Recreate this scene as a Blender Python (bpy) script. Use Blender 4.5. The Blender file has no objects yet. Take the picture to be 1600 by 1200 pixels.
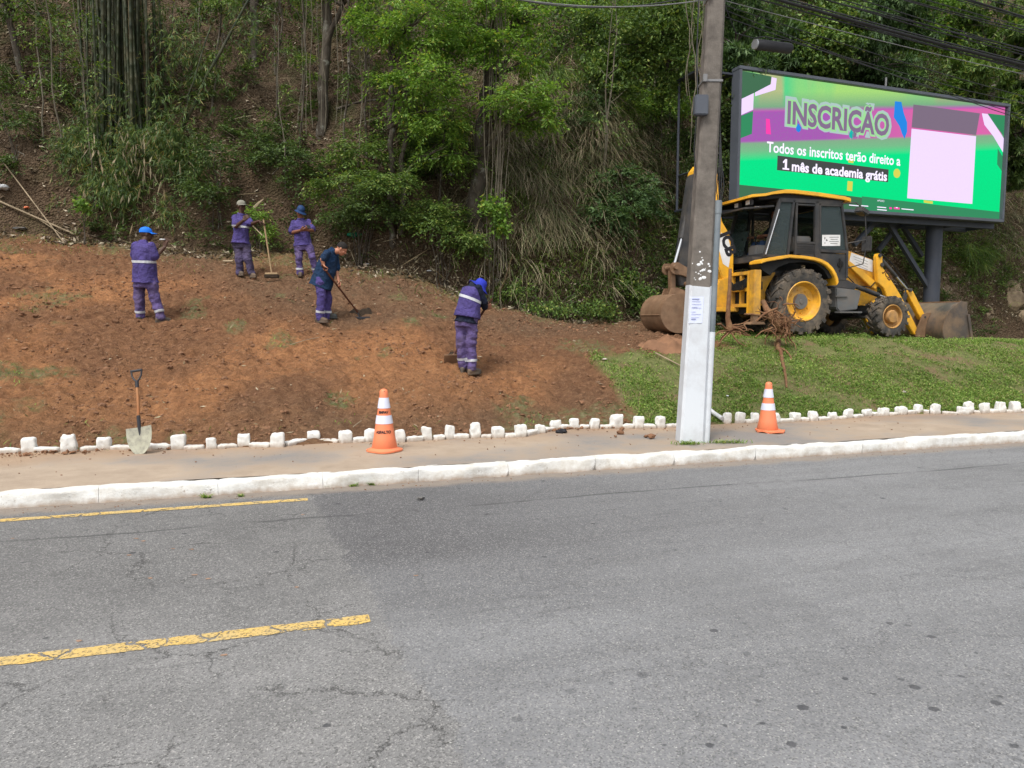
import bpy, bmesh, math, random
import numpy as np
from mathutils import Vector, Matrix, Euler

# ------------------------------------------------------------------ camera, sky, sun, exposure
S = bpy.context.scene
COL = S.collection
F = 1155.0                      # focal length in pixels of a 1600 px wide picture
TILT = math.atan(100 / 1155.0)
CAM = np.array([0.0, 0.0, 1.7])
cam_d = bpy.data.cameras.new("camera")
cam = bpy.data.objects.new("camera", cam_d); COL.objects.link(cam)
cam_d.sensor_width = 36.0; cam_d.lens = 36.0 * F / 1600.0
cam_d.clip_start = 0.05; cam_d.clip_end = 2000
cam.location = CAM; cam.rotation_euler = (math.pi / 2 - TILT, 0, 0)
S.camera = cam
SUN_EL, SUN_AZ = math.radians(58), math.radians(205)     # azimuth from +Y, clockwise
w = bpy.data.worlds.new("World"); S.world = w; w.use_nodes = True
nt = w.node_tree; nt.nodes.clear()
sky = nt.nodes.new("ShaderNodeTexSky"); sky.sky_type = 'NISHITA'; sky.sun_disc = False
sky.sun_elevation = SUN_EL; sky.sun_rotation = SUN_AZ; sky.dust_density = 3.0; sky.air_density = 1.0
hs = nt.nodes.new("ShaderNodeHueSaturation"); hs.inputs["Saturation"].default_value = 0.30
bg = nt.nodes.new("ShaderNodeBackground"); bg.inputs[1].default_value = 0.15
out = nt.nodes.new("ShaderNodeOutputWorld")
nt.links.new(sky.outputs[0], hs.inputs["Color"]); nt.links.new(hs.outputs[0], bg.inputs[0]); nt.links.new(bg.outputs[0], out.inputs[0])
sd = bpy.data.lights.new("sun", 'SUN'); sd.energy = 1.55; sd.angle = math.radians(16); sd.color = (1.0, 0.97, 0.92)
so = bpy.data.objects.new("sun", sd); COL.objects.link(so)
sdir = Vector((math.sin(SUN_AZ) * math.cos(SUN_EL), math.cos(SUN_AZ) * math.cos(SUN_EL), math.sin(SUN_EL)))
so.rotation_euler = sdir.to_track_quat('Z', 'Y').to_euler(); so.location = (0, 0, 30)
S.view_settings.view_transform = 'Standard'; S.view_settings.look = 'None'
S.view_settings.gamma = 1.0; S.view_settings.exposure = 0.68
S.cycles.max_bounces = 6; S.cycles.transparent_max_bounces = 12; S.cycles.diffuse_bounces = 3
S.cycles.use_denoising = True

# ------------------------------------------------------------------ camera geometry helpers
ct, st = math.cos(TILT), math.sin(TILT)
def ray(px, py):
    a = (px - 800) / F; b = (600 - py) / F
    return np.array([a, ct + b * st, -st + b * ct])
def PT(px, py, d):
    """world point at forward distance d along the sight line of a pixel of the survey picture"""
    r = ray(px, py); return CAM + r * (d / r[1])
A_ROAD = math.radians(17.3); cA, sA = math.cos(A_ROAD), math.sin(A_ROAD)
def uv2xy(u, v): return u * cA - v * sA, u * sA + v * cA
def xy2uv(x, y): return x * cA + y * sA, -x * sA + y * cA

# ------------------------------------------------------------------ noise
def _h(ix, iy, iz, seed):
    n = (ix.astype(np.int64) * 374761393 + iy.astype(np.int64) * 668265263 + iz.astype(np.int64) * 2147483647 + seed * 1442695041) & 0xFFFFFFFF
    n = ((n ^ (n >> 13)) * 1274126177) & 0xFFFFFFFF
    n = ((n ^ (n >> 16)) * 2246822519) & 0xFFFFFFFF
    return ((n ^ (n >> 15)) & 0xFFFFFF) / float(0xFFFFFF)
def vn(x, y, z=0.0, seed=0):
    x = np.asarray(x, float); y = np.asarray(y, float); z = np.asarray(z, float) + 0 * x
    ix, iy, iz = np.floor(x), np.floor(y), np.floor(z)
    fx, fy, fz = x - ix, y - iy, z - iz
    fx = fx * fx * (3 - 2 * fx); fy = fy * fy * (3 - 2 * fy); fz = fz * fz * (3 - 2 * fz)
    r = 0
    for a in (0, 1):
        for b in (0, 1):
            for c in (0, 1):
                r = r + _h(ix + a, iy + b, iz + c, seed) * (fx if a else 1 - fx) * (fy if b else 1 - fy) * (fz if c else 1 - fz)
    return r
def fbm(x, y, z=0.0, seed=0, o=4):
    r = 0; a = .5; t = 0
    for k in range(o):
        r = r + a * vn(np.asarray(x) * 2 ** k, np.asarray(y) * 2 ** k, np.asarray(z) * 2 ** k, seed + k * 17); t += a; a *= .5
    return r / t
def sstep(a, b, x):
    t = np.clip((np.asarray(x, float) - a) / (b - a), 0, 1); return t * t * (3 - 2 * t)

# ------------------------------------------------------------------ materials
class NB:
    """small node graph helper"""
    def __init__(s, name):
        s.m = bpy.data.materials.new(name); s.m.use_nodes = True; s.t = s.m.node_tree; s.t.nodes.clear()
        s.o = s.n("ShaderNodeOutputMaterial")
    def n(s, typ, **kw):
        x = s.t.nodes.new(typ)
        for k, v in kw.items():
            if hasattr(x, k): setattr(x, k, v)
            else: s.set(x, k.replace('_', ' '), v)
        return x
    def set(s, node, key, v):
        i = node.inputs[key]
        if isinstance(v, bpy.types.NodeSocket): s.t.links.new(v, i)
        else:
            if isinstance(v, tuple) and len(v) == 3 and i.type == 'RGBA': v = v + (1,)
            i.default_value = v
    def coords(s, kind='Object'): return s.n("ShaderNodeTexCoord").outputs[kind]
    def mapping(s, vec, scale=(1, 1, 1), rot=(0, 0, 0), loc=(0, 0, 0)):
        m = s.n("ShaderNodeMapping"); s.set(m, "Vector", vec); s.set(m, "Scale", scale); s.set(m, "Rotation", rot); s.set(m, "Location", loc); return m.outputs[0]
    def noise(s, scale, detail=4, rough=.55, vec=None, dist=0.0, out=0):
        x = s.n("ShaderNodeTexNoise"); s.set(x, "Scale", scale); s.set(x, "Detail", detail); s.set(x, "Roughness", rough); s.set(x, "Distortion", dist)
        s.set(x, "Vector", vec if vec is not None else s.coords()); return x.outputs[out]
    def voro(s, scale, feature='F1', vec=None, out="Distance", rand=1.0):
        x = s.n("ShaderNodeTexVoronoi"); x.feature = feature; s.set(x, "Scale", scale); s.set(x, "Randomness", rand)
        s.set(x, "Vector", vec if vec is not None else s.coords()); return x.outputs[out]
    def ramp(s, fac, stops, interp='LINEAR'):
        x = s.n("ShaderNodeValToRGB"); s.set(x, "Fac", fac); e = x.color_ramp; e.interpolation = interp
        while len(e.elements) < len(stops): e.elements.new(.5)
        for el, (p, c) in zip(e.elements, stops):
            el.position = p
            if not isinstance(c, tuple): c = (c, c, c)
            el.color = c + (1,) if len(c) == 3 else c
        return x.outputs[0]
    def mix(s, fac, a, b, mode='MIX'):
        x = s.n("ShaderNodeMix"); x.data_type = 'RGBA'; x.blend_type = mode
        for k, v in ((0, fac), (6, a), (7, b)):
            if isinstance(v, bpy.types.NodeSocket): s.t.links.new(v, x.inputs[k])
            else: x.inputs[k].default_value = (v + (1,)) if isinstance(v, tuple) and len(v) == 3 else ((v, v, v, 1) if k and not isinstance(v, tuple) else v)
        return x.outputs[2]
    def math(s, op, a, b=0.0, c=0.0, clamp=False):
        x = s.n("ShaderNodeMath"); x.operation = op; x.use_clamp = clamp
        for k, v in enumerate((a, b, c)):
            if isinstance(v, bpy.types.NodeSocket): s.t.links.new(v, x.inputs[k])
            else: x.inputs[k].default_value = v
        return x.outputs[0]
    def attr(s, name, out="Fac"): 
        x = s.n("ShaderNodeAttribute"); x.attribute_name = name; return x.outputs[out]
    def island(s): return s.n("ShaderNodeNewGeometry").outputs["Random Per Island"]
    def bump(s, h, strength=.3, dist=.02):
        x = s.n("ShaderNodeBump"); s.set(x, "Height", h); s.set(x, "Strength", strength); s.set(x, "Distance", dist); return x.outputs[0]
    def pbr(s, col, rough=.8, normal=None, metal=0.0, spec=.3, **kw):
        p = s.n("ShaderNodeBsdfPrincipled"); s.set(p, "Base Color", col); s.set(p, "Roughness", rough); s.set(p, "Metallic", metal)
        s.set(p, "Specular IOR Level", spec)
        if normal is not None: s.set(p, "Normal", normal)
        for k, v in kw.items(): s.set(p, k.replace('_', ' '), v)
        return p.outputs[0]
    def done(s, sh): s.t.links.new(sh, s.o.inputs[0]); return s.m

def mat_plain(name, col, rough=.7, var=.25, scale=6, dirt=None, dirt_amt=.4, bump=.15, bscale=40, metal=0.0, spec=.3, dscale=3):
    b = NB(name); c2 = tuple(x * (1 - var) for x in col)
    c = b.mix(b.ramp(b.noise(scale, 6), [(.3, 0.0), (.7, 1.0)]), col, c2)
    if dirt: c = b.mix(b.math('MULTIPLY', b.ramp(b.noise(dscale, 8, .65), [(.42, 0.0), (.68, 1.0)]), dirt_amt), c, dirt)
    return b.done(b.pbr(c, rough, b.bump(b.noise(bscale, 4), bump, .01), metal, spec))

def mat_leaf(name, stops, rough=.55, trans=.3, clump=1.2):
    b = NB(name)
    c = b.ramp(b.island(), stops)
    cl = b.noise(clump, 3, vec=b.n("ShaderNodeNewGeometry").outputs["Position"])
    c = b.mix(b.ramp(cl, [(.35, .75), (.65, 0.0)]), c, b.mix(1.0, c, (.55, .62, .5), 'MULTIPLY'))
    p = b.pbr(c, rough, spec=.35)
    t = b.n("ShaderNodeBsdfTranslucent"); b.set(t, "Color", b.mix(1.0, c, (1.15, 1.2, .6), 'MULTIPLY'))
    m = b.n("ShaderNodeMixShader"); b.set(m, 0, trans); b.t.links.new(p, m.inputs[1]); b.t.links.new(t.outputs[0], m.inputs[2])
    return b.done(m.outputs[0])

M = {}
def mats():
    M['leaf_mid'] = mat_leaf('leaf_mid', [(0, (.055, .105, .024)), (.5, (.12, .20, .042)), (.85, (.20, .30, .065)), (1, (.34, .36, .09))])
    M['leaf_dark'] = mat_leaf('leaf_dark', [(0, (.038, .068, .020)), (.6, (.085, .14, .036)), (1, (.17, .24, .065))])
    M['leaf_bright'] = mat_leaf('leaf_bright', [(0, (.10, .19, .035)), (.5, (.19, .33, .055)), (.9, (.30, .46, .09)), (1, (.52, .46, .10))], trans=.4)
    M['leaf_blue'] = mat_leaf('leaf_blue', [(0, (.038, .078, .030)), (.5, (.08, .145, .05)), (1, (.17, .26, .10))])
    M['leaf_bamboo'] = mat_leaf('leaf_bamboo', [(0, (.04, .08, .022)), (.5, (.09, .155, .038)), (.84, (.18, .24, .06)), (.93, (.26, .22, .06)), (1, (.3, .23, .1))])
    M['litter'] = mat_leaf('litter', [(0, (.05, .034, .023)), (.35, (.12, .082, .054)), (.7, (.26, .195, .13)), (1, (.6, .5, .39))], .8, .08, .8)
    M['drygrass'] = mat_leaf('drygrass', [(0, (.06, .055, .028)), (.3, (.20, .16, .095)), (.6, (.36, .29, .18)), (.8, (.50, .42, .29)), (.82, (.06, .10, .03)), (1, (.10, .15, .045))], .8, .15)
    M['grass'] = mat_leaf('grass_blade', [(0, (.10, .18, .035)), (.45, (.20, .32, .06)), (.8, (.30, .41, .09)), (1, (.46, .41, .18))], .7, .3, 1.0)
    M['straw'] = mat_leaf('straw', [(0, (.25, .18, .1)), (1, (.5, .42, .3))], .8, .1)
    b = NB('bark'); c = b.ramp(b.noise(7, 8, .7, vec=b.mapping(b.coords(), (1, 1, .35))), [(.3, (.03, .024, .018)), (.55, (.085, .07, .052)), (.75, (.16, .145, .12))])
    c = b.mix(b.ramp(b.noise(3.5, 8, .7), [(.56, 0.0), (.64, .8)]), c, (.26, .26, .22))
    M['bark'] = b.done(b.pbr(c, .9, b.bump(b.noise(22, 8, vec=b.mapping(b.coords(), (1, 1, .3))), .7, .03)))
    M['culm'] = mat_plain('bamboo_culm', (.028, .042, .016), .5, .6, 2, (.12, .1, .05), .5, .1)
    M['culm_dry'] = mat_plain('bamboo_culm_dry', (.23, .165, .09), .6, .5, 3)
    M['vine'] = mat_plain('vine', (.16, .14, .1), .8, .5, 5)
    M['root'] = mat_plain('root', (.27, .15, .075), .9, .55, 9, (.14, .05, .025), .8, .4, 60, dscale=12)
    M['stick'] = mat_plain('stick', (.36, .28, .18), .8, .4, 5)
    # white lime paint on stone
    b = NB('lime_paint'); c = b.mix(b.ramp(b.noise(5, 8, .7), [(.4, 0.0), (.75, 1.0)]), (.72, .72, .69), (.50, .46, .39))
    c = b.mix(b.ramp(b.noise(22, 8, .75), [(.60, 0.0), (.7, .85)]), c, (.26, .2, .15))
    gz = b.n("ShaderNodeSeparateXYZ"); b.set(gz, 0, b.coords())
    low = b.math('MULTIPLY', b.ramp(b.math('ADD', gz.outputs[2], b.math('MULTIPLY', b.noise(14, 5), .09)), [(.04, 1.0), (.10, 0.0)]), .75)
    c = b.mix(low, c, (.3, .2, .125))
    M['lime'] = b.done(b.pbr(c, .9, b.bump(b.noise(45, 8, .7), .6, .012)))
    M['yellow'] = mat_plain('machine_yellow', (.78, .40, .03), .42, .12, 3, (.22, .13, .07), .65, .05, 30, spec=.5, dscale=4)
    M['yellow_bright'] = mat_plain('machine_yellow_clean', (.86, .44, .025), .38, .08, 3, (.3, .18, .06), .35, .04, 30, spec=.5)
    M['black'] = mat_plain('machine_black', (.035, .037, .04), .55, .3, 5, (.12, .10, .08), .45, .1, spec=.4)
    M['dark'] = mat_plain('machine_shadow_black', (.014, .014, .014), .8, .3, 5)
    M['greybox'] = mat_plain('worn_grey_steel', (.13, .135, .135), .5, .4, 6, (.25, .2, .16), .5)
    M['tyre'] = mat_plain('tyre_rubber', (.055, .052, .048), .85, .3, 8, (.2, .155, .11), .75, .3, 50, dscale=5)
    M['rust'] = mat_plain('muddy_steel', (.27, .165, .095), .6, .45, 5, (.14, .075, .04), .8, .3, 30, spec=.4, dscale=6)
    M['steel_dark'] = mat_plain('worn_bucket_steel', (.115, .095, .08), .5, .5, 3, (.28, .18, .105), .7, .2, 30, metal=.2, spec=.4, dscale=2.5)
    M['chrome'] = mat_plain('chrome_rod', (.62, .62, .62), .2, .1, 5, metal=.9)
    M['hub'] = mat_plain('hub_brown', (.42, .24, .10), .7, .4, 8, (.62, .30, .04), .6)
    b = NB('cab_glass'); tr = b.n("ShaderNodeBsdfTransparent"); b.set(tr, "Color", (.52, .62, .60))
    gl = b.pbr((.10, .13, .135), .06, spec=.6); mx = b.n("ShaderNodeMixShader")
    lw = b.n("ShaderNodeLayerWeight"); b.set(lw, "Blend", .35)
    b.set(mx, 0, b.math('ADD', b.math('MULTIPLY', lw.outputs[1], .5), .22)); b.t.links.new(tr.outputs[0], mx.inputs[1]); b.t.links.new(gl, mx.inputs[2])
    M['glass'] = b.done(mx.outputs[0])
    M['white'] = mat_plain('white_sticker', (.75, .76, .76), .5, .08, 6, (.4, .3, .2), .3)
    M['ink'] = mat_plain('ink', (.02, .02, .025), .7)
    M['concrete'] = mat_plain('pole_concrete', (.20, .175, .15), .9, .35, 4, (.075, .065, .055), .75, .5, 45, dscale=5)
    b = NB('pole_paint'); c = b.mix(b.ramp(b.noise(2.5, 8, .7), [(.45, 0.0), (.8, 1.0)]), (.60, .63, .66), (.44, .44, .45))
    c = b.mix(b.ramp(b.noise(9, 9, .8), [(.66, 0.0), (.72, .7)]), c, (.3, .28, .25))
    M['polepaint'] = b.done(b.pbr(c, .8, b.bump(b.noise(60, 6), .3, .006)))
    M['pvc'] = mat_plain('grey_conduit', (.17, .2, .22), .45, .2, 4, (.35, .36, .36), .3)
    M['cable'] = mat_plain('cable', (.035, .035, .038), .6, .3)
    M['cablegrey'] = mat_plain('cable_grey', (.22, .22, .22), .5, .3)
    M['galv'] = mat_plain('galvanised', (.42, .43, .43), .45, .3, metal=.5)
    M['board'] = mat_plain('billboard_steel', (.045, .052, .07), .5, .2, 2, (.07, .07, .075), .4, .05)
    M['frame'] = mat_plain('billboard_frame', (.09, .10, .12), .5, .2, 2)
    b = NB('cone_orange'); c = b.mix(b.ramp(b.noise(9, 6, .7), [(.4, 0.0), (.8, .5)]), (.80, .225, .10), (.62, .20, .11))
    M['cone'] = b.done(b.pbr(c, .5, b.bump(b.noise(20), .08, .01), spec=.4))
    M['reflect'] = mat_plain('reflective_white', (.66, .68, .78), .4, .1, 12)
    M['stripe'] = mat_plain('reflective_stripe', (.52, .53, .56), .5, .15, 12)
    for nm, c in (('purple', (.082, .062, .215)), ('purple2', (.125, .09, .23)), ('purple3', (.10, .08, .16)), ('navy', (.012, .035, .085)), ('navy2', (.012, .016, .035)), ('jeans', (.03, .06, .13)), ('teal', (.02, .03, .04))):
        b = NB('cloth_' + nm); cc = b.mix(b.ramp(b.noise(6, 6, .6), [(.35, 0.0), (.75, 1.0)]), c, tuple(x * .6 + .012 for x in c))
        if 'purple' in nm and nm != 'purple': cc = b.mix(b.ramp(b.noise(4, 5, .6), [(.48, 0.0), (.75, .55)]), cc, (.16, .12, .14))
        if nm == 'purple3': cc = b.mix(b.ramp(b.noise(3, 5, .6), [(.42, 0.0), (.6, .75)]), cc, (.03, .025, .035))
        M[nm] = b.done(b.pbr(cc, .9, b.bump(b.noise(9, 6, .6), 1.0, .07), spec=.15))
    M['skin_dark'] = mat_plain('skin_dark', (.075, .036, .022), .55, .15, 10, bump=.05)
    M['skin_mid'] = mat_plain('skin_mid', (.22, .095, .055), .55, .15, 10, bump=.05)
    M['skin_light'] = mat_plain('skin_light', (.45, .2, .12), .55, .12, 10, bump=.05)
    M['hair'] = mat_plain('hair', (.02, .016, .014), .8, .3, 60, bump=.8, bscale=150)
    M['cap_blue'] = mat_plain('cap_blue', (.01, .17, .72), .7, .15)
    M['hat_blue'] = mat_plain('hat_blue', (.02, .035, .42), .7, .3)
    M['cap_navy'] = mat_plain('cap_navy', (.012, .04, .12), .7, .2)
    M['cap_grey'] = mat_plain('cap_grey', (.26, .25, .2), .8, .4, 12)
    M['boot'] = mat_plain('boot_leather', (.045, .048, .045), .7, .3, 12, (.16, .1, .06), .7)
    M['boot_brown'] = mat_plain('boot_dusty', (.09, .075, .06), .8, .3, 12, (.2, .13, .08), .7)
    M['wood'] = mat_plain('handle_wood', (.42, .29, .16), .6, .25, 8)
    M['wood_dark'] = mat_plain('handle_wood_dark', (.10, .035, .018), .5, .3, 8)
    M['wood_red'] = mat_plain('shovel_handle', (.33, .125, .04), .5, .35, 12, (.5, .3, .15), .4)
    M['blade'] = mat_plain('shovel_blade', (.38, .37, .28), .6, .2, 8, (.13, .12, .11), .7, .2, dscale=14)
    M['plastic_black'] = mat_plain('black_plastic', (.03, .03, .035), .45, .2)
    M['bristle'] = mat_plain('bristle', (.05, .033, .02), .95, .5, 30, bump=1, bscale=90)
    M['trash_white'] = mat_plain('trash_white', (.62, .63, .63), .6, .25, 14)
    M['trash_green'] = mat_plain('trash_green', (.01, .2, .11), .5, .3)
    M['clod'] = mat_plain('clod', (.27, .14, .075), .95, .4, 5, (.16, .085, .05), .6, .8, 60, dscale=2)
mats()
for k, c, s_ in (('scr_white', (.78, .72, .95), 1.0),):
    pass
def mat_emit(name, col, strength=1.0, rough=.6):
    b = NB(name); e = b.n("ShaderNodeEmission")
    c = b.mix(b.math('MULTIPLY', b.ramp(b.noise(120, 2), [(.3, 1.0), (.7, 0.0)]), .25), col, tuple(x * .6 for x in col))
    b.set(e, "Color", c); b.set(e, "Strength", strength); return b.done(e.outputs[0])

# ------------------------------------------------------------------ objects
def tag(o, label=None, cat=None, group=None, kind=None):
    if label: o["label"] = label
    if cat: o["category"] = cat
    if group: o["group"] = group
    if kind: o["kind"] = kind
    return o
def empty(name, loc, label=None, cat=None, group=None, rot=(0, 0, 0)):
    o = bpy.data.objects.new(name, None); COL.objects.link(o); o.location = tuple(loc); o.rotation_euler = rot
    o.empty_display_size = .1
    return tag(o, label, cat, group)
def mesh_np(name, V, Q, smooth=False, attrs=None):
    """mesh from a vertex array and an array of quads or triangles"""
    me = bpy.data.meshes.new(name); V = np.asarray(V, np.float32); Q = np.asarray(Q, np.int32)
    n, k = Q.shape
    me.vertices.add(len(V)); me.vertices.foreach_set("co", V.ravel())
    me.loops.add(n * k); me.loops.foreach_set("vertex_index", Q.ravel())
    me.polygons.add(n); me.polygons.foreach_set("loop_start", np.arange(0, n * k, k, dtype=np.int32))
    me.polygons.foreach_set("use_smooth", np.full(n, smooth))
    me.update(calc_edges=True)
    for a, val in (attrs or {}).items():
        at = me.attributes.new(a, 'FLOAT', 'POINT'); at.data.foreach_set("value", np.asarray(val, np.float32).ravel())
    return me
def link(name, me, mat, parent=None, world=True, rotz=0.0):
    o = bpy.data.objects.new(name, me); COL.objects.link(o)
    if mat is not None:
        me.materials.clear(); me.materials.append(mat)
    if parent is not None:
        o.parent = parent
        if world: 
            me.transform(Matrix.Translation(-Vector(parent.location)))
    if rotz: o.rotation_euler.z = rotz
    return o

class MB:
    def __init__(s): s.v = []; s.f = []
    def add(s, V, Fs):
        b = len(s.v); s.v += [tuple(map(float, p)) for p in V]; s.f += [tuple(i + b for i in f) for f in Fs]; return s
    def box(s, c, size, rot=None, taper=1.0):
        hx, hy, hz = size[0] / 2, size[1] / 2, size[2] / 2
        V = [(x * (taper if z > 0 else 1), y * (taper if z > 0 else 1), z) for z in (-hz, hz) for y in (-hy, hy) for x in (-hx, hx)]
        R = Euler(rot).to_matrix() if rot is not None and not isinstance(rot, Matrix) else rot
        V = [tuple((R @ Vector(p) if R is not None else Vector(p)) + Vector(c)) for p in V]
        return s.add(V, [(0, 2, 3, 1), (4, 5, 7, 6), (0, 1, 5, 4), (2, 6, 7, 3), (0, 4, 6, 2), (1, 3, 7, 5)])
    def beam(s, a, b, w, h, up=(0, 0, 1)):
        a, b = Vector(a), Vector(b); d = (b - a); L = d.length; d.normalize()
        x = d.cross(Vector(up)); 
        if x.length < 1e-4: x = d.cross(Vector((1, 0, 0)))
        x.normalize(); z = x.cross(d)
        V = []
        for p in (a, b):
            for i, j in ((-1, -1), (1, -1), (1, 1), (-1, 1)): V.append(p + x * (i * w / 2) + z * (j * h / 2))
        return s.add(V, [(3, 2, 1, 0), (4, 5, 6, 7), (0, 1, 5, 4), (1, 2, 6, 5), (2, 3, 7, 6), (3, 0, 4, 7)])
    def prism(s, pts, y0, y1):
        """outline in X,Z extruded along Y; y0,y1 numbers"""
        n = len(pts); V = [(p[0], y0, p[1]) for p in pts] + [(p[0], y1, p[1]) for p in pts]
        area = sum(pts[i][0] * pts[(i + 1) % n][1] - pts[(i + 1) % n][0] * pts[i][1] for i in range(n))
        fr = list(range(n)); 
        F_ = [tuple(fr), tuple(reversed([i + n for i in fr]))] + [(i, i + n, (i + 1) % n + n, (i + 1) % n) for i in fr]
        if (area > 0) != (y1 > y0): F_ = [tuple(reversed(f)) for f in F_]
        return s.add(V, F_)
    def tube(s, pts, r, n=8, cap=True):
        pts = [Vector(p) for p in pts]; m = len(pts)
        if not hasattr(r, '__len__'): r = [r] * m
        b = len(s.v); up = Vector((0.13, 0.21, 1)).normalized(); V = []; prev = None
        for i, p in enumerate(pts):
            d = (pts[min(i + 1, m - 1)] - pts[max(i - 1, 0)]).normalized()
            x = prev - d * prev.dot(d) if prev is not None else d.cross(up)
            if x.length < 1e-4: x = d.cross(Vector((1, 0, 0)))
            x.normalize(); prev = x; y = d.cross(x)
            for k in range(n):
                a = 2 * math.pi * k / n; V.append(p + (x * math.cos(a) + y * math.sin(a)) * r[i])
        Fs = []
        for i in range(m - 1):
            for k in range(n):
                a, c = i * n + k, i * n + (k + 1) % n
                Fs.append((a, c, c + n, a + n))
        if cap: Fs += [tuple(reversed(range(n))), tuple(range((m - 1) * n, m * n))]
        return s.add(V, Fs)
    def lathe(s, prof, c=(0, 0, 0), axis='Z', n=32, closed=False):
        """prof: list of (radius, height)"""
        m = len(prof); V = []
        for (r, h) in prof:
            for k in range(n):
                a = 2 * math.pi * k / n; x, y = r * math.cos(a), r * math.sin(a)
                V.append({'Z': (x, y, h), 'Y': (x, h, -y), 'X': (h, x, y)}[axis])
        V = [(p[0] + c[0], p[1] + c[1], p[2] + c[2]) for p in V]
        Fs = []
        for i in range(m if closed else m - 1):
            j = (i + 1) % m
            for k in range(n):
                l = (k + 1) % n; Fs.append((i * n + k, i * n + l, j * n + l, j * n + k))
        if not closed: Fs += [tuple(reversed(range(n))), tuple(range((m - 1) * n, m * n))]
        return s.add(V, Fs)
    def ell(s, c, r, n=12, m=8, R=None):
        V = []; 
        for i in range(m + 1):
            t = math.pi * i / m
            for k in range(n):
                a = 2 * math.pi * k / n; p = Vector((r[0] * math.sin(t) * math.cos(a), r[1] * math.sin(t) * math.sin(a), r[2] * math.cos(t)))
                V.append((R @ p if R is not None else p) + Vector(c))
        Fs = [(i * n + k, (i + 1) * n + k, (i + 1) * n + (k + 1) % n, i * n + (k + 1) % n) for i in range(m) for k in range(n)]
        return s.add(V, Fs)
    def capsule(s, a, b, ra, rb, n=12):
        a, b = Vector(a), Vector(b); d = b - a; L = max(d.length, 1e-5); d = d / L
        pts, rr = [], []
        for k in range(1, 5):
            t = math.pi / 2 * (1 - k / 4); pts.append(a - d * ra * math.sin(t)); rr.append(max(ra * math.cos(t), ra * .12))
        for k in range(1, 5):
            t = math.pi / 2 * (k / 4); q = b + d * rb * math.sin(t - math.pi / 8 * 0); pts.append(b + d * rb * math.sin(t)); rr.append(max(rb * math.cos(t), rb * .12))
        pts.insert(4, b); rr.insert(4, rb)
        return s.tube(pts, rr, n)
    def mesh(s, name, bevel=0.0, smooth=35, seg=2):
        me = bpy.data.meshes.new(name); me.from_pydata(s.v, [], s.f)
        bm = bmesh.new(); bm.from_mesh(me); bmesh.ops.remove_doubles(bm, verts=bm.verts, dist=1e-5)
        bmesh.ops.recalc_face_normals(bm, faces=bm.faces)
        if bevel > 0:
            es = [e for e in bm.edges if len(e.link_faces) == 2 and e.calc_face_angle(0) > math.radians(28)]
            bmesh.ops.bevel(bm, geom=es, offset=bevel, segments=seg, affect='EDGES', clamp_overlap=True)
        bm.to_mesh(me); bm.free()
        if smooth:
            me.polygons.foreach_set("use_smooth", [True] * len(me.polygons)); me.set_sharp_from_angle(angle=math.radians(smooth))
        me.update(); return me
    def build(s, name, mat, parent=None, bevel=0.0, smooth=35, world=False, seg=2):
        return link(name, s.mesh(name, bevel, smooth, seg), mat, parent, world)

def remeshed(mb, voxel, smooth=3, disp=None):
    """join overlapping closed shapes into one continuous surface; returns a mesh"""
    me = bpy.data.meshes.new("tmp"); me.from_pydata(mb.v, [], mb.f)
    bm = bmesh.new(); bm.from_mesh(me); bmesh.ops.recalc_face_normals(bm, faces=bm.faces); bm.to_mesh(me); bm.free()
    o = bpy.data.objects.new("tmp", me); COL.objects.link(o)
    m = o.modifiers.new("r", 'REMESH'); m.mode = 'VOXEL'; m.voxel_size = voxel
    if smooth: sm = o.modifiers.new("s", 'SMOOTH'); sm.factor = .5; sm.iterations = smooth
    dg = bpy.context.evaluated_depsgraph_get(); dg.update()
    r = bpy.data.meshes.new_from_object(o.evaluated_get(dg)); bpy.data.objects.remove(o); bpy.data.meshes.remove(me)
    n = len(r.vertices); co = np.zeros(n * 3, np.float32); r.vertices.foreach_get("co", co); co = co.reshape(-1, 3)
    if disp and n:
        no = np.zeros(n * 3, np.float32); r.vertices.foreach_get("normal", no); no = no.reshape(-1, 3)
        amp, sc, seed, zs = disp
        d = (fbm(co[:, 0] * sc, co[:, 1] * sc, co[:, 2] * sc * zs, seed, 3) - .5) * 2 * amp
        co = co + no * d[:, None]; r.vertices.foreach_set("co", co.ravel())
    r.polygons.foreach_set("use_smooth", [True] * len(r.polygons)); r.update()
    return r

def band(me, p, nrm, hw, off=.006, name="reflective_stripe", mat=None, parent=None, maxr=1.0):
    """a strip of tape laid over the faces of a cloth mesh (mesh coordinates)"""
    p = Vector(p); nrm = Vector(nrm).normalized()
    bm = bmesh.new(); bm.from_mesh(me)
    far = [f for f in bm.faces if abs((f.calc_center_median() - p).dot(nrm)) > hw * 2.2 or (f.calc_center_median() - p).length > maxr]
    bmesh.ops.delete(bm, geom=far, context='FACES')
    for sgn in (1, -1):
        g = list(bm.verts) + list(bm.edges) + list(bm.faces)
        bmesh.ops.bisect_plane(bm, geom=g, plane_co=p + nrm * hw * sgn, plane_no=nrm * sgn, clear_outer=True)
    bm.normal_update()
    for v in bm.verts: v.co += v.normal * off
    m2 = bpy.data.meshes.new(name); bm.to_mesh(m2); bm.free()
    o = bpy.data.objects.new(name, m2); COL.objects.link(o); m2.materials.append(mat or M['stripe']); o.parent = parent
    return o

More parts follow.
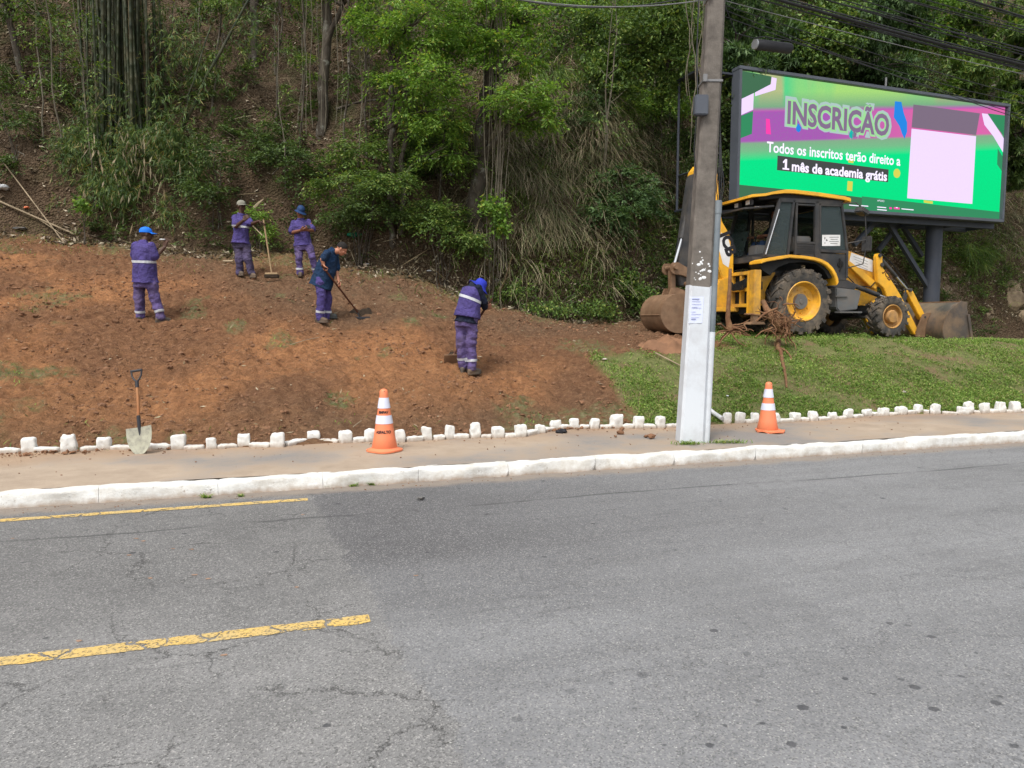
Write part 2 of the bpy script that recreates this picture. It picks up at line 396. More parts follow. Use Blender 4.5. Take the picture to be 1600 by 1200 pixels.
def text_mesh(body, size, mat=None, extrude=0.0, bold=0.0, align='LEFT', spacing=1.0):
    c = bpy.data.curves.new("txt", 'FONT'); c.body = body; c.size = size; c.extrude = extrude; c.offset = bold; c.align_x = align; c.space_character = spacing
    c.resolution_u = 3
    o = bpy.data.objects.new("txt", c); COL.objects.link(o)
    dg = bpy.context.evaluated_depsgraph_get(); dg.update()
    me = bpy.data.meshes.new_from_object(o.evaluated_get(dg)); bpy.data.objects.remove(o); bpy.data.curves.remove(c)
    if mat: me.materials.clear(); me.materials.append(mat)
    return me
# ------------------------------------------------------------------ land form (in road coordinates u along the kerb, v away from the road)
_ST = []
for _px, _py in ((47,706),(163,701),(278,701),(434,698),(579,689),(743,683),(867,670),(1032,668),(1156,661),(1242,657),(1325,653),(1408,647),(1461,646),(1538,645),(1586,643)):
    _r = ray(_px, _py); _p = CAM + _r * ((.15 - 1.7) / _r[2]); _ST.append(xy2uv(_p[0], _p[1]))
def vbase(u): return np.interp(u, [q[0] for q in _ST], [q[1] + .03 for q in _ST])
def vhill(u):
    u = np.asarray(u, float)
    return np.interp(u, [-30, -4, -1, 1.5, 4, 6.5, 9, 11.5, 14, 40], [20.5, 20.2, 18.6, 18.0, 17.3, 16.7, 17.2, 19.3, 20.2, 20.2]) + .7 * (fbm(u * .45, u * 0 + 3, 0, 5, 3) - .5)
def Hs(u, v):
    """smooth land height without small bumps"""
    u = np.asarray(u, float); v = np.asarray(v, float)
    vb = vbase(u)
    left = .16 + .345 * np.maximum(v - vb - .35, 0) + .10 * sstep(0, .5, v - vb)
    rr = np.maximum(v - vb, 0)
    right = .16 + 1.19 * sstep(-.6, 3.4, rr) ** 1.0 * (rr > 0) - 1.19 * sstep(-.6, 3.4, 0) + .10 * (1 - .9 * sstep(8, 12, u)) * np.maximum(v - 13.0, 0)
    right = np.where(rr > 0, right, .16)
    t = sstep(2.0, 7.0, u)
    z = left * (1 - t) + right * t - .025 * np.maximum(u - 11, 0) * sstep(11, 13, v)
    # hillside
    vh = vhill(u); k = np.maximum(v - vh, 0)
    s = np.interp(u, [-30, -3, 3, 7, 12, 40], [.80, .85, 1.15, 1.45, 2.1, 2.2])
    rise = s * k + .9 * sstep(0, 1.0, k) * (1 - sstep(8, 30, k) * .5)
    cap = 26.0; rise = cap * (1 - np.exp(-rise / cap)) + .12 * rise
    return z + rise
def H(u, v):
    u = np.asarray(u, float); v = np.asarray(v, float)
    z = Hs(u, v); k = v - vhill(u)
    hill = sstep(0, 1.5, k)
    g = grassmask(u, v)
    amp = (.10 * (1 - g) + .05 * g) * sstep(.0, 1.0, v - vbase(u))
    z = z + (fbm(u * 1.1, v * 1.1, 0, 11, 3) - .5) * amp * 1.3 + (fbm(u * 5, v * 5, 0, 12, 4) - .5) * (.11 * (1 - g) + .03 * g) * sstep(-.1, .6, v - vbase(u))
    z = z + (fbm(u * 11, v * 11, 0, 15, 3) - .5) * (.14 * (1 - g) + .01 * g) * sstep(.0, .5, v - vbase(u)) * (1 - hill)
    z = z + .055 * g * sstep(.1, .5, v - vbase(u)) + .035 * (1 - g) * sstep(1.8, 2.8, u) * sstep(.4, 1, v - vbase(u)) * (1 - sstep(12.2, 13.2, v)) * (vn(u * 4.2 + .5 * v + 1.2 * fbm(u, v, 0, 19, 2), v * .35, 0, 18) - .5) * 2
    z = z + hill * ((fbm(u * .45, v * .45, 0, 13, 4) - .5) * 2.2 + (fbm(u * 2.2, v * 2.2, 0, 14, 3) - .5) * .55 + np.abs(fbm(u * 1.1, v * 1.1, 0, 16, 3) - .5) * 1.6 * sstep(12, 16, u))
    return z
def grassmask(u, v):
    """1 = lawn, 0 = bare earth"""
    n = (fbm(u * 2.2, v * 2.2, 0, 21, 3) - .5) * .7
    edge = 4.92 + .10 * (v - 9.5) + n * .5                 # lawn begins right of this line
    g = sstep(-.06, .06, u - edge)
    top = np.interp(u, [4, 6.0, 7.2, 8.2, 9.0, 40], [11.9, 12.0, 11.7, 12.3, 19.5, 19.5]) + n
    g = g * (1 - sstep(-.25, .2, v - top))
    return g
def hit(px, py, dmax=60.0, f=None):
    """where the sight line of a pixel meets the land"""
    r = ray(px, py); r = r / r[1]
    lo, hi = 4.0, dmax
    for step in (.3, .02):
        ds = np.arange(lo, hi, step); X = CAM[0] + r[0] * ds; Y = CAM[1] + r[1] * ds; Z = CAM[2] + r[2] * ds
        U, V = xy2uv(X, Y); h = np.where(V < vbase(U), .16, H(U, V)); k = np.argmax(Z < h)
        if Z[k] >= h[k]: k = len(ds) - 1
        lo, hi = ds[k] - .32, ds[k] + .06
    return np.array([X[k], Y[k], h[k]])
def HW(x, y):
    u, v = xy2uv(np.asarray(x, float), np.asarray(y, float)); return H(u, v)

def grid(us, fv, ns, pw=1.0):
    s = np.linspace(0, 1, ns) ** pw
    U = np.repeat(us[:, None], ns, 1); V = fv(us, s)
    return U, V
def grid_faces(a, b):
    i = np.arange(a * b).reshape(a, b)
    return np.stack([i[:-1, :-1], i[1:, :-1], i[1:, 1:], i[:-1, 1:]], -1).reshape(-1, 4)

us = np.unique(np.round(np.concatenate([np.arange(-45, -9, .6), np.arange(-9, 17, .038), np.arange(17, 60, .6)]), 3))
U, V = grid(us, lambda u, s: vbase(u)[:, None] + (vhill(u) - vbase(u))[:, None] * s[None, :], 290)
Z = H(U, V); Z[:, 0] = .12
g = grassmask(U, V)
n1 = fbm(U * .55, V * .55, 0, 31, 4)
orange = sstep(.40, .62, n1 + .18 * (1 - sstep(4.5, 6.5, V - 6.8 + .0 * U)) - .10 * sstep(3.2, 5.2, U)) 
# darker humus strip along the upper edge and near the second row of workers; pale orange in the middle-left
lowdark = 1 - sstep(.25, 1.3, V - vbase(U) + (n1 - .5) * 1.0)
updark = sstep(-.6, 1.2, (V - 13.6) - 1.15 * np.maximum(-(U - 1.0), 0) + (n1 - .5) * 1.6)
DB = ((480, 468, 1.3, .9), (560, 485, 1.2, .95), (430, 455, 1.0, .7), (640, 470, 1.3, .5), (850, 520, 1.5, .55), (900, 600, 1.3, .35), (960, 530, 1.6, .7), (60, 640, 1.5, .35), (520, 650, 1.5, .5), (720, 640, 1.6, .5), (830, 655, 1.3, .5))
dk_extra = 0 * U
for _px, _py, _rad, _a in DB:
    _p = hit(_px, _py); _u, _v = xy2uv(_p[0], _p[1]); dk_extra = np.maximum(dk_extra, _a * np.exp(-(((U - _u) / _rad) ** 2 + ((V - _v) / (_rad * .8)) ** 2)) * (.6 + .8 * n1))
weed = sstep(.66, .76, fbm(U * 1.3, V * 1.3, 0, 33, 4) + .10 * lowdark) * (1 - g)
topgrass = sstep(-1.3, -.3, V - vhill(U) + (n1 - .5) * 2.0) * (1 - g)
bank = mesh_np("earth_bank", np.stack([U, V, Z], -1).reshape(-1, 3), grid_faces(*U.shape), True,
               dict(grass=g, orange=orange, dark=np.clip(lowdark * .6 + updark * .8 + dk_extra, 0, 1), weed=np.clip(weed + topgrass * .7, 0, 1)))
b = NB('earth_and_lawn')
o1 = b.mix(b.ramp(b.noise(4, 8, .7), [(.3, 0.0), (.7, 1.0)]), (.27, .122, .056), (.48, .23, .10))
o2 = b.mix(b.ramp(b.noise(6, 8, .7), [(.3, 0.0), (.7, 1.0)]), (.16, .076, .040), (.29, .148, .074))
e = b.mix(b.attr('orange'), o2, o1)
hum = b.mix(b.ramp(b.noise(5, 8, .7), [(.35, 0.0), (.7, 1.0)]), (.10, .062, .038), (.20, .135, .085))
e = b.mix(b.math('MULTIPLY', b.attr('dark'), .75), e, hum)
e = b.mix(b.ramp(b.noise(26, 6, .75), [(.58, 0.0), (.7, .65)]), e, (.05, .028, .018))  # dark specks, small clod shadows painted into the soil colour
e = b.mix(b.ramp(b.noise(38, 5, .7), [(.62, 0.0), (.70, .6)]), e, (.46, .30, .19))
hfv = b.mapping(b.coords(), (1, 1.7, 1))
e = b.mix(b.math('MULTIPLY', b.ramp(b.noise(9, 9, .72, vec=hfv), [(.46, 1.0), (.54, 0.0)]), .34), e, (.085, .042, .024))  # dark mottling paints the shadows between clods into the colour
e = b.mix(b.math('MULTIPLY', b.ramp(b.noise(15, 9, .75, vec=hfv), [(.54, 0.0), (.62, 1.0)]), .38), e, (.47, .27, .15))
e = b.mix(b.ramp(b.noise(21, 7, .8, vec=hfv), [(.60, 0.0), (.66, .75)]), e, (.045, .026, .017))  # finer dark spots, again clod shadow put into the colour
wd = b.mix(b.ramp(b.noise(9, 6, .7), [(.35, 0.0), (.65, 1.0)]), (.085, .12, .035), (.23, .20, .11))
e = b.mix(b.math('MULTIPLY', b.attr('weed'), b.ramp(b.noise(11, 6, .7), [(.4, 0.0), (.6, 1.0)])), e, wd)
gr = b.mix(b.ramp(b.noise(7, 8, .7), [(.3, 0.0), (.7, 1.0)]), (.11, .14, .042), (.25, .24, .10))
gr = b.mix(b.ramp(b.noise(1.6, 6, .7), [(.50, 0.0), (.62, .85)]), gr, (.24, .165, .095))
col = b.mix(b.attr('grass'), e, gr)
bh = b.math('ADD', b.noise(14, 8, .7), b.math('MULTIPLY', b.noise(55, 6, .7), .4))
M['earth'] = b.done(b.pbr(col, .95, b.bump(bh, 1.0, .08), spec=.12))
tag(link("earth_bank", bank, M['earth'], rotz=A_ROAD), kind='structure')

ush = np.unique(np.round(np.concatenate([np.arange(-45, -12, .6), np.arange(-12, 22, .14), np.arange(22, 60, .6)]), 3))
U, V = grid(ush, lambda u, s: vhill(u)[:, None] - .25 + (70 - vhill(u))[:, None] * s[None, :], 260, 2.0)
Z = H(U, V); Z[:, 0] -= .03
rock = sstep(.0, .3, (fbm(U * .35, V * .5, 0, 41, 3) - .40)) * sstep(14.5, 18, U) * (1 - sstep(2.0, 3.2, Z - 1.2)) + sstep(5.0, 6.5, U) * (1 - sstep(8.2, 9.8, U)) * sstep(6.4, 7.6, Z)
hill = mesh_np("hillside", np.stack([U, V, Z], -1).reshape(-1, 3), grid_faces(*U.shape), True, dict(rock=rock, low=1 - sstep(.2, 1.8, V - vhill(U))))
b = NB('forest_floor')
c = b.mix(b.ramp(b.noise(3, 9, .7), [(.35, 0.0), (.65, 1.0)]), (.055, .038, .023), (.14, .098, .062))
c = b.mix(b.ramp(b.voro(16, out="Distance"), [(.1, .8), (.45, 0.0)]), c, (.21, .16, .11))
c = b.mix(b.ramp(b.noise(1.1, 6, .7), [(.5, 0.0), (.62, .7)]), c, (.05, .06, .022))
c = b.mix(b.math('MULTIPLY', b.attr('low'), .7), c, (.12, .08, .05))
rk = b.mix(b.ramp(b.noise(2.2, 9, .7, vec=b.mapping(b.coords(), (1, 1, .5))), [(.35, 0.0), (.65, 1.0)]), (.14, .095, .06), (.33, .25, .17))
c = b.mix(b.attr('rock'), c, rk)
M['floor'] = b.done(b.pbr(c, .95, b.bump(b.math('ADD', b.noise(5, 9, .75), b.voro(18)), .9, .12), spec=.1))
tag(link("hillside", hill, M['floor'], rotz=A_ROAD), kind='structure')

# wide ground sheet
me = mesh_np("ground", [(-400, -300, -.03), (400, -300, -.03), (400, 500, -.03), (-400, 500, -.03)], [(0, 1, 2, 3)])
tag(link("ground", me, mat_plain('ground', (.12, .08, .05), .95), rotz=0), kind='structure')

# ------------------------------------------------------------------ road
VK = 7.61                                    # road-side face of the kerb
me = mesh_np("road", [(-120, -9, 0), (160, -9, 0), (160, VK + .1, 0), (-120, VK + .1, 0)], [(0, 1, 2, 3)])
b = NB('asphalt'); xy = b.n("ShaderNodeSeparateXYZ"); b.set(xy, 0, b.coords()); u_, v_ = xy.outputs[0], xy.outputs[1]
wob = b.math('MULTIPLY', b.math('SUBTRACT', b.noise(1.6, 7, .7), .5), .55)
seam = b.math('SUBTRACT', b.math('ADD', u_, wob), b.math('MULTIPLY_ADD', v_, -.095, .90))   # > 0 : newer patch
new = b.ramp(seam, [(.0, 0.0), (.025, .85), (.2, 1.0)])
old_c = b.mix(b.ramp(b.noise(1.3, 8, .7), [(.3, 0.0), (.7, 1.0)]), (.165, .163, .158), (.24, .236, .23))
streak = b.noise(.5, 8, .65, vec=b.mapping(b.coords(), (.35, 2.6, 1)))
new_c = b.mix(b.ramp(streak, [(.3, 0.0), (.7, 1.0)]), (.155, .156, .158), (.235, .237, .24))
wear = b.math('MULTIPLY', b.ramp(v_, [(.0, 0.0), (.001, 0.0)]), 1.0)
mr = b.n("ShaderNodeMapRange"); b.set(mr, "Value", b.math('ADD', v_, b.math('MULTIPLY', b.noise(.8, 4), 1.2))); b.set(mr, "From Min", 4.5); b.set(mr, "From Max", 5.9)
mr2 = b.n("ShaderNodeMapRange"); b.set(mr2, "Value", u_); b.set(mr2, "From Min", 5.0); b.set(mr2, "From Max", 1.0)
darkp = b.math('MULTIPLY', b.math('MULTIPLY', mr.outputs[0], mr2.outputs[0]), .85)
new_c = b.mix(darkp, new_c, (.088, .086, .088))
old_c = b.mix(b.math('MULTIPLY', mr.outputs[0], .5), old_c, (.10, .098, .095))
c = b.mix(new, old_c, new_c)
vs = b.n("ShaderNodeTexVoronoi"); b.set(vs, "Scale", 130.0); b.set(vs, "Vector", b.coords()); vc = b.n("ShaderNodeSeparateColor"); b.set(vc, 0, vs.outputs["Color"])
amt = b.mix(new, .85, .72)
c = b.mix(b.math('MULTIPLY', b.ramp(vc.outputs[0], [(.0, 1.0), (.45, 0.0)]), b.math('MULTIPLY', amt, .75)), c, (.055, .053, .05))
c = b.mix(b.math('MULTIPLY', b.ramp(vc.outputs[1], [(.72, 0.0), (1.0, 1.0)]), b.math('MULTIPLY', amt, .85)), c, (.36, .35, .33))
vs2 = b.n("ShaderNodeTexVoronoi"); b.set(vs2, "Scale", 45.0); b.set(vs2, "Vector", b.coords()); vc2 = b.n("ShaderNodeSeparateColor"); b.set(vc2, 0, vs2.outputs["Color"])
fleck = b.math('MULTIPLY', b.ramp(vc2.outputs[2], [(.965, 0.0), (.975, 1.0)]), b.ramp(vs2.outputs["Distance"], [(.12, 1.0), (.20, 0.0)]))
c = b.mix(b.math('MULTIPLY', fleck, .8), c, (.5, .49, .46))
ls = b.ramp(b.noise(2.2, 7, .7, vec=b.mapping(b.coords(), (.22, 5, 1))), [(.58, 0.0), (.70, .35)])
c = b.mix(ls, c, (.075, .074, .072))
c = b.mix(b.math('MULTIPLY', b.ramp(b.noise(.9, 7, .7), [(.38, .18), (.5, 0.0)]), 1.0), c, (.08, .079, .078))
# cracks
dv = b.n("ShaderNodeVectorMath"); dv.operation = 'ADD'; b.t.links.new(b.coords(), dv.inputs[0])
sc = b.n("ShaderNodeVectorMath"); sc.operation = 'SCALE'; b.t.links.new(b.noise(3.5, 7, .75, out=1), sc.inputs[0]); sc.inputs["Scale"].default_value = .30; b.t.links.new(sc.outputs[0], dv.inputs[1])
cr1 = b.voro(1.15, 'DISTANCE_TO_EDGE', vec=dv.outputs[0]); cr2 = b.voro(3.6, 'DISTANCE_TO_EDGE', vec=dv.outputs[0])
k1 = b.math('MULTIPLY', b.ramp(cr1, [(.0015, 1.0), (.0065, 0.0)]), b.ramp(b.noise(.9, 4), [(.42, 0.0), (.5, 1.0)]))
k2 = b.math('MULTIPLY', b.ramp(cr2, [(.004, 1.0), (.016, 0.0)]), b.ramp(b.noise(.75, 5), [(.52, 0.0), (.6, 1.0)]))
crk = b.math('MAXIMUM', k1, b.math('MULTIPLY', k2, .8)); crk = b.math('MULTIPLY', crk, b.mix(new, .72, .28))
c = b.mix(crk, c, (.022, .021, .02))
# oil drops in the near lane
vo = b.n("ShaderNodeTexVoronoi"); b.set(vo, "Scale", 13.0); b.set(vo, "Vector", b.mapping(b.coords(), (1, 1.1, 1))); voc = b.n("ShaderNodeSeparateColor"); b.set(voc, 0, vo.outputs["Color"])
rad = b.math('MULTIPLY', b.math('MULTIPLY', voc.outputs[0], voc.outputs[0]), .36)
spot = b.ramp(b.math('SUBTRACT', b.math('ADD', vo.outputs["Distance"], b.math('MULTIPLY', b.noise(40, 4), .30)), rad), [(.10, 1.0), (.19, 0.0)])
mo = b.n("ShaderNodeMapRange"); b.set(mo, "Value", b.math('ADD', v_, b.math('MULTIPLY', b.noise(.9, 4), 1.6))); b.set(mo, "From Min", 4.6); b.set(mo, "From Max", 3.4)
mo2 = b.n("ShaderNodeMapRange"); b.set(mo2, "Value", u_); b.set(mo2, "From Min", .4); b.set(mo2, "From Max", 1.4)
zone = b.math('ADD', b.math('MULTIPLY', mo.outputs[0], mo2.outputs[0]), b.ramp(voc.outputs[1], [(.93, 0.0), (.94, 1.0)]), clamp=True)
c = b.mix(b.math('MULTIPLY', b.math('MULTIPLY', spot, zone), b.math('MULTIPLY', voc.outputs[2], .8)), c, (.045, .046, .05))
# tar seam lines along the lane and reddish mud spots
tl = b.math('ABSOLUTE', b.math('SUBTRACT', v_, b.math('ADD', b.math('MULTIPLY', b.noise(.35, 4), .5), 6.25)))
c = b.mix(b.math('MULTIPLY', b.ramp(tl, [(.012, .7), (.03, 0.0)]), b.ramp(b.noise(1.2, 5), [(.4, 0.0), (.55, 1.0)])), c, (.06, .06, .06))
# dusty edge by the kerb
de = b.n("ShaderNodeMapRange"); b.set(de, "Value", b.math('ADD', v_, b.math('MULTIPLY', b.math('SUBTRACT', b.noise(1.5, 7, .7), .5), .55))); b.set(de, "From Min", VK - .30); b.set(de, "From Max", VK - .16)
c = b.mix(b.math('MULTIPLY', de.outputs[0], .85), c, b.mix(b.noise(9, 6), (.17, .14, .115), (.30, .25, .2)))
bh = b.math('ADD', b.math('MULTIPLY', vs.outputs["Distance"], b.mix(new, .9, .45)), b.math('MULTIPLY', crk, -1.5))
M['asphalt'] = b.done(b.pbr(c, .82, b.bump(bh, .45, .006), spec=.25))
tag(link("road", me, M['asphalt'], rotz=A_ROAD), kind='structure')

def marking(name, u0, u1, v0, v1, wearfac, ragged=0.0):
    n = int((u1 - u0) / .02); uu = np.linspace(u0, u1, n)
    lo = v0 + (fbm(uu * 9, uu * 0, 0, 51, 3) - .5) * ragged; hi = v1 + (fbm(uu * 9, uu * 0 + 5, 0, 52, 3) - .5) * ragged * .5
    V_ = np.concatenate([np.stack([uu, lo, uu * 0 + .004], -1), np.stack([uu, hi, uu * 0 + .004], -1)])
    Fq = [(i, i + 1, n + i + 1, n + i) for i in range(n - 1)]
    o = link(name, mesh_np(name, V_, Fq), M['yellowpaint'] if not wearfac else M['yellowpaint_worn'], rotz=A_ROAD)
    tag(o, kind='structure')
def yp(name, t0, t1):
    b = NB(name)
    c = b.mix(b.ramp(b.noise(6, 6), [(.35, 0.0), (.7, 1.0)]), (.62, .42, .13), (.50, .38, .18))
    dv = b.n("ShaderNodeVectorMath"); dv.operation = 'ADD'; b.t.links.new(b.coords(), dv.inputs[0])
    sc = b.n("ShaderNodeVectorMath"); sc.operation = 'SCALE'; b.t.links.new(b.noise(5, 6, .7, out=1), sc.inputs[0]); sc.inputs["Scale"].default_value = .2; b.t.links.new(sc.outputs[0], dv.inputs[1])
    crk = b.ramp(b.voro(3.4, 'DISTANCE_TO_EDGE', vec=dv.outputs[0]), [(.018, 1.0), (.034, 0.0)])
    hole = b.ramp(b.noise(55, 6, .75), [(t0, 0.0), (t1, 1.0)])
    a = b.math('MAXIMUM', crk, hole)
    p = b.pbr(c, .75, spec=.25); tr = b.n("ShaderNodeBsdfTransparent"); mx = b.n("ShaderNodeMixShader"); b.set(mx, 0, a)
    b.t.links.new(p, mx.inputs[1]); b.t.links.new(tr.outputs[0], mx.inputs[2]); return b.done(mx.outputs[0])
M['yellowpaint'] = yp('yellow_road_paint', .52, .60); M['yellowpaint_worn'] = yp('yellow_road_paint_worn', .50, .66)
marking("centre_line_dash", -3.6, .44, 4.09, 4.205, False, .03)
marking("edge_line", -8.0, .2, 7.12, 7.22, True, .02)

# ------------------------------------------------------------------ pavement and kerb
nu, nv = 500, 30
uu = np.linspace(-14, 26, nu); vv = np.linspace(VK + .10, 10.3, nv); U, V = np.meshgrid(uu, vv, indexing='ij')
Zp = .145 + (fbm(U * 1.2, V * 1.2, 0, 61, 3) - .5) * .022
me = mesh_np("pavement", np.stack([U, V, Zp], -1).reshape(-1, 3), grid_faces(nu, nv), True)
b = NB('dusty_pavement'); xy = b.n("ShaderNodeSeparateXYZ"); b.set(xy, 0, b.coords())
c = b.mix(b.ramp(b.noise(2.2, 9, .7), [(.3, 0.0), (.7, 1.0)]), (.30, .235, .175), (.43, .345, .26))
c = b.mix(b.math('MULTIPLY', b.ramp(b.noise(.55, 7, .65), [(.46, 0.0), (.60, 1.0)]), .85), c, b.mix(b.noise(40, 5), (.16, .155, .15), (.25, .24, .23)))
bk = b.n("ShaderNodeMapRange"); b.set(bk, "Value", b.math('ADD', xy.outputs[1], b.math('MULTIPLY', b.noise(1.7, 6, .7), .9))); b.set(bk, "From Min", 9.3); b.set(bk, "From Max", 10.1)
c = b.mix(b.math('MULTIPLY', bk.outputs[0], .7), c, (.33, .215, .13))
c = b.mix(b.ramp(b.noise(60, 6, .75), [(.6, 0.0), (.72, .5)]), c, (.09, .07, .055))
M['pavement'] = b.done(b.pbr(c, .92, b.bump(b.noise(50, 7, .7), .5, .01), spec=.15))
tag(link("pavement", me, M['pavement'], rotz=A_ROAD), kind='structure')

rng = np.random.default_rng(7)
joints = [-13.0]
for px, py in ((-560, 850), (-230, 815), (145, 795), (338, 782), (506, 768), (657, 757), (800, 748), (930, 735), (1043, 723), (1162, 713), (1330, 704), (1480, 697), (1660, 688)):
    r = ray(px, py); p = CAM + r * ((0 - 1.7) / r[2]); joints.append(float(xy2uv(p[0], p[1])[0]))
joints += [joints[-1] + 2.1 * k for k in range(1, 8)]
lowp = 0
for i in range(len(joints) - 1):
    a, c_ = joints[i] + .0015, joints[i + 1] - .0015; n = max(6, int((c_ - a) / .04)); m = 14
    prof = []                                      # cross section, v across, z up
    for k in range(m):
        t = math.pi * (k + .5) / m; ca, sa_ = math.cos(t), math.sin(t)
        prof.append((-math.copysign(abs(ca) ** .35, ca) * .070, math.copysign(abs(sa_) ** .36, sa_) * .146))
    prof = [(-.075, -.03)] + prof + [(.075, -.03)]
    uu = np.linspace(a, c_, n); pr = np.array(prof); endf = np.minimum(1, np.minimum(uu - a, c_ - uu) / .05); endf = 1.0 + 0 * endf
    U = np.repeat(uu[:, None], len(pr), 1); Vv = VK + .075 + pr[None, :, 0] * (1 + 0 * U); Zz = pr[None, :, 1] * endf[:, None]
    nz = (fbm(U * 4, Vv * 9, Zz * 9, 71, 4) - .5); Zz = np.where(Zz > 0, Zz + nz * .06, Zz); Vv = Vv + (fbm(U * 3, Zz * 7, 0, 72, 4) - .5) * .06
    Vt = np.stack([U, Vv, Zz], -1).reshape(-1, 3); nf = grid_faces(n, len(pr)); k = len(pr)
    me = mesh_np("kerb_stone", Vt, nf, True)
    bm = bmesh.new(); bm.from_mesh(me); bmesh.ops.holes_fill(bm, edges=[e for e in bm.edges if e.is_boundary]); bmesh.ops.recalc_face_normals(bm, faces=bm.faces); bm.to_mesh(me); bm.free(); me.set_sharp_from_angle(angle=math.radians(50))
    o = link("kerb_stone", me, M['lime'], rotz=A_ROAD)
    tag(o, "white painted kerb stone in the long kerb between the road and the pavement", "kerb stone", "white painted kerb stones")

def at_uv(px, py, z=.15):
    r = ray(px, py); p = CAM + r * ((z - 1.7) / r[2]); return float(p[0]), float(p[1]), z
# ------------------------------------------------------------------ white painted edging stones behind the pavement
ORD = ['first', 'second', 'third', 'fourth', 'fifth', 'sixth', 'seventh', 'eighth', 'ninth', 'tenth', 'eleventh', 'twelfth', 'thirteenth', 'fourteenth', 'fifteenth', 'sixteenth', 'seventeenth', 'eighteenth', 'nineteenth', 'twentieth']
UPR = [(47,685,707,22),(109,680,706,24),(163,684,702,20),(278,680,702,21),(331,685,701,18),(382,678,698,18),(434,677,699,23),(490,675,690,20),(540,674,692,19),(579,671,690,18),(626,673,691,15),(668,667,688,16),(702,666,686,16),(743,661,684,16),(778,668,684,18),
 (814,663,683,18),(843,665,677,16),(867,657,671,17),(898,655,670,14),(928,655,670,16),(962,649,669,17),(997,651,669,15),(1032,652,669,13),(1135,646,662,15),(1156,645,662,17),(1180,646,661,13),(1211,646,661,12),(1242,646,658,16),(1271,643,658,15),(1301,645,656,15),(1325,640,654,17),(1354,640,651,17),(1380,638,650,16),(1408,636,648,15),(1434,633,646,14),(1461,633,647,18),(1505,637,648,20),(1513,629,646,14),(1538,631,646,15),(1562,628,645,14),(1586,628,645,14)]
def stone(name, w, d, h, seed, flat=False):
    n = 9; me = bpy.data.meshes.new(name); bm = bmesh.new(); bmesh.ops.create_cube(bm, size=1.0)
    bmesh.ops.subdivide_edges(bm, edges=bm.edges, cuts=n, use_grid_fill=True)
    r = random.Random(seed); lean = r.uniform(-.12, .12); tp = r.uniform(.82, 1.12) if not flat else 1.0; tw = r.uniform(-.15, .15)
    co = np.array([v.co[:] for v in bm.verts]) * 2
    l = (np.abs(co) ** 7).sum(1) ** (1 / 7.); co = co / l[:, None] * 1.0           # rounded block
    z = co[:, 2] * .5 + .5
    x = co[:, 0] * .5 * (1 + (tp - 1) * z) + lean * z; y = co[:, 1] * .5 * (1 + (tp - 1) * z * .6)
    P_ = np.stack([x * w, y * d, z * (h + .05) - .05], 1)
    P_[:, 2] += (fbm(P_[:, 0] * 11 + seed, P_[:, 1] * 11, 0, seed, 2) - .5) * h * .28 * z
    nz = (fbm(P_[:, 0] * 16 + seed * 3.1, P_[:, 1] * 16, P_[:, 2] * 16, 80, 3) - .5) * .035 + (fbm(P_[:, 0] * 60 + seed, P_[:, 1] * 60, P_[:, 2] * 60, 81, 2) - .5) * .008
    nn = co / np.linalg.norm(co, axis=1)[:, None]; P_ += nn * nz[:, None]
    c, s_ = math.cos(tw), math.sin(tw); P_ = np.stack([P_[:, 0] * c - P_[:, 1] * s_, P_[:, 0] * s_ + P_[:, 1] * c, P_[:, 2]], 1)
    for v, p in zip(bm.verts, P_): v.co = p
    bm.to_mesh(me); bm.free(); me.polygons.foreach_set("use_smooth", [True] * len(me.polygons)); me.set_sharp_from_angle(angle=math.radians(50)); return me
spots = []
prev = None
for i, (px, yt, yb, wd) in enumerate(UPR):
    x, y, z = at_uv(px, yb - 1); k = y / F; hgt = (yb - yt) * k * 1.0; w_ = wd * k * .97
    o = link("edging_stone", stone("edging_stone", w_, .10 + .03 * math.sin(i), hgt, i + 3), M['lime']); o.location = (x, y, z); o.rotation_euler.z = A_ROAD + .1 * math.sin(i * 1.7)
    if px < 200: lab = ORD[2 - i] + " upright white edging block to the left of the shovel"
    elif px < 560: lab = ORD[i - 3] + " upright white edging block to the right of the shovel, before the left cone"
    elif px < 600: lab = "upright white edging block half hidden by the left edge of the left traffic cone"
    elif px < 1050: lab = ORD[i - 10] + " upright white edging block to the right of the left cone, before the pole"
    elif px < 1175: lab = ("white edging block just right of the pole foot", "wide white edging block left of the right traffic cone")[i - 23]
    elif px < 1230: lab = ("white edging block behind the left side of the right cone", "white edging block touching the right side of the right cone")[i - 25]
    else: lab = ORD[i - 27] + " upright white edging block to the right of the right cone"
    tag(o, lab, "edging stone", "upright white painted edging blocks")
    spots.append((x, y, w_, lab))
gi = 0
for i in range(-1, len(spots)):
    a = spots[i] if i >= 0 else (spots[0][0] - .8, spots[0][1] - .22, .15, ''); c_ = spots[i + 1] if i + 1 < len(spots) else (spots[-1][0] + .6, spots[-1][1] + .2, .15, '')
    dx, dy = c_[0] - a[0], c_[1] - a[1]; L = math.hypot(dx, dy) - a[2] / 2 - c_[2] / 2
    if L < .06: continue
    if i >= 0 and UPR[i][0] == 1032: L = .5; dx *= .5; dy *= .5; 
    n = 1 if L < .42 else 2
    for j in range(n):
        t = (a[2] / 2 + L * (j + .5) / n) / math.hypot(dx, dy)
        x, y = a[0] + dx * t, a[1] + dy * t
        me = stone("low_edging_stone", L / n * .94, .12, .034 + .024 * random.Random(i * 7 + j).random(), 200 + i * 2 + j, True)
        o = link("low_edging_stone", me, M['lime']); o.location = (x, y, .15); o.rotation_euler.z = math.atan2(dy, dx)
        nm = spots[i][3] if i >= 0 else "the left edge of the picture"
        tag(o, "low white painted stone lying between two upright blocks in the pavement border", "edging stone", "low white stones between the upright blocks")

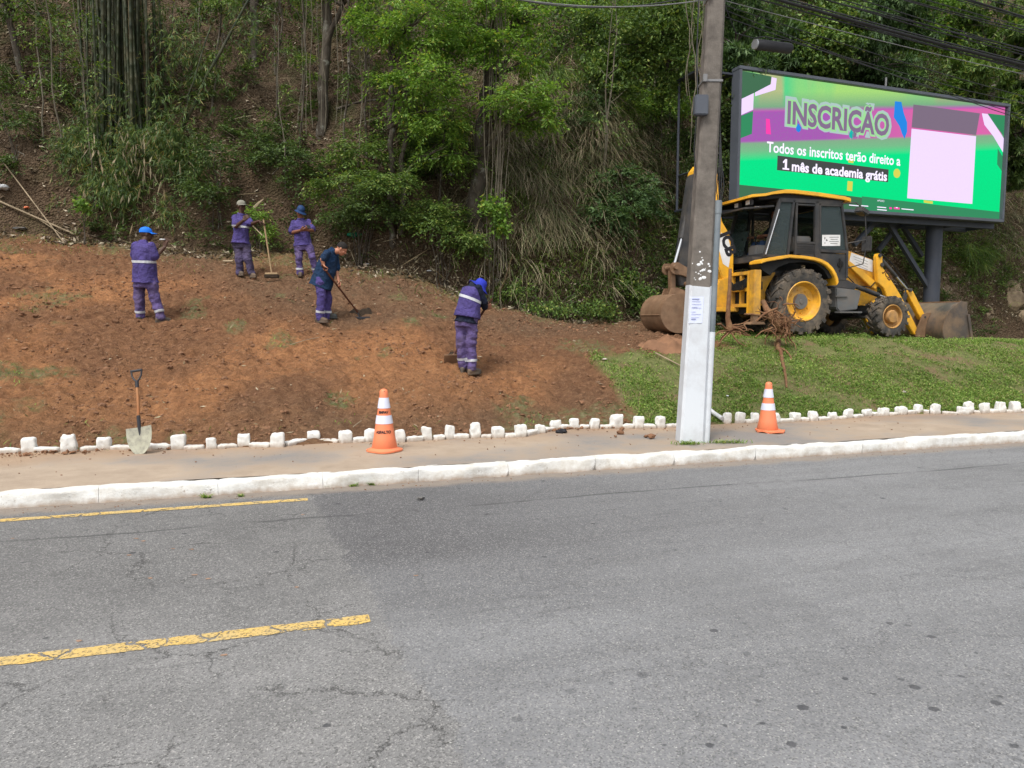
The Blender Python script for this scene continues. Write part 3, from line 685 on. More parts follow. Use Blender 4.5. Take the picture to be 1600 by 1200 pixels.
# ------------------------------------------------------------------ traffic cones
def cone_r(z): return .155 - (.155 - .052) * (z / .66)
def make_cone(loc, label, rz, hgt, broken=False):
    t = empty("traffic_cone", loc, label, "traffic cone", "orange and white traffic cones", rot=(0, 0, rz)); t.scale = (hgt / .75,) * 3
    mb = MB(); mb.lathe([(.150, .03), (.155, .035), (.128, .17), (cone_r(.33) , .33), (.0775, .48), (.052, .67), (.048, .72), (.036, .742), (.012, .75)], n=40)
    mb.build("cone_body", M['cone'], t, smooth=60)
    mb = MB()
    n = 48; R = []
    for k in range(n):
        a = 2 * math.pi * k / n; q = .205 + .012 * math.cos(4 * a) + (.05 * max(0, math.cos(a + .5)) if broken else 0); 
        if broken and 2.0 < a < 4.2: q = .165
        R.append((q * math.cos(a), q * math.sin(a)))
    V = []
    for rr, zz in ((.145, .05), (.165, .034), (1, .020), (1.0, .0)):
        for k in range(n):
            x, y = R[k]; l = math.hypot(x, y)
            if rr < 1: x, y = x / l * rr, y / l * rr
            bend = (.02 * math.sin(3 * k / n * 2 * math.pi) if broken and rr >= 1 else 0)
            V.append((x, y, zz + abs(bend)))
    mb.add(V, [(i * n + k, i * n + (k + 1) % n, (i + 1) * n + (k + 1) % n, (i + 1) * n + k) for i in range(3) for k in range(n)] + [tuple(range(3 * n, 4 * n))])
    mb.build("cone_base", M['cone'], t, smooth=50)
    for z0, z1 in ((.335, .435), (.52, .645)):
        mb = MB(); mb.lathe([(cone_r(z0) - .028 * 0 + .0035 - (.155 - .128 - .0265) * 0, z0), (cone_r(z1) + .0035, z1)], n=40); 
        mb.f = mb.f[:-2]; mb.build("reflective_band", M['reflect'], t, smooth=60)
    mb = MB(); mb.lathe([(.011, 0), (.011, .002)], (0, 0, 0), 'Y', 14); me = mb.mesh("grip_hole"); me.transform(Matrix.Translation((.004, -.047, .715))); link("grip_hole", me, M['ink'], t, False)
    return t
def cone_text(parent, body, z, size, scale_h):
    me = text_mesh(body, size, M['ink'], bold=.002, align='CENTER')
    for v in me.vertices:
        x, y = v.co.x, v.co.y; zz = z + y; r = cone_r(zz) + .0045; a = -math.pi / 2 + x / r - .1
        v.co = (r * math.cos(a), r * math.sin(a), zz)
    return link("hand_lettering", me, M['ink'], parent, False)
# the profile used for both body and bands is one straight taper
x, y, z = at_uv(601, 704, .15)
c1 = make_cone((x, y, z), "orange and white traffic cone with handwritten words left of the pole, near the shovel", math.atan2(-x, y) * 1.0, .74)
cone_text(c1, "EMPAV", .462, .040, 1); cone_text(c1, "ASFALTO", .225, .046, 1)
x, y, z = at_uv(1199, 675, .15)
c2 = make_cone((x, y, z), "orange and white traffic cone with torn base flange, right of the pole", .3, .70, True)

# ------------------------------------------------------------------ shovel leaning on the edging
def spade():
    x, y, z = at_uv(219, 709, .152); top = PT(213, 578, y + .34)
    t = empty("shovel", (x, y, z), "square mouthed shovel with wooden shaft standing against the white border stones", "shovel")
    a = Vector((x, y, z)); tp = Vector(top); ax = (tp - a).normalized(); side = Vector((1, 0, 0)); side = (side - ax * side.dot(ax)).normalized(); nr = side.cross(ax)
    L = (tp - a).length
    def p(s, h, n=0): return a + side * s + ax * h + nr * n
    mb = MB(); W = .148; rows = []
    outl = [(0, .05), (.035, .085), (.09, .118), (.16, .14), (.24, .148), (.32, .147)]
    V = []; m = 11
    for (h, ww) in outl:
        for k in range(m):
            s = -1 + 2 * k / (m - 1); V.append(p(s * ww, h, -.018 * (1 - s * s) + .012 * (h / .32) ** 2))
    o = len(V); V += [q - nr * .004 for q in V]
    F_ = []
    for i in range(len(outl) - 1):
        for k in range(m - 1):
            q = (i * m + k, i * m + k + 1, (i + 1) * m + k + 1, (i + 1) * m + k); F_.append(q); F_.append(tuple(x_ + o for x_ in reversed(q)))
    mb.add(V, F_); mb.build("blade", M['blade'], t, world=True, smooth=50)
    mb = MB(); mb.tube([p(0, .08, -.03), p(0, .20, -.03), p(0, .33, -.008), p(0, .46, 0)], [.008, .014, .02, .021], 10); mb.build("socket", M['plastic_black'], t, world=True)
    mb = MB(); mb.tube([p(0, .42), p(.004, L * .6), p(0, L - .16)], .0165, 12); mb.build("shaft", M['wood_red'], t, world=True)
    mb = MB(); hh = L - .17
    mb.tube([p(0, hh - .05), p(0, hh + .035)], .022, 12)
    for s in (-1, 1): mb.tube([p(0, hh + .02), p(s * .03, hh + .05), p(s * .055, hh + .10), p(s * .060, hh + .155)], [.011, .011, .010, .010], 8)
    mb.tube([p(-.068, hh + .16), p(.068, hh + .16)], .015, 10); mb.build("grip", M['plastic_black'], t, world=True)
spade()

# ------------------------------------------------------------------ utility pole, conduit, cables
PB = at_uv(1081, 691, .15); PB = Vector((PB[0], PB[1] + .12, .15)); PD = PB.y
PTOP = Vector(PT(1117, 8, PD + .02))
def pole_pt(z):
    k = (z - PB.z) / (PTOP.z - PB.z); return PB.lerp(PTOP, k) if k <= 1 else PTOP + (PTOP - PB) * (k - 1)
pole = empty("utility_pole", PB, "tall brown concrete utility pole with white painted lower part and a paper notice", "utility pole")
def pole_w(z): return .305 - (z - .15) * .0175
def ring_mesh(z0, z1, extra, n, mat, name, ragged=0.0):
    V = []; zs = np.linspace(z0, z1, n)
    for j, zz in enumerate(zs):
        c = pole_pt(zz); hw = pole_w(zz) / 2 + extra; b_ = .03
        for (sx, sy) in ((-hw, -hw + b_), (-hw + b_, -hw), (hw - b_, -hw), (hw, -hw + b_), (hw, hw - b_), (hw - b_, hw), (-hw + b_, hw), (-hw, hw - b_)):
            dz = ragged * math.sin(sx * 40 + 1) if j == n - 1 else 0
            V.append(c + Vector((sx, sy, dz)))
    F_ = [(i * 8 + k, i * 8 + (k + 1) % 8, (i + 1) * 8 + (k + 1) % 8, (i + 1) * 8 + k) for i in range(n - 1) for k in range(8)] + [tuple(range((n - 1) * 8, n * 8))]
    return MB().add(V, F_).build(name, mat, pole, world=True, smooth=20)
ring_mesh(.05, 9.5, 0, 30, M['concrete'], "shaft")
ring_mesh(.12, 2.12, .003, 12, M['polepaint'], "white_paint_coat", .02)
# loose splashes of paint above the coat
r_ = random.Random(5); mb = MB()
for k in range(26):
    zz = 2.2 + abs(r_.gauss(0, .16)) ; c = pole_pt(zz); hw = pole_w(zz) / 2; s = r_.uniform(.006, .02); xx = r_.gauss(0, .04)
    if zz > 2.62: continue
    mb.ell(c + Vector((xx, -hw - .0005, 0)), (s * r_.uniform(.8, 1.6), .002, s), 8, 5)
mb.build("paint_splash", M['white'], pole, world=True)
c = pole_pt(1.83); q = pole_w(1.83) / 2
mb = MB(); V = []; n = 6
for i in range(n):
    for j in range(7):
        xx = -q + .005 + .17 * i / (n - 1); zz = 1.66 + .33 * j / 6; cc = pole_pt(zz)
        V.append((cc.x + xx, cc.y - pole_w(zz) / 2 - .0075 - .003 * math.sin(i * 2 + j), zz))
mb.add(V, [(i * 7 + j, (i + 1) * 7 + j, (i + 1) * 7 + j + 1, i * 7 + j + 1) for i in range(n - 1) for j in range(6)])
mb.build("paper_notice", mat_plain('notice_paper', (.64, .68, .84), .7, .05), pole, world=True)
mb = MB()
for j, zz in enumerate((1.96, 1.93, 1.895, 1.86, 1.85, 1.80, 1.77, 1.73, 1.71)):
    cc = pole_pt(zz); L = (.09, .11, .12, .07, .12, .05, .12, .10, .06)[j]; th = .010 if j in (0, 8) else .0035
    mb.box((cc.x - q + .03 + L / 2, cc.y - pole_w(zz) / 2 - .0125, zz), (L, .001, th))
mb.build("printed_lines", mat_plain('faded_blue_ink', (.25, .28, .5), .7), pole, world=True)
mb = MB(); cx = lambda z: pole_pt(z) + Vector((pole_w(z) / 2 + .040, -.08, 0))
mb.tube([cx(.1), cx(1.2), cx(2.2), cx(3.18)], .042, 16); mb.build("conduit", M['pvc'], pole, world=True, smooth=60)
mb = MB(); mb.tube([cx(3.02), cx(3.17)], .047, 16); mb.build("conduit_collar", M['pvc'], pole, world=True, smooth=60)
mb = MB(); mb.tube([cx(.1), cx(.9), cx(1.55)], .0435, 16); mb.build("conduit_paint", M['polepaint'], pole, world=True, smooth=60)
mb = MB()
for k in range(4): mb.tube([cx(3.15) + Vector((.01 * k, 0, 0)), cx(3.3) + Vector((-.03 + .03 * k, .0, .02 * k)), pole_pt(3.7) + Vector((.15 + .01 * k, -.05, 0)), pole_pt(4.4) + Vector((.14, .0 + .02 * k, 0)), pole_pt(5.6) + Vector((.12, .03 * k, 0))], .006, 6)
mb.build("riser_cable", M['cable'], pole, world=True)
for zz, hh in ((5.62, .055), (4.62, .03)):
    cc = pole_pt(zz); ww = pole_w(zz) + .02
    mb = MB(); mb.box(cc, (ww, ww, hh)); mb.box(cc + Vector((-ww / 2 + .02, -ww / 2 - .02, .02)), (.05, .04, .09)); mb.build("steel_band", M['galv' if zz > 5 else 'cablegrey'], pole, world=True, bevel=.004)
cc = Vector(PT(1095, 165, PD - .12)); mb = MB(); mb.box(cc, (.165, .11, .24)); mb.build("junction_box", M['frame'], pole, world=True, bevel=.012)
mb = MB(); mb.tube([cc + Vector((-.05, 0, -.12)), cc + Vector((-.06, .05, -.5)), cc + Vector((.0, .1, -1.0)), cc + Vector((.02, .06, -1.4))], .006, 6)
mb.tube([cc + Vector((-.04, 0, .12)), cc + Vector((-.05, .05, .6)), cc + Vector((-.02, .12, 1.5))], .008, 6); mb.build("box_cable", M['cable'], pole, world=True)
mb = MB(); cc = pole_pt(6.1); mb.box(cc + Vector((0, -.2, 0)), (1.1, .09, .11)); mb.build("crossarm", M['concrete'], pole, world=True, bevel=.01)

ud = Vector((cA, sA, 0))
def cable(a, b_, sag, r, label, n=40, mat='cable', grp="overhead cables running right from the pole"):
    a, b_ = Vector(a), Vector(b_); pts = []
    for i in range(n + 1):
        t = i / n; p = a.lerp(b_, t); p.z -= sag * 4 * t * (1 - t); pts.append(p)
    mb = MB(); mb.tube(pts, r, 6); o = mb.build("overhead_cable", M[mat]); tag(o, label, "cable", grp)
    return pts
rc = random.Random(11)
# thick twisted bundle at pole top
a0 = pole_pt(5.74)
for k in range(5):
    off = Vector((0, rc.uniform(-.06, .02), rc.uniform(-.05, .05)))
    cable(a0 + Vector((.05, -.15, -.02)) + off, a0 + ud * 34 + Vector((0, 0, .3)) + off * 1.5, 1.0 + rc.uniform(-.05, .05), .014 if k < 3 else .009, "black cable in the thick bundle that leaves the pole just below the steel band", grp="cables of the thick bundle leaving the pole")
for k in range(18):
    z0 = 5.92 + k * .045 + rc.uniform(-.03, .03)
    cable(pole_pt(z0) + Vector((0, rc.uniform(-.3, .1), 0)), pole_pt(0) + ud * 34 + Vector((0, rc.uniform(-.4, .3), z0 + .35)), 1.15 + rc.uniform(-.25, .2), rc.choice((.006, .008, .011, .007)), "thin black cable of the upper group crossing the top right of the picture", grp="cables of the upper group")
for k, (zz, sg, e) in enumerate(((5.55, 1.3, -1.2), (5.5, 1.6, -1.9), (5.6, .9, -.9), (5.42, 1.1, -2.6))):
    cable(pole_pt(zz) + Vector((.05, -.05, 0)), pole_pt(0) + ud * 30 + Vector((0, 0, zz + e + 1.2)), sg * .9, .005, ("topmost thin drooping wire below the cable bundle", "thin drooping wire that crosses the upper right corner of the billboard", "thin grey wire close under the cable bundle", "lowest thin drooping wire right of the pole")[k], mat='cablegrey' if k == 2 else 'cable', grp="thin drooping wires")
for k, (zz, ex, ez) in enumerate(((5.62, 0, 0), (5.78, 0, 0), (5.70, 0, 0))):
    cable(pole_pt(zz) + Vector((-.1, 0, 0)), Vector(PT((560, 640, 700)[k], (-66, -60, -32)[k], (8.2, 8.6, 9.6)[k])), .25, .007, ("grey wire leaving the pole to the left at the steel band", "highest wire leaving the pole to the left", "thin wire leaving the pole to the left toward the trees")[k], mat='cablegrey' if k == 0 else 'cable', grp="wires leaving the pole to the left")
# splice closure hanging on the cables
q0 = Vector(PT(1180, 69, PD + .25)); q1 = Vector(PT(1235, 76, PD + .45)); dd = (q1 - q0).normalized()
t = empty("cable_splice_box", (q0 + q1) / 2, "black cylindrical cable splice box hanging from the cables right of the pole", "cable splice box")
mb = MB(); mb.tube([q0, q0 + dd * .02, q1 - dd * .02, q1], [.055, .066, .066, .058], 20); mb.build("housing", M['cable'], t, world=True, smooth=40)
mb = MB(); mb.tube([q0 - dd * .012, q0 + dd * .012], .06, 20); mb.build("end_cap", M['galv'], t, world=True)
mb = MB(); up = Vector((0, 0, .085)); mb.tube([q0 + up * .9, q0.lerp(q1, .25) + up * 1.25, q0.lerp(q1, .5) + up * 1.15, q1 + up * 1.1], .008, 6); mb.build("hanger", M['cable'], t, world=True)
pts = [pole_pt(5.5) + Vector((.1, -.1, 0)), Vector(PT(1150, 52, PD + .1)), q0 + up * .8]
mb = MB(); mb.tube(pts, .006, 6); mb.build("tail_cable", M['cable'], t, world=True)
mb = MB(); mb.tube([q1 + up, q1 + up + ud * 3 + Vector((0, 0, -.35)), q1 + ud * 8 + Vector((0, 0, -.6)), q1 + ud * 20 + Vector((0, 0, -.4))], .005, 6); mb.build("tail_cable", M['cable'], t, world=True)

# ------------------------------------------------------------------ LED billboard on steel columns
BL = Vector(PT(1150, 315, 20.0)); BR = Vector(PT(1568, 352, 23.5)); bx = (BR - BL); BWID = Vector((bx.x, bx.y, 0)).length; bx = Vector((bx.x, bx.y, 0)).normalized(); by = Vector((-bx.y, bx.x, 0))
BH = 3.6; BLz = (BL.z + BR.z) / 2; BANG = math.atan2(bx.y, bx.x)
O_b = Vector((BL.x, BL.y, BLz))
bb = empty("led_billboard", O_b, "large lit LED billboard with green advertising screen on dark steel columns", "billboard", rot=(0, 0, BANG))
def bpix(px, py, depth=0.0):
    """pixel -> (X along board, Z up) on its front plane"""
    r = Vector(ray(px, py)); o = O_b + by * depth; s = (o - Vector(CAM)).dot(by) / r.dot(by); p = Vector(CAM) + r * s - o
    return p.dot(bx), p.z
W_ = BWID
mb = MB(); fr = .09
mb.box((W_ / 2, .15, BH - fr / 2), (W_, .34, fr)); mb.box((W_ / 2, .15, fr / 2), (W_, .34, fr)); mb.box((fr / 2, .15, BH / 2), (fr, .338, BH - 2 * fr - .004)); mb.box((W_ - fr / 2, .15, BH / 2), (fr, .338, BH - 2 * fr - .004))
mb.build("frame", M['frame'], bb, bevel=.01)
mb = MB(); mb.box((W_ / 2, .20, BH / 2), (W_ - .28, .2, BH - .28)); mb.build("cabinet", M['board'], bb)
# screen picture: coloured fields as thin sheets, each a little proud of the one behind
X0, X1, Z0, Z1 = fr + .005, W_ - fr - .005, fr + .005, BH - fr - .005
b = NB('led_screen'); xy = b.n("ShaderNodeSeparateXYZ"); b.set(xy, 0, b.coords()); sx = b.math('DIVIDE', xy.outputs[0], W_); sz = b.math('DIVIDE', xy.outputs[2], BH)
# bands run slightly upward to the right
q = b.math('SUBTRACT', sz, b.math('MULTIPLY', sx, .30))
base = b.ramp(b.math('ADD', q, .35), [(.0, (.0, .66, .19)), (.67, (.0, .68, .22)), (.74, (.17, .42, .22)), (.805, (.22, .33, .22)), (.82, (.42, .06, .42)), (1.0, (.45, .06, .40))])
warm = b.noise(.42, 2, .5, vec=b.mapping(b.coords(), (1, 1, .3)))
mag = b.ramp(b.math('ADD', q, .02), [(.0, 0.0), (.465, 0.0), (.485, 1.0), (.69, 1.0), (.70, 0.0), (1, 0.0)])
magc = b.mix(b.ramp(sx, [(.3, 0.0), (.62, 1.0)]), (.36, .045, .40), (.66, .07, .36))
topc = b.mix(b.ramp(warm, [(.42, 0.0), (.6, 1.0)]), (.10, .55, .22), (.36, .60, .16))
topc = b.mix(b.ramp(b.noise(.8, 2, .5, vec=b.mapping(b.coords(), (1, 1, .25), loc=(3, 0, 0))), [(.5, 0.0), (.6, .7)]), topc, (.55, .36, .2))
topg = b.mix(b.ramp(q, [(.70, 1.0), (.82, 0.0)]), topc, (.17, .32, .2))
c = b.mix(b.ramp(q, [(.68, 0.0), (.71, 1.0)]), base, topg)
c = b.mix(mag, c, magc)
c = b.mix(b.math('MULTIPLY', b.ramp(b.noise(70, 2), [(.35, 1.0), (.7, 0.0)]), .30), c, (.02, .3, .12))
e_ = b.n("ShaderNodeEmission"); b.set(e_, "Color", c); b.set(e_, "Strength", .82)
M['screen'] = b.done(e_.outputs[0])
def sheet(pts, yoff, mat, name):
    mb = MB(); n = len(pts); mb.add([(x_, yoff, z_) for x_, z_ in pts], [tuple(range(n))]); return mb.build(name, mat, bb, smooth=0)
sheet([(X0, Z0), (X1, Z0), (X1, Z1), (X0, Z1)], .09, M['screen'], "screen")
EM = dict(dk=mat_emit('screen_dark_green', (.045, .12, .065), .9), dkg=mat_emit('screen_mid_green', (.03, .20, .09), .9), li=mat_emit('screen_lilac', (.72, .58, .86), .85), gy=mat_emit('screen_grey', (.05, .055, .055), .9), gy2=mat_emit('screen_mauve_grey', (.16, .12, .17), .9), wh=mat_emit('screen_white', (.80, .74, .90), .9), pk=mat_emit('screen_pink', (.78, .05, .34), .85), bl=mat_emit('screen_blue', (.02, .20, .62), .85), tl=mat_emit('screen_teal', (.01, .38, .34), .85), yl=mat_emit('screen_yellow', (.55, .55, .08), .85), out=mat_emit('screen_outline', (.34, .46, .44), .85), lt=mat_emit('screen_letter', (.19, .13, .22), .85), lg=mat_emit('screen_lime', (.3, .62, .28), .8))
def pl(pix, yoff, mat, name="screen_graphic"): return sheet([bpix(*p) for p in pix], yoff, EM[mat], name)
def clampx(pts): return [(min(max(x_, X0), X1), min(max(z_, Z0), Z1)) for x_, z_ in pts]
def plc(pix, yoff, mat, name="screen_graphic"): return sheet(clampx([bpix(*p) for p in pix]), yoff, EM[mat], name)
mag_l = (1168, 113)
plc([(1160, 105), (1209, 118), (1207, 131), (1160, 155)], .086, 'dk')                       # dark corner top left
plc([(1209, 119), (1217, 121), (1215, 139), (1183, 149), (1183, 143), (1208, 130)], .083, 'li')
plc([(1160, 154), (1181, 144), (1180, 170), (1160, 179)], .083, 'li')
plc([(1160, 180), (1180, 172), (1178, 208), (1160, 215)], .083, 'dkg')
plc([(1150, 287), (1240, 296), (1328, 305), (1420, 317), (1490, 326), (1575, 332), (1575, 360), (1140, 330)], .083, 'dk')
plc([(1350, 306), (1570, 331), (1570, 358), (1350, 335)], .080, 'dkg')
plc([(1547, 176), (1580, 180), (1578, 213), (1560, 196)], .083, 'dkg')
plc([(1538, 176), (1547, 177), (1560, 196), (1578, 216), (1578, 238), (1556, 212), (1542, 194)], .080, 'li')
plc([(1563, 231), (1580, 245), (1580, 268), (1562, 256)], .083, 'dkg')
pl([(1431, 162), (1535, 176), (1529, 210), (1428, 198)], .080, 'gy2', "screen_panel")           # greyed head of the lilac panel
pl([(1428, 200), (1529, 212), (1523, 318), (1421, 309)], .080, 'li', "screen_panel")
pl([(1402, 157), (1412, 158), (1416, 176), (1421, 190), (1421, 205), (1417, 216), (1413, 208), (1409, 196), (1400, 182)], .080, 'bl')
for k, (xx, yy) in enumerate(((1251, 198), (1334, 208))): pl([(xx - 1, yy - 7), (xx + 4, yy), (xx + 3, yy + 5), (xx, yy + 8), (xx - 4, yy + 5), (xx - 4, yy)], .074, ('bl', 'tl')[k])
pl([(1200, 184), (1206, 185), (1208, 209), (1200, 208)], .082, 'pk')
pl([(1328, 282), (1336, 283), (1335, 298), (1327, 297)], .083, 'yl'); pl([(1329, 246), (1337, 247), (1337, 254), (1329, 253)], .0835, 'yl')
mb = MB(); x_, z_ = bpix(1405, 270); mb.lathe([(.13, 0), (.13, .002)], (x_, .080, z_), 'Y', 20); mb.build("screen_graphic", EM['yl'], bb, smooth=0)
pl([(1447, 312), (1461, 314), (1461, 318), (1447, 316)], .078, 'yl')
pl([(1218, 242), (1392, 264), (1391, 284), (1217, 265)], .078, 'gy', "text_box")
def btext(body, pA, pB, yoff, mat, bold=0.0, name="screen_text", sq=1.0, hpx=None):
    xa, za = bpix(*pA); xb, zb = bpix(*pB); me = text_mesh(body, 1.0, None, bold=bold)
    xs = [v.co.x for v in me.vertices]; ys = [v.co.y for v in me.vertices]; wd = max(xs) - min(xs); s = (xb - xa) / wd; hs = s * sq
    if hpx: hs = hpx / (max(ys))
    sl = (zb - za) / (xb - xa)
    for v in me.vertices:
        X_ = (v.co.x - min(xs)) * s; v.co = (xa + X_, yoff, za + X_ * sl + v.co.y * hs)
    return link(name, me, EM[mat], bb, False)
btext("Todos os inscritos terão direito a", (1201, 236), (1410, 258), .074, 'wh', .018, hpx=.27)
btext("mês de academia grátis", (1240, 266), (1389, 282), .072, 'wh', .03, hpx=.26)
for k_ in (0,):
    pl([(1226.0, 252.0), (1230.0, 247.6), (1232.8, 248.0), (1232.3, 262.0), (1236, 262.4), (1235.9, 265), (1225.5, 263.8), (1225.6, 261.4), (1229, 261.7), (1229.3, 252.6), (1226.8, 254.2)], .0715, 'wh', "screen_text")
btext("INSCRIÇÃO", (1229, 190), (1396, 213), .0780, 'out', .13, hpx=.86)
btext("INSCRIÇÃO", (1232, 191), (1393, 212), .0760, 'lg', .085, hpx=.78)
btext("INSCRIÇÃO", (1233, 191), (1392, 211), .0740, 'lt', .03, hpx=.74)
btext("APOIO", (1374, 314), (1385, 315), .076, 'wh', .0, hpx=.05)
for (xa, xb, yy, m_) in ((1330, 1345, 319, 'wh'), (1349, 1360, 320, 'wh'), (1374, 1388, 322, 'wh'), (1374, 1389, 326, 'wh'), (1393, 1397, 323, 'pk'), (1400, 1409, 323, 'pk'), (1403, 1406, 323, 'wh'), (1412, 1431, 325, 'wh')):
    pl([(xa, yy), (xb, yy + (xb - xa) * .09), (xb, yy + 3 + (xb - xa) * .09), (xa, yy + 3)] if m_ == 'pk' else [(xa, yy), (xb, yy + (xb - xa) * .09), (xb, yy + 1.4 + (xb - xa) * .09), (xa, yy + 1.4)], .0765 if xa != 1403 else .074, m_, "sponsor_mark")
# columns, struts, rear truss
def bl_(X_, Y_, Z_): return O_b + bx * X_ + by * Y_ + Vector((0, 0, Z_))
for cx_ in (2.2, 8.05):
    p = bl_(cx_, .75, 0); zb = float(HW(p.x, p.y)) - .4
    mb = MB(); mb.tube([(cx_, .75, zb - O_b.z), (cx_, .75, 0.02)], .235, 28); mb.build("column", M['board'], bb, smooth=50)
mb = MB()
mb.box((W_ / 2, .33, -.09), (W_ - .1, .12, .16)); mb.box((W_ / 2, 1.25, -.09), (W_ - .1, .12, .16)); mb.box((W_ / 2, 1.25, BH - .1), (W_ - .1, .1, .1))
for k in range(8):
    xx = .08 + (W_ - .16) * k / 7; mb.box((xx, .79, -.09), (.08, .80, .10)); mb.box((xx, 1.252, BH / 2), (.08, .08, BH - .2)); mb.box((xx, .75, BH - .1), (.06, .9, .06))
    if k < 7: mb.beam((xx, 1.25, 0), (xx + (W_ - .16) / 7, 1.25, BH - .15), .05, .05)
mb.build("rear_truss", M['board'], bb)
for a_, c_ in (((1376, 338), (1334, 383)), ((1381, 338), (1463, 470))):
    xa, za = bpix(*a_, .75); xb, zb = bpix(*c_, .75)
    mb = MB(); mb.beam((xa, .75, za), (xb, .75, zb), .12, .12); mb.build("strut", M['board'], bb)
for a_, c_ in (((1408, 345), (1372, 392)), ((1405, 345), (1440, 400))):
    xa, za = bpix(*a_, 1.25); xb, zb = bpix(*c_, 1.25)
    mb = MB(); mb.beam((xa, 1.25, za), (xb, 1.25, zb), .12, .12); mb.build("strut", M['board'], bb)
mb = MB(); x_, z_ = bpix(1384, 135, .6); mb.tube([(x_, .6, BH - .1), (x_, .6, z_ + .25)], .03, 8); mb.build("antenna_post", M['cablegrey'], bb)
mb = MB()
for zz in (-.05, BH - .15): mb.box((-.55, .75, zz), (1.1, 1.0, .05))
mb.tube([(-1.05, 1.2, -.05), (-1.05, 1.2, BH - .15)], .035, 8); mb.tube([(-1.05, .3, -.05), (-1.05, .3, .9)], .025, 8); mb.tube([(-1.05, .3, .9), (-1.05, 1.2, .9)], .02, 8)
mb.build("service_platform", M['board'], bb)
# ------------------------------------------------------------------ backhoe loader (local axes: X forward, Y left, Z up, origin under the rear axle)
BH_O = Vector((5.780, 16.605, 1.405)); BH_A = math.radians(16)
bk = empty("backhoe_loader", BH_O, "yellow and black backhoe loader with muddy wheels parked on the grass terrace", "backhoe loader", rot=(0, 0, BH_A))
def part(mb, name, mat, bevel=0.0, smooth=35, parent=None): return mb.build(name, M[mat], parent or bk, bevel=bevel, smooth=smooth)
def tyre(R, W, rim, c, nl, side, far=False, name="wheel"):
    """tyre with chevron lugs; side = -1 when the dished face looks to -Y"""
    mb = MB(); hw = W / 2
    prof = [(rim, -hw * .78), (rim + .02, -hw * .92), (rim + (R - rim) * .45, -hw), (R - .055, -hw * .93), (R - .035, -hw * .75), (R - .03, 0), (R - .035, hw * .75), (R - .055, hw * .93), (rim + (R - rim) * .45, hw), (rim + .02, hw * .92), (rim, hw * .78)]
    mb.lathe(prof, (0, 0, 0), 'Y', 64, True)
    for k in range(nl):
        for s in (-1, 1):
            a0 = 2 * math.pi * (k + (.5 if s > 0 else 0)) / nl
            path = []
            for t in (0, .33, .66, 1.0):
                yy = s * hw * (1.02 - .98 * t); aa = a0 + t * .30 * (1 if True else -1); rr = R - .04 * max(0, 1 - t * 3) - .008
                path.append((yy, aa, rr))
            wa = .62 * math.pi / nl * .62; V = []
            for (yy, aa, rr) in path:
                for (da, dr) in ((-wa, -.06), (wa, -.06), (wa * .8, 0), (-wa * .8, 0)):
                    q = rr + dr; V.append((q * math.cos(aa + da), yy, q * math.sin(aa + da)))
            Fs = [(i * 4 + j, i * 4 + (j + 1) % 4, (i + 1) * 4 + (j + 1) % 4, (i + 1) * 4 + j) for i in range(3) for j in range(4)] + [(3, 2, 1, 0), (12, 13, 14, 15)]
            mb.add(V, Fs)
            # shoulder block
            V = []
            for (rr, yy) in ((R - .005, 1.02), (R - .11, 1.03)):
                for da in (-wa, wa):
                    V.append((rr * math.cos(a0 + da), s * hw * yy, rr * math.sin(a0 + da)))
            for (rr, yy) in ((R - .005, .8), (R - .11, .9)):
                for da in (-wa, wa): V.append((rr * math.cos(a0 + da), s * hw * yy, rr * math.sin(a0 + da)))
            mb.add(V, [(0, 1, 3, 2), (4, 6, 7, 5), (0, 4, 5, 1), (2, 3, 7, 6), (0, 2, 6, 4), (1, 5, 7, 3)])
    me = mb.mesh("tyre", 0, 40); me.transform(Matrix.Translation(c)); 
    wh = link("wheel", me, M['tyre'], bk, False)
    return wh
# rear wheels
for s in (-1, 1):
    c = Vector((0, s * .93, .68)); wh = tyre(.69, .43, .40, c, 19, s)
    f_ = s                                      # outward direction
    mb = MB(); o = s * .215
    mb.lathe([(.415, o * .80), (.42, o * .93), (.405, o * .98), (.385, o * .93), (.375, o * .62), (.34, o * .42), (.33, o * .30), (.23, o * .22), (.20, o * .30)], tuple(c), 'Y', 48); del mb.f[-2]
    for k in range(8):
        a = 2 * math.pi * k / 8 + .2; mb.tube([(c.x + .245 * math.cos(a), c.y + o * .2, c.z + .245 * math.sin(a)), (c.x + .245 * math.cos(a), c.y + o * .34, c.z + .245 * math.sin(a))], .017, 6)
    part(mb, "rim", 'yellow', parent=wh, smooth=40)
    mb = MB(); mb.lathe([(.165, o * .1), (.165, o * .48), (.155, o * .55), (.05, o * .56), (.045, o * .62), (.01, o * .62)], tuple(c), 'Y', 32)
    part(mb, "hub", 'greybox', parent=wh, smooth=40)
FX = 2.33; FZ = .37
for s in (-1, 1):
    c = Vector((FX, s * .93, FZ)); wh = tyre(.455, .31, .245, c, 17, s); o = s * .155
    mb = MB(); mb.lathe([(.25, o * .8), (.262, o * .93), (.25, o * 1.0), (.232, o * .92), (.225, o * .5), (.20, o * .35), (.15, o * .3)], tuple(c), 'Y', 40); del mb.f[-2]
    part(mb, "rim", 'hub', parent=wh, smooth=40)
    mb = MB(); mb.lathe([(.145, o * .2), (.145, o * .85), (.125, o * 1.08), (.03, o * 1.12), (.01, o * 1.12)], tuple(c), 'Y', 28)
    for k in range(6):
        a = 2 * math.pi * k / 6; mb.tube([(c.x + .18 * math.cos(a), c.y + o * .3, c.z + .18 * math.sin(a)), (c.x + .18 * math.cos(a), c.y + o * .52, c.z + .18 * math.sin(a))], .014, 6)
    part(mb, "hub", 'hub', parent=wh, smooth=40)
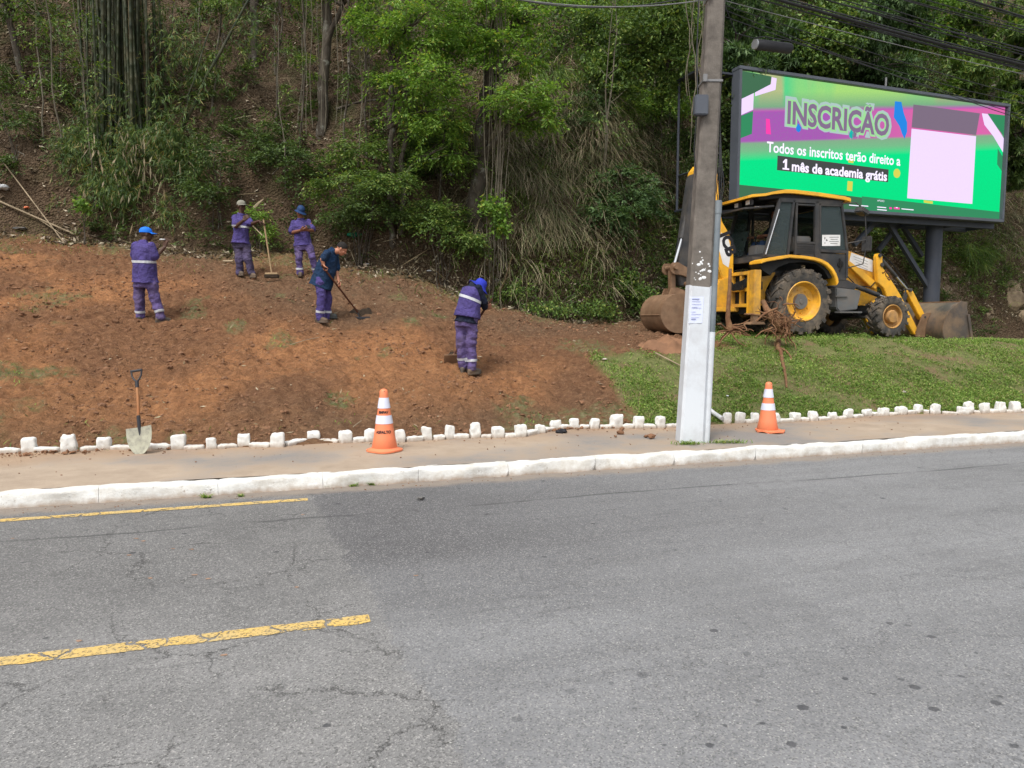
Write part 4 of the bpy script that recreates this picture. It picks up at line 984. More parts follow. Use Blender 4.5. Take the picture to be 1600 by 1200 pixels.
# axles and chassis
mb = MB(); mb.tube([(0, -.85, .68), (0, .85, .68)], .12, 16); mb.box((0, 0, .66), (.5, .5, .42)); mb.box((.9, 0, .70), (2.6, .46, .28)); mb.tube([(.2, 0, .6), (2.2, 0, .42)], .05, 10)
mb.box((.3, 0, .98), (1.9, 1.1, .30)); part(mb, "chassis", 'dark', .015)
mb = MB(); mb.tube([(FX, -.85, FZ), (FX, -.4, .40), (FX, .4, .40), (FX, .85, FZ)], [.10, .075, .075, .10], 14); mb.box((FX, 0, .48), (.35, .4, .3)); mb.tube([(FX - .2, -.6, .36), (FX - .2, .6, .36)], .03, 8); part(mb, "front_axle", 'black', .01)
mb = MB(); mb.prism([(1.36, .62), (2.05, .62), (2.42, .78), (2.42, 1.02), (1.36, 1.04)], -.50, .50); part(mb, "side_frame", 'yellow', .012)
# cab floor, fenders
mb = MB(); mb.box((.35, 0, 1.24), (1.7, 1.30, .20)); mb.box((-.55, 0, 1.56), (.95, 1.52, .12)); part(mb, "cab_floor", 'black', .01)
for s in (-1, 1):
    ptsT = [(-1.09, 1.50), (-.95, 1.545), (-.41, 1.635), (-.05, 1.62), (.20, 1.595), (.38, 1.555), (.53, 1.49), (.66, 1.39), (.75, 1.27), (.80, 1.16), (.815, 1.08)]
    ptsB = [(x_ - .055 * min(1, max(0, (x_ + .2))), z_ - .065) for x_, z_ in ptsT][::-1]
    mb = MB(); mb.prism(ptsT + ptsB, s * .76, s * 1.18); part(mb, "fender", 'yellow_bright', .012)
    mb = MB(); lo = [(x_, z_ - .07) for x_, z_ in ptsT[:-2]]; lo2 = [(.62, 1.16), (.5, 1.33), (.3, 1.46), (0, 1.50), (-.35, 1.47), (-.62, 1.38), (-.78, 1.24), (-.80, 1.20), (-.98, 1.30)]
    mb.prism(lo + lo2, s * .74, s * 1.10); part(mb, "fender_liner", 'dark', .006)
# cab pillars and panels (near and far side)
mbp = MB()
def bar(a, b_, w_=.06, h_=.06): mbp.beam(a, b_, w_, h_)
for s in (-1, 1):
    Y = s * .78
    bar((-.745, Y, 1.62), (-.40, Y, 2.83), .06, .07)               # rear corner
    bar((-.19, Y, 1.58), (-.07, Y, 2.82), .06, .06)                # second
    bar((.005, Y, 1.60), (.005, Y, 2.82), .05, .05)
    bar((.55, Y, 1.20), (.50, Y, 2.82), .06, .11)                  # middle pillar
    bar((1.32, Y, 1.20), (1.31, Y, 1.80), .06, .06); bar((1.31, Y, 1.80), (1.12, Y, 2.82), .06, .06)
    bar((-.42, Y, 2.80), (1.14, Y, 2.80), .06, .09); bar((-.76, Y, 1.64), (-.19, Y, 1.62), .06, .06)
    bar((.0, Y, 2.72), (.5, Y, 2.72), .05, .04); bar((.0, Y, 1.93), (.5, Y, 1.93), .05, .05); 
    bar((.60, Y, 1.20), (1.32, Y, 1.18), .05, .06); bar((.60, Y, 1.78), (1.31, Y, 1.76), .05, .07); bar((.62, Y, 1.2), (.585, Y, 2.74), .05, .05); bar((.585, Y, 2.74), (1.14, Y, 2.74), .05, .05)
bar((-.41, -.8, 2.80), (-.41, .8, 2.80)); bar((-.745, -.8, 1.64), (-.745, .8, 1.64), .06, .10); bar((1.13, -.8, 2.8), (1.13, .8, 2.8)); bar((1.31, -.8, 1.80), (1.31, .8, 1.80)); bar((1.32, -.5, 1.2), (1.32, .5, 1.2))
part(mbp, "cab_frame", 'black', .008)
for s in (-1, 1):
    mb = MB(); mb.box((.26, s * .775, 1.79), (.50, .03, .22)); mb.box((.36, s * .775, 1.64), (.44, .03, .10))
    for k in range(4): mb.box((.25, s * .797, 1.72 + .047 * k), (.42, .012, .014))
    part(mb, "side_panel", 'black', .005)
    mb = MB(); mb.box((.96, s * .775, 1.46), (.68, .022, .52)); part(mb, "lower_door", 'black', .005)
mb = MB()
for s in (-1, 1):
    for (o4) in ([(-.70, 1.66), (-.21, 1.66), (-.10, 2.76), (-.385, 2.76)], [(.62, 1.80), (1.28, 1.80), (1.10, 2.72), (.60, 2.72)]):
        mb.prism(o4, s * .775, s * .783); part(mb, "side_window", 'glass', smooth=0); mb = MB()
mb = MB(); mb.prism([(1.300, 1.82), (1.306, 1.82), (1.128, 2.76), (1.122, 2.76)], -.74, .74); part(mb, "windscreen", 'glass', smooth=0)
mb = MB(); mb.prism([(-.735, 1.70), (-.729, 1.70), (-.57, 2.25), (-.576, 2.25)], .05, .74); part(mb, "rear_window", 'glass', smooth=0)
# raised rear window frame and gas strut
mb = MB()
for s in (-1, 1): mb.beam((-.50, s * .72, 2.68), (-1.22, s * .72, 2.60), .04, .04)
mb.beam((-1.22, -.72, 2.60), (-1.22, .72, 2.60), .04, .04); part(mb, "raised_window_frame", 'black', .006)
mb = MB(); mb.prism([(-.52, 2.672), (-1.20, 2.596), (-1.20, 2.590), (-.52, 2.666)], -.70, .70); part(mb, "raised_window_glass", 'glass', smooth=0)
mb = MB(); mb.tube([(-.44, -.815, 2.60), (-.735, -.815, 1.66)], .016, 8); mb.tube([(-.62, -.70, 2.675), (-.98, -.74, 2.64)], .014, 8); part(mb, "window_strut", 'chrome')
# roof
mb = MB(); TOP = [(-1.22, 2.84), (-1.12, 2.87), (-.80, 2.905), (-.62, 2.95), (-.33, 3.005), (-.1, 3.01), (.5, 2.98), (1.15, 2.93), (1.30, 2.90), (1.31, 2.87)]
BOT = [(x_, z_ - (.055 if x_ < -.5 else .075)) for x_, z_ in TOP][::-1]
mb.prism(TOP + BOT, -.86, .86); part(mb, "roof", 'yellow_bright', .02)
mb = MB(); mb.prism([(-.95, 2.83), (-.33, 2.93), (1.2, 2.86), (1.2, 2.83), (-.4, 2.83), (-.9, 2.78)], -.80, .80); part(mb, "roof_liner", 'dark', .004)
for s in (-.62, -.2, .62):
    mb = MB(); mb.box((-1.02, s, 2.74), (.09, .17, .12)); part(mb, "work_lamp", 'black', .015)
    mb = MB(); mb.box((-1.068, s, 2.74), (.008, .14, .09)); part(mb, "lamp_lens", 'white', .003)
# door handle, mirrors
mb = MB(); mb.tube([(1.13, -.80, 1.34), (1.13, -.83, 1.40), (1.13, -.83, 1.56), (1.13, -.80, 1.62)], .014, 8); mb.lathe([(.075, 0), (.075, -.018), (.05, -.02)], (1.15, -.787, 1.5), 'Y', 18); part(mb, "door_handle", 'dark')
mb = MB(); mb.tube([(1.12, -.80, 2.78), (1.30, -1.02, 2.78), (1.50, -1.06, 2.62), (1.58, -1.06, 1.9), (1.56, -1.0, 1.50), (1.34, -.8, 1.42)], .013, 8); mb.tube([(1.32, -.8, 1.95), (1.56, -1.06, 2.0)], .013, 8); part(mb, "mirror_arm", 'black')
mb = MB(); mb.box((1.60, -1.04, 1.92), (.06, .22, .33), (0, 0, .3)); mb.box((1.46, -1.02, 2.60), (.26, .2, .12), (0, .3, .3)); part(mb, "mirror", 'black', .02)
# sticker on the door
mb = MB(); mb.box((.90, -.786, 2.0), (.46, .003, .235), (0, -.03, 0)); part(mb, "door_sticker", 'white')
mb = MB(); r_ = random.Random(2)
for k in range(4): mb.box((.97 + .0 * k, -.7885, 2.07 - .045 * k), (.24 - .03 * (k % 2) * 2, .001, .010), (0, -.03, 0))
mb.box((.735, -.7885, 2.04), (.02, .001, .045)); mb.prism([(.76, 1.985), (.81, 1.985), (.785, 2.03)], -.7880, -.7892); mb.box((.74, -.7885, 1.94), (.035, .001, .012)); part(mb, "sticker_print", 'ink', smooth=0)
# seat and operator's console
mb = MB(); mb.box((.12, 0, 1.74), (.48, .50, .16)); mb.box((.35, .02, 2.08), (.13, .48, .62), (0, -.12, 0)); mb.box((.38, .02, 2.46), (.08, .26, .16)); part(mb, "operator_seat", 'black', .03)
for c_, z_ in (((-.58, -.32, 1.75), (.30, .32, .28)), ((.30, -.52, 1.92), (.44, .24, .34)), ((-.58, .35, 1.72), (.2, .2, .22))):
    mb = MB(); mb.box(c_, z_); part(mb, "console", 'greybox', .03)
for s in (-.18, .18):
    mb = MB(); mb.tube([(-.5, s, 1.65), (-.60, s * 1.3, 2.05)], .012, 8); mb.ell((-.60, s * 1.3, 2.07), (.03, .03, .035)); part(mb, "lever", 'dark')
mb = MB(); mb.lathe([(.17, -.012), (.185, 0), (.17, .012), (.16, 0)], (0, 0, 0), 'Z', 24, True); me = mb.mesh("wheel"); me.transform(Matrix.Translation((.93, 0, 2.0)) @ Matrix.Rotation(math.radians(-35), 4, 'Y')); link("steering_wheel", me, M['dark'], bk, False)
mb = MB(); mb.tube([(1.15, 0, 1.3), (.93, 0, 2.0)], .04, 10); mb.box((1.15, 0, 1.62), (.2, .5, .5)); part(mb, "dashboard", 'dark', .02)
# bonnet
mb = MB(); mb.prism([(1.36, 1.02), (1.36, 1.86), (1.55, 1.865), (2.34, 1.645), (2.46, 1.50), (2.55, 1.04)], -.44, .44); part(mb, "bonnet", 'yellow', .03)
mb = MB(); mb.prism([(2.555, 1.10), (2.60, 1.10), (2.50, 1.52), (2.46, 1.52)], -.38, .38); part(mb, "grille", 'dark', .006)
mb = MB(); mb.prism([(1.66, 1.53), (1.72, 1.79), (2.30, 1.635), (2.31, 1.37)], -.444, -.4465); part(mb, "bonnet_sticker", 'white', smooth=0)
mb = MB()
for k in range(4): mb.prism([(1.78 + .03 * k, 1.70 - .06 * k), (1.785 + .03 * k, 1.712 - .06 * k), (2.18, 1.605 - .06 * k), (2.175, 1.593 - .06 * k)], -.4462, -.4472)
part(mb, "sticker_print", 'galv', smooth=0)
mb = MB(); mb.tube([(1.5, .25, 1.8), (1.5, .25, 2.35)], .04, 12); part(mb, "exhaust", 'dark')
# step and side box
mb = MB(); mb.prism([(.86, .99), (1.50, .93), (1.52, .88), (1.44, .52), (.98, .47), (.90, .55)], -1.03, -.62); part(mb, "battery_box", 'greybox', .02)
mb = MB(); mb.box((1.18, -1.06, .46), (.58, .16, .035)); part(mb, "step", 'greybox', .006); mb = MB(); mb.box((1.0, -1.04, .80), (.30, .04, .03)); part(mb, "step", 'greybox', .006)
mb = MB(); mb.prism([(.70, 1.16), (1.36, 1.16), (1.62, 1.05), (1.55, .95), (.86, 1.02), (.70, 1.08)], -.80, -.45); part(mb, "step_bracket", 'black', .012)
mb = MB(); mb.prism([(.86, .99), (1.50, .93), (1.44, .52), (.98, .47), (.90, .55)], .62, 1.03); part(mb, "fuel_tank", 'black', .02)
# loader arms
for s in (-1, 1):
    y0, y1 = s * .53, s * .62
    mb = MB(); mb.prism([(1.50, 1.52), (1.56, 1.60), (2.22, 1.20), (2.36, 1.08), (2.30, .98), (2.14, 1.05)], s * .50, s * .585); part(mb, "arm_link", 'yellow_bright', .01)
    elbow = [(2.20, 1.70), (2.24, 1.765), (2.33, 1.765), (2.37, 1.69), (2.38, 1.46), (2.54, 1.30), (2.92, .84), (3.10, .58), (3.34, .22), (3.46, .02), (3.44, -.05), (3.33, -.03), (3.22, .10), (2.98, .42), (2.72, .66), (2.54, .80), (2.44, 1.0), (2.27, 1.12)]
    mb = MB(); mb.prism(elbow, y0 + s * .03, y1 + s * .05); part(mb, "loader_arm", 'yellow_bright', .012)
    mb = MB(); mb.tube([(2.35, s * .53, 1.52), (2.35, s * .70, 1.52)], .045, 14); mb.tube([(2.28, s * .53, 1.72), (2.28, s * .70, 1.72)], .04, 14); mb.tube([(3.40, s * .52, .02), (3.40, s * .71, .02)], .045, 14); part(mb, "pivot_pin", 'black')
    mb = MB(); mb.tube([(1.40, s * .66, 1.12), (2.30, s * .66, .85)], .052, 16); part(mb, "lift_cylinder", 'black', smooth=50)
    mb = MB(); mb.tube([(2.30, s * .66, .85), (2.55, s * .66, .775)], .03, 12); part(mb, "lift_rod", 'chrome', smooth=50)
    mb = MB(); mb.tube([(2.28, s * .60, 1.74), (2.82, s * .60, 1.27)], .042, 14); part(mb, "tilt_cylinder", 'black', smooth=50)
    mb = MB(); mb.tube([(2.82, s * .60, 1.27), (3.17, s * .60, .965)], .024, 12); part(mb, "tilt_rod", 'chrome', smooth=50)
    mb = MB(); mb.tube([(2.30, s * .64, 1.80), (2.62, s * .67, 1.56), (3.0, s * .64, 1.20), (3.18, s * .62, 1.0)], .011, 6); mb.tube([(1.45, s * .5, 1.38), (1.75, s * .6, 1.06), (2.1, s * .64, 1.02), (2.35, s * .56, 1.2)], .012, 6); part(mb, "hose", 'dark')
    mb = MB(); mb.prism([(3.09, .93), (3.14, 1.01), (3.21, 1.01), (3.27, .93), (3.62, .42), (3.60, .33), (3.52, .30), (3.22, .72)], s * .54, s * .66); part(mb, "tipping_lever", 'yellow_bright', .01)
    mb = MB(); mb.tube([(3.15, s * .5, .97), (3.15, s * .72, .97)], .04, 12); mb.tube([(3.57, s * .5, .36), (3.57, s * .72, .36)], .035, 12); mb.beam((3.14, s * .6, .95), (2.98, s * .6, .52), .05, .09); part(mb, "tipping_link", 'black', .006)
me = text_mesh("JCB", .17, None, bold=.006)
me.transform(Matrix.Translation((2.40, -.6725, 1.36)) @ Matrix.Rotation(math.radians(50), 4, 'Y') @ Matrix.Rotation(math.radians(90), 4, 'X')); link("arm_decal", me, mat_plain('faded_decal', (.12, .05, .02), .7), bk, False)
# front bucket: shell with curved back, end plates, cutting edge
shell_o = [(3.70, -.15), (3.64, -.05), (3.62, .12), (3.66, .30), (3.76, .48), (3.92, .62), (4.10, .70)]
shell_i = [(4.10, .67), (3.94, .59), (3.80, .46), (3.70, .29), (3.665, .12), (3.68, -.03), (3.73, -.11), (4.42, -.13), (4.42, -.165)]
mb = MB(); mb.prism(shell_o + shell_i, -1.13, 1.13); part(mb, "front_bucket", 'steel_dark', .006)
fb = bk.children[-1]
for s in (-1, 1):
    mb = MB(); mb.prism([(3.68, -.16), (3.615, .10), (3.68, .34), (3.80, .52), (4.0, .66), (4.13, .715), (4.28, .70), (4.28, .58), (4.34, .30), (4.44, -.16)], s * 1.13, s * 1.16); part(mb, "end_plate", 'steel_dark', .004, parent=fb)
    mb = MB(); mb.beam((4.30, s * 1.175, .42), (4.44, s * 1.175, -.15), .035, .07); part(mb, "side_cutter", 'steel_dark', .004, parent=fb)
mb = MB(); mb.box((4.12, 0, .705), (.07, 2.26, .03)); mb.tube([(3.64, -1.12, .10), (3.64, 1.12, .10)], .012, 6)
part(mb, "rim_bar", 'rust', .004, parent=fb)
for yy in (-.70, -.5, .5, .70):
    mb = MB(); mb.prism([(3.60, -.10), (3.34, -.08), (3.36, .08), (3.50, .42), (3.62, .46), (3.74, .46), (3.64, .28), (3.60, .10)], yy - .015, yy + .015); part(mb, "hinge_plate", 'rust', .004, parent=fb)
# rear frame, kingpost, stabilisers
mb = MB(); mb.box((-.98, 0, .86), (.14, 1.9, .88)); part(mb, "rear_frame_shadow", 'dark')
mb = MB()
for zz in (1.27, .93, .60): mb.box((-1.10, 0, zz), (.10, 2.1, .075))
for yy in (-.55, -.2, .2, .55): mb.box((-1.10, yy, .93), (.098, .06, .60))
part(mb, "rear_frame", 'yellow', .008)
for s in (-1, 1):
    mb = MB(); mb.box((-1.10, s * 1.02, .86), (.17, .17, .92)); mb.box((-1.16, s * .88, .86), (.06, .06, .90)); part(mb, "stabiliser_housing", 'yellow', .01)
    mb = MB(); mb.box((-1.10, s * 1.02, .34), (.12, .12, .25)); mb.prism([(-1.28, .20), (-.92, .20), (-.96, .26), (-1.24, .26)], s * .88, s * 1.16); part(mb, "stabiliser_foot", 'rust', .008)
    mb = MB(); mb.prism([(-.95, 1.30), (-.40, 1.30), (-.62, .95), (-.66, .60), (-.95, .60)], s * .40, s * .72); part(mb, "rear_body", 'yellow', .012)
    mb = MB(); mb.box((-.80, s * .735, 1.02), (.13, .03, .17)); part(mb, "tail_lamp", 'black', .008)
mb = MB(); r_ = random.Random(4)
for k in range(7):
    y0 = -.75 + .1 * k; mb.tube([(-1.17, -.15, 1.18 - .03 * k), (-1.25, -.45, 1.04 - .02 * k), (-1.2, -.75, 1.12 - .03 * k), (-1.14, -.9, 1.2)], .014, 6)
for k in range(5): mb.tube([(-1.2, -.1 + .06 * k, 1.3), (-1.32, -.05 + .06 * k, 1.55), (-1.36, .0 + .04 * k, 1.9), (-1.45, .02 * k, 2.2)], .015, 6)
part(mb, "hydraulic_hose", 'dark')
mb = MB(); mb.prism([(-1.16, .52), (-1.16, 1.24), (-1.42, 1.15), (-1.55, .95), (-1.55, .62), (-1.40, .50)], -.20, .20); mb.box((-1.35, -.32, .52), (.60, .12, .10)); part(mb, "kingpost", 'yellow', .015)
# boom (tall curved plates) and dipper
boom = [(-1.18, .68), (-1.08, .78), (-1.07, 1.30), (-1.08, 1.90), (-1.22, 2.18), (-1.38, 2.40), (-1.47, 2.90), (-1.50, 3.30), (-1.55, 3.52), (-1.72, 3.62), (-1.92, 3.58), (-2.05, 3.42), (-2.05, 3.22), (-1.92, 3.12), (-1.84, 2.80), (-1.74, 2.20), (-1.52, 1.60), (-1.30, 1.10), (-1.24, .80)]
mb = MB(); mb.prism(boom, -.17, .17); part(mb, "boom", 'yellow_bright', .02)
mb = MB(); mb.prism([(-1.15, 1.80), (-1.24, 2.08), (-1.40, 2.16), (-1.48, 1.9), (-1.34, 1.5), (-1.2, 1.42)], -.1720, -.1740); part(mb, "boom_logo_plate", 'white', smooth=0)
me = text_mesh("JCB", .34, None, bold=.02)
me.transform(Matrix.Translation((-1.43, -.1765, 2.13)) @ Matrix.Rotation(math.radians(68), 4, 'Y') @ Matrix.Rotation(math.radians(90), 4, 'X')); link("boom_logo", me, M['ink'], bk, False)
mb = MB(); mb.tube([(-1.30, 0, 1.30), (-1.62, 0, 2.4)], .07, 14); part(mb, "boom_cylinder", 'black')
dip = [(-1.86, 3.46), (-1.96, 3.50), (-2.10, 3.30), (-2.16, 2.9), (-2.30, 1.9), (-2.38, 1.36), (-2.32, 1.02), (-2.16, 1.00), (-2.06, 1.30), (-1.96, 2.2), (-1.88, 3.0)]
mb = MB(); mb.prism(dip, -.13, .13); part(mb, "dipper", 'black', .015)
mb = MB(); mb.tube([(-2.02, -.05, 3.02), (-2.27, -.05, 2.02)], .072, 16); part(mb, "bucket_cylinder", 'frame_c' if 'frame_c' in M else 'black', smooth=50)
mb = MB(); mb.tube([(-2.27, -.05, 2.02), (-2.45, -.05, 1.42)], .036, 12); part(mb, "bucket_rod", 'chrome', smooth=50)
for yy in (-.20, .16):
    mb = MB(); mb.prism([(-2.60, 1.42), (-2.56, 1.50), (-2.42, 1.51), (-2.20, 1.40), (-2.10, 1.24), (-2.16, 1.18), (-2.34, 1.24), (-2.54, 1.26), (-2.60, 1.32)], yy, yy + .045); part(mb, "tipping_link", 'rust', .01)
mb = MB(); mb.tube([(-2.50, -.28, 1.40), (-2.50, .26, 1.40)], .05, 14); mb.beam((-2.47, 0, 1.36), (-2.45, 0, .86), .13, .12); mb.tube([(-2.45, -.20, .86), (-2.45, .20, .86)], .05, 12); mb.tube([(-2.2, -.2, 1.06), (-2.2, .2, 1.06)], .05, 12); part(mb, "bucket_link", 'rust', .01)
# digging bucket, rounded back to the rear
arc = []
for k in range(15):
    a = math.radians(88 + (268 - 88) * k / 14); arc.append((-2.56 + .42 * math.cos(a), .43 + .41 * math.sin(a)))
out_ = [(-2.18, .86)] + arc + [(-2.20, .04)]
inn = [(x_ * .93 + -.17, .43 + (z_ - .43) * .93) for x_, z_ in reversed(out_)]
mb = MB(); mb.prism(out_ + inn, -.50, .42); part(mb, "rear_bucket", 'rust', .006, smooth=30); rb = bk.children[-1]
for s, yy in ((-1, -.50), (1, .42)):
    mb = MB(); mb.prism([(-2.16, .87)] + arc + [(-2.18, .03)], yy, yy + s * .025); part(mb, "bucket_side", 'rust', .004, parent=rb)
for yy in (-.17, .15):
    mb = MB(); mb.prism([(-2.62, .83), (-2.56, .97), (-2.42, .98), (-2.2, .90), (-2.16, .85)], yy - .02, yy + .02); part(mb, "bucket_lug", 'rust', .006, parent=rb)
mb = MB(); mb.tube([(-2.985, -.50, .40), (-2.985, .42, .40)], .013, 6)
for k in range(5): mb.prism([(-2.22, .01), (-2.22, .07), (-2.0, .05)], -.46 + .2 * k, -.38 + .2 * k)
part(mb, "wear_strip", 'rust', .0, parent=rb)
# ------------------------------------------------------------------ people
def V3(p): return Vector([float(q) for q in p])
def hand(mb, wrist, d, pn, side, curl=.5, sc=1.0, spread=.0):
    """palm with four bent fingers and a thumb; d towards the fingertips, pn the way the palm looks, side = thumb side (unit)"""
    d = d.normalized(); side = (side - d * side.dot(d)).normalized(); pn = (pn - d * pn.dot(d) - side * pn.dot(side)).normalized()
    for k in range(4):
        o = side * (.030 - .020 * k) * sc
        mb.capsule(wrist + o * .7, wrist + d * .082 * sc + o, .016 * sc, .0135 * sc, 8)
    ln = (.070, .078, .072, .056)
    for k in range(4):
        o = side * (.032 - .0215 * k) * sc; p = wrist + d * .085 * sc + o; L = ln[k] * sc; a = curl * .35; q = p
        for j, fr_ in enumerate((.42, .33, .25)):
            dd = (d * math.cos(a) + pn * math.sin(a) + side * spread * (1.5 - k) * .3).normalized(); e = q + dd * L * fr_
            mb.capsule(q, e, (.0102 - .0012 * j) * sc, (.0095 - .0012 * j) * sc, 7); q = e; a += curl * (.75 if j == 0 else .6)
    t0 = wrist + d * .02 * sc + side * .028 * sc; t1 = t0 + (d * .6 + side * .75 + pn * .25).normalized() * .038 * sc; t2 = t1 + (d * .9 + side * .2 + pn * (.2 + curl * .5)).normalized() * .036 * sc; t3 = t2 + (d * .8 - side * .1 + pn * (.2 + curl * .5)).normalized() * .024 * sc
    mb.capsule(t0, t1, .0145 * sc, .012 * sc, 7); mb.capsule(t1, t2, .012 * sc, .0105 * sc, 7); mb.capsule(t2, t3, .0105 * sc, .008 * sc, 7)
def head_shapes(mb, c, f, u, sc=1.0):
    f = f.normalized(); u = (u - f * u.dot(f)).normalized(); s = f.cross(u); R = Matrix((s, f, u)).transposed()
    def L(x, y, z): return c + (s * x + f * y + u * z) * sc
    mb.ell(L(0, -.012, .03), (.074 * sc, .094 * sc, .092 * sc), 20, 14, R)       # skull
    mb.ell(L(0, .018, -.035), (.058 * sc, .068 * sc, .075 * sc), 16, 12, R)      # face
    mb.ell(L(0, .05, -.085), (.030 * sc, .028 * sc, .024 * sc), 12, 8, R)        # chin
    mb.ell(L(0, .082, .022), (.050 * sc, .012 * sc, .011 * sc), 12, 8, R)        # brow
    mb.capsule(L(0, .086, .012), L(0, .103, -.026), .009 * sc, .0135 * sc, 8)    # nose
    for q in (-1, 1):
        mb.ell(L(q * .012, .094, -.030), (.009 * sc, .009 * sc, .008 * sc), 8, 6, R)
        mb.ell(L(q * .076, -.008, -.008), (.010 * sc, .020 * sc, .032 * sc), 10, 8, R)  # ears
        mb.ell(L(q * .036, .066, -.022), (.020 * sc, .016 * sc, .018 * sc), 10, 8, R)   # cheeks
    mb.ell(L(0, .084, -.056), (.024 * sc, .010 * sc, .006 * sc), 10, 6, R); mb.ell(L(0, .082, -.067), (.021 * sc, .011 * sc, .007 * sc), 10, 6, R)
    return L, R
def torso(mb, pts):
    """pts: list of (centre, side vector, half width, half depth)"""
    n = 28; V = []; m = len(pts)
    for i, (c, s, rw, rd) in enumerate(pts):
        ax = (pts[min(i + 1, m - 1)][0] - pts[max(i - 1, 0)][0]).normalized(); s = (s - ax * s.dot(ax)).normalized(); f = ax.cross(s)
        for k in range(n):
            a = 2 * math.pi * k / n; ca, sa_ = math.cos(a), math.sin(a)
            V.append(c + s * math.copysign(abs(ca) ** .85, ca) * rw + f * math.copysign(abs(sa_) ** .85, sa_) * rd)
    mb.add(V, [(i * n + k, i * n + (k + 1) % n, (i + 1) * n + (k + 1) % n, (i + 1) * n + k) for i in range(m - 1) for k in range(n)] + [tuple(reversed(range(n))), tuple(range((m - 1) * n, m * n))])
def chain(mb, pts, rs, n=16):
    for i in range(len(pts) - 1): mb.capsule(pts[i], pts[i + 1], rs[i], rs[i + 1], n)

FD = []
def figure(d, label, J, foot, face, headc, up=(0, 0, 1), skin='skin_mid', shirt='purple', trousers='purple2', sleeve='short', boots='boot', build=1.0, stripes=True, waist_stripe=None, hemext=.0, base=None, belly=1.0, seed=0, headsc=1.0):
    dn = float(hit(*foot)[1]); d0, d = d, dn
    P_ = {k: V3(PT(*(v[:2]), d + v[2])) for k, v in J.items() if not k.startswith('hand')}
    b0 = V3(base) if base is not None else Vector(((P_['anL'].x + P_['anR'].x) / 2, (P_['anL'].y + P_['anR'].y) / 2, min(P_['anL'].z, P_['anR'].z) - .08))
    root = empty("person", b0, label, "person")
    f = Vector(face).normalized(); hc = V3(PT(headc[0], headc[1], d + headc[2]))
    sh = (P_['shL'] - P_['shR']); hp = (P_['hpL'] - P_['hpR']); mid_s = (P_['shL'] + P_['shR']) / 2; mid_h = (P_['hpL'] + P_['hpR']) / 2
    su, hu = sh.normalized(), hp.normalized(); sw = sh.length / 2; hw = max(hp.length / 2 + .06, .14)
    neck = mid_s.lerp(hc, .35)
    # body
    mb = MB(); L_, R_ = head_shapes(mb, hc, f, Vector(up), headsc)
    chain(mb, [mid_s, neck, hc - Vector(up) * .03], [.062, .056, .056])
    c1 = mid_h.lerp(mid_s, .35); c2 = mid_h.lerp(mid_s, .75)
    torso(mb, [(mid_h - (mid_s - mid_h) * .12, hu, hw * .7, .08), (mid_h, hu, hw * .8, .10), (c1, (hu + su).normalized(), hw * .7, .09), (c2, su, sw * .7, .09), (mid_s - (mid_s - mid_h) * .08, su, sw * .6, .065), (mid_s.lerp(neck, .5), su, .06, .05)])
    for s in 'LR':
        a0 = P_['sh' + s] + (mid_s - P_['sh' + s]) * .22 - (mid_s - mid_h).normalized() * .035
        chain(mb, [a0, P_['sh' + s].lerp(P_['el' + s], .35), P_['el' + s], P_['wr' + s]], [.035, .045, .042, .028])
        chain(mb, [P_['hp' + s], P_['kn' + s], P_['an' + s]], [.062, .055, .04])
        k = J.get('hand' + s)
        if k: hand(mb, P_['wr' + s], Vector(k[0]), Vector(k[1]), Vector(k[2]), k[3], build, k[4] if len(k) > 4 else 0)
    body = link("body", remeshed(mb, .0065, 2), M[skin], root)
    # shirt
    mb = MB(); ax = (mid_s - mid_h).normalized()
    hem = mid_h - ax * hemext
    B = build
    torso(mb, [(hem - ax * .03, hu, (hw + .038) * B, .158 * B * belly), (mid_h, hu, (hw + .018) * B, .145 * B * belly), (c1, (hu + su).normalized(), (hw + .0) * B, .145 * B * belly), (c2, su, max(sw * .92, .15) * B, .145 * B), (mid_s - ax * .04, su, sw * .95 * B, .11 * B), (mid_s + ax * .012, su, sw * .72, .085), (mid_s + ax * .05, su, sw * .40, .07), (mid_s.lerp(neck, .75), su, .068, .066)])
    for s in 'LR':
        a, e, w_ = P_['sh' + s], P_['el' + s], P_['wr' + s]
        if sleeve == 'short': a = a + (mid_s - a) * .10 - ax * .018; chain(mb, [a, a.lerp(e, .45), a.lerp(e, .82)], [.066 * B, .068 * B, .074 * B])
        elif sleeve == 'long': chain(mb, [a - ax * .01, e, e.lerp(w_, .92)], [.064 * B, .056 * B, .045 * B])
        else: mb.capsule(a, a.lerp(e, .12), .072 * B, .07 * B, 14)
    sm = remeshed(mb, .011, 2, (.024, 8, seed, .8)); shirt_o = link("shirt", sm, M[shirt], root)
    if waist_stripe is not None:
        q = V3(PT(waist_stripe[0], waist_stripe[1], d)); t = max(0, min(1, (q - mid_h).dot(ax) / (mid_s - mid_h).length)); pc = mid_h.lerp(mid_s, t)
        band(sm, pc - b0, ax if len(waist_stripe) < 3 else Vector(waist_stripe[2]), .021, mat=M['stripe'], parent=root, maxr=.32)
    mb = MB(); cn = mid_s.lerp(neck, .62); axn = (hc - mid_s).normalized(); s_ = (su - axn * su.dot(axn)).normalized(); fr_ = axn.cross(s_); V = []
    for (r_, h_) in ((.074, -.012), (.070, .022), (.064, .026), (.086, -.006), (.080, -.016)):
        for k in range(20):
            a = 2 * math.pi * k / 20; V.append(cn + s_ * r_ * math.cos(a) + fr_ * r_ * .95 * math.sin(a) + axn * h_)
    mb.add(V, [(i * 20 + k, i * 20 + (k + 1) % 20, (i + 1) * 20 + (k + 1) % 20, (i + 1) * 20 + k) for i in range(4) for k in range(20)]); mb.build("collar", M[shirt], root, world=True, smooth=60)
    # trousers
    mb = MB()
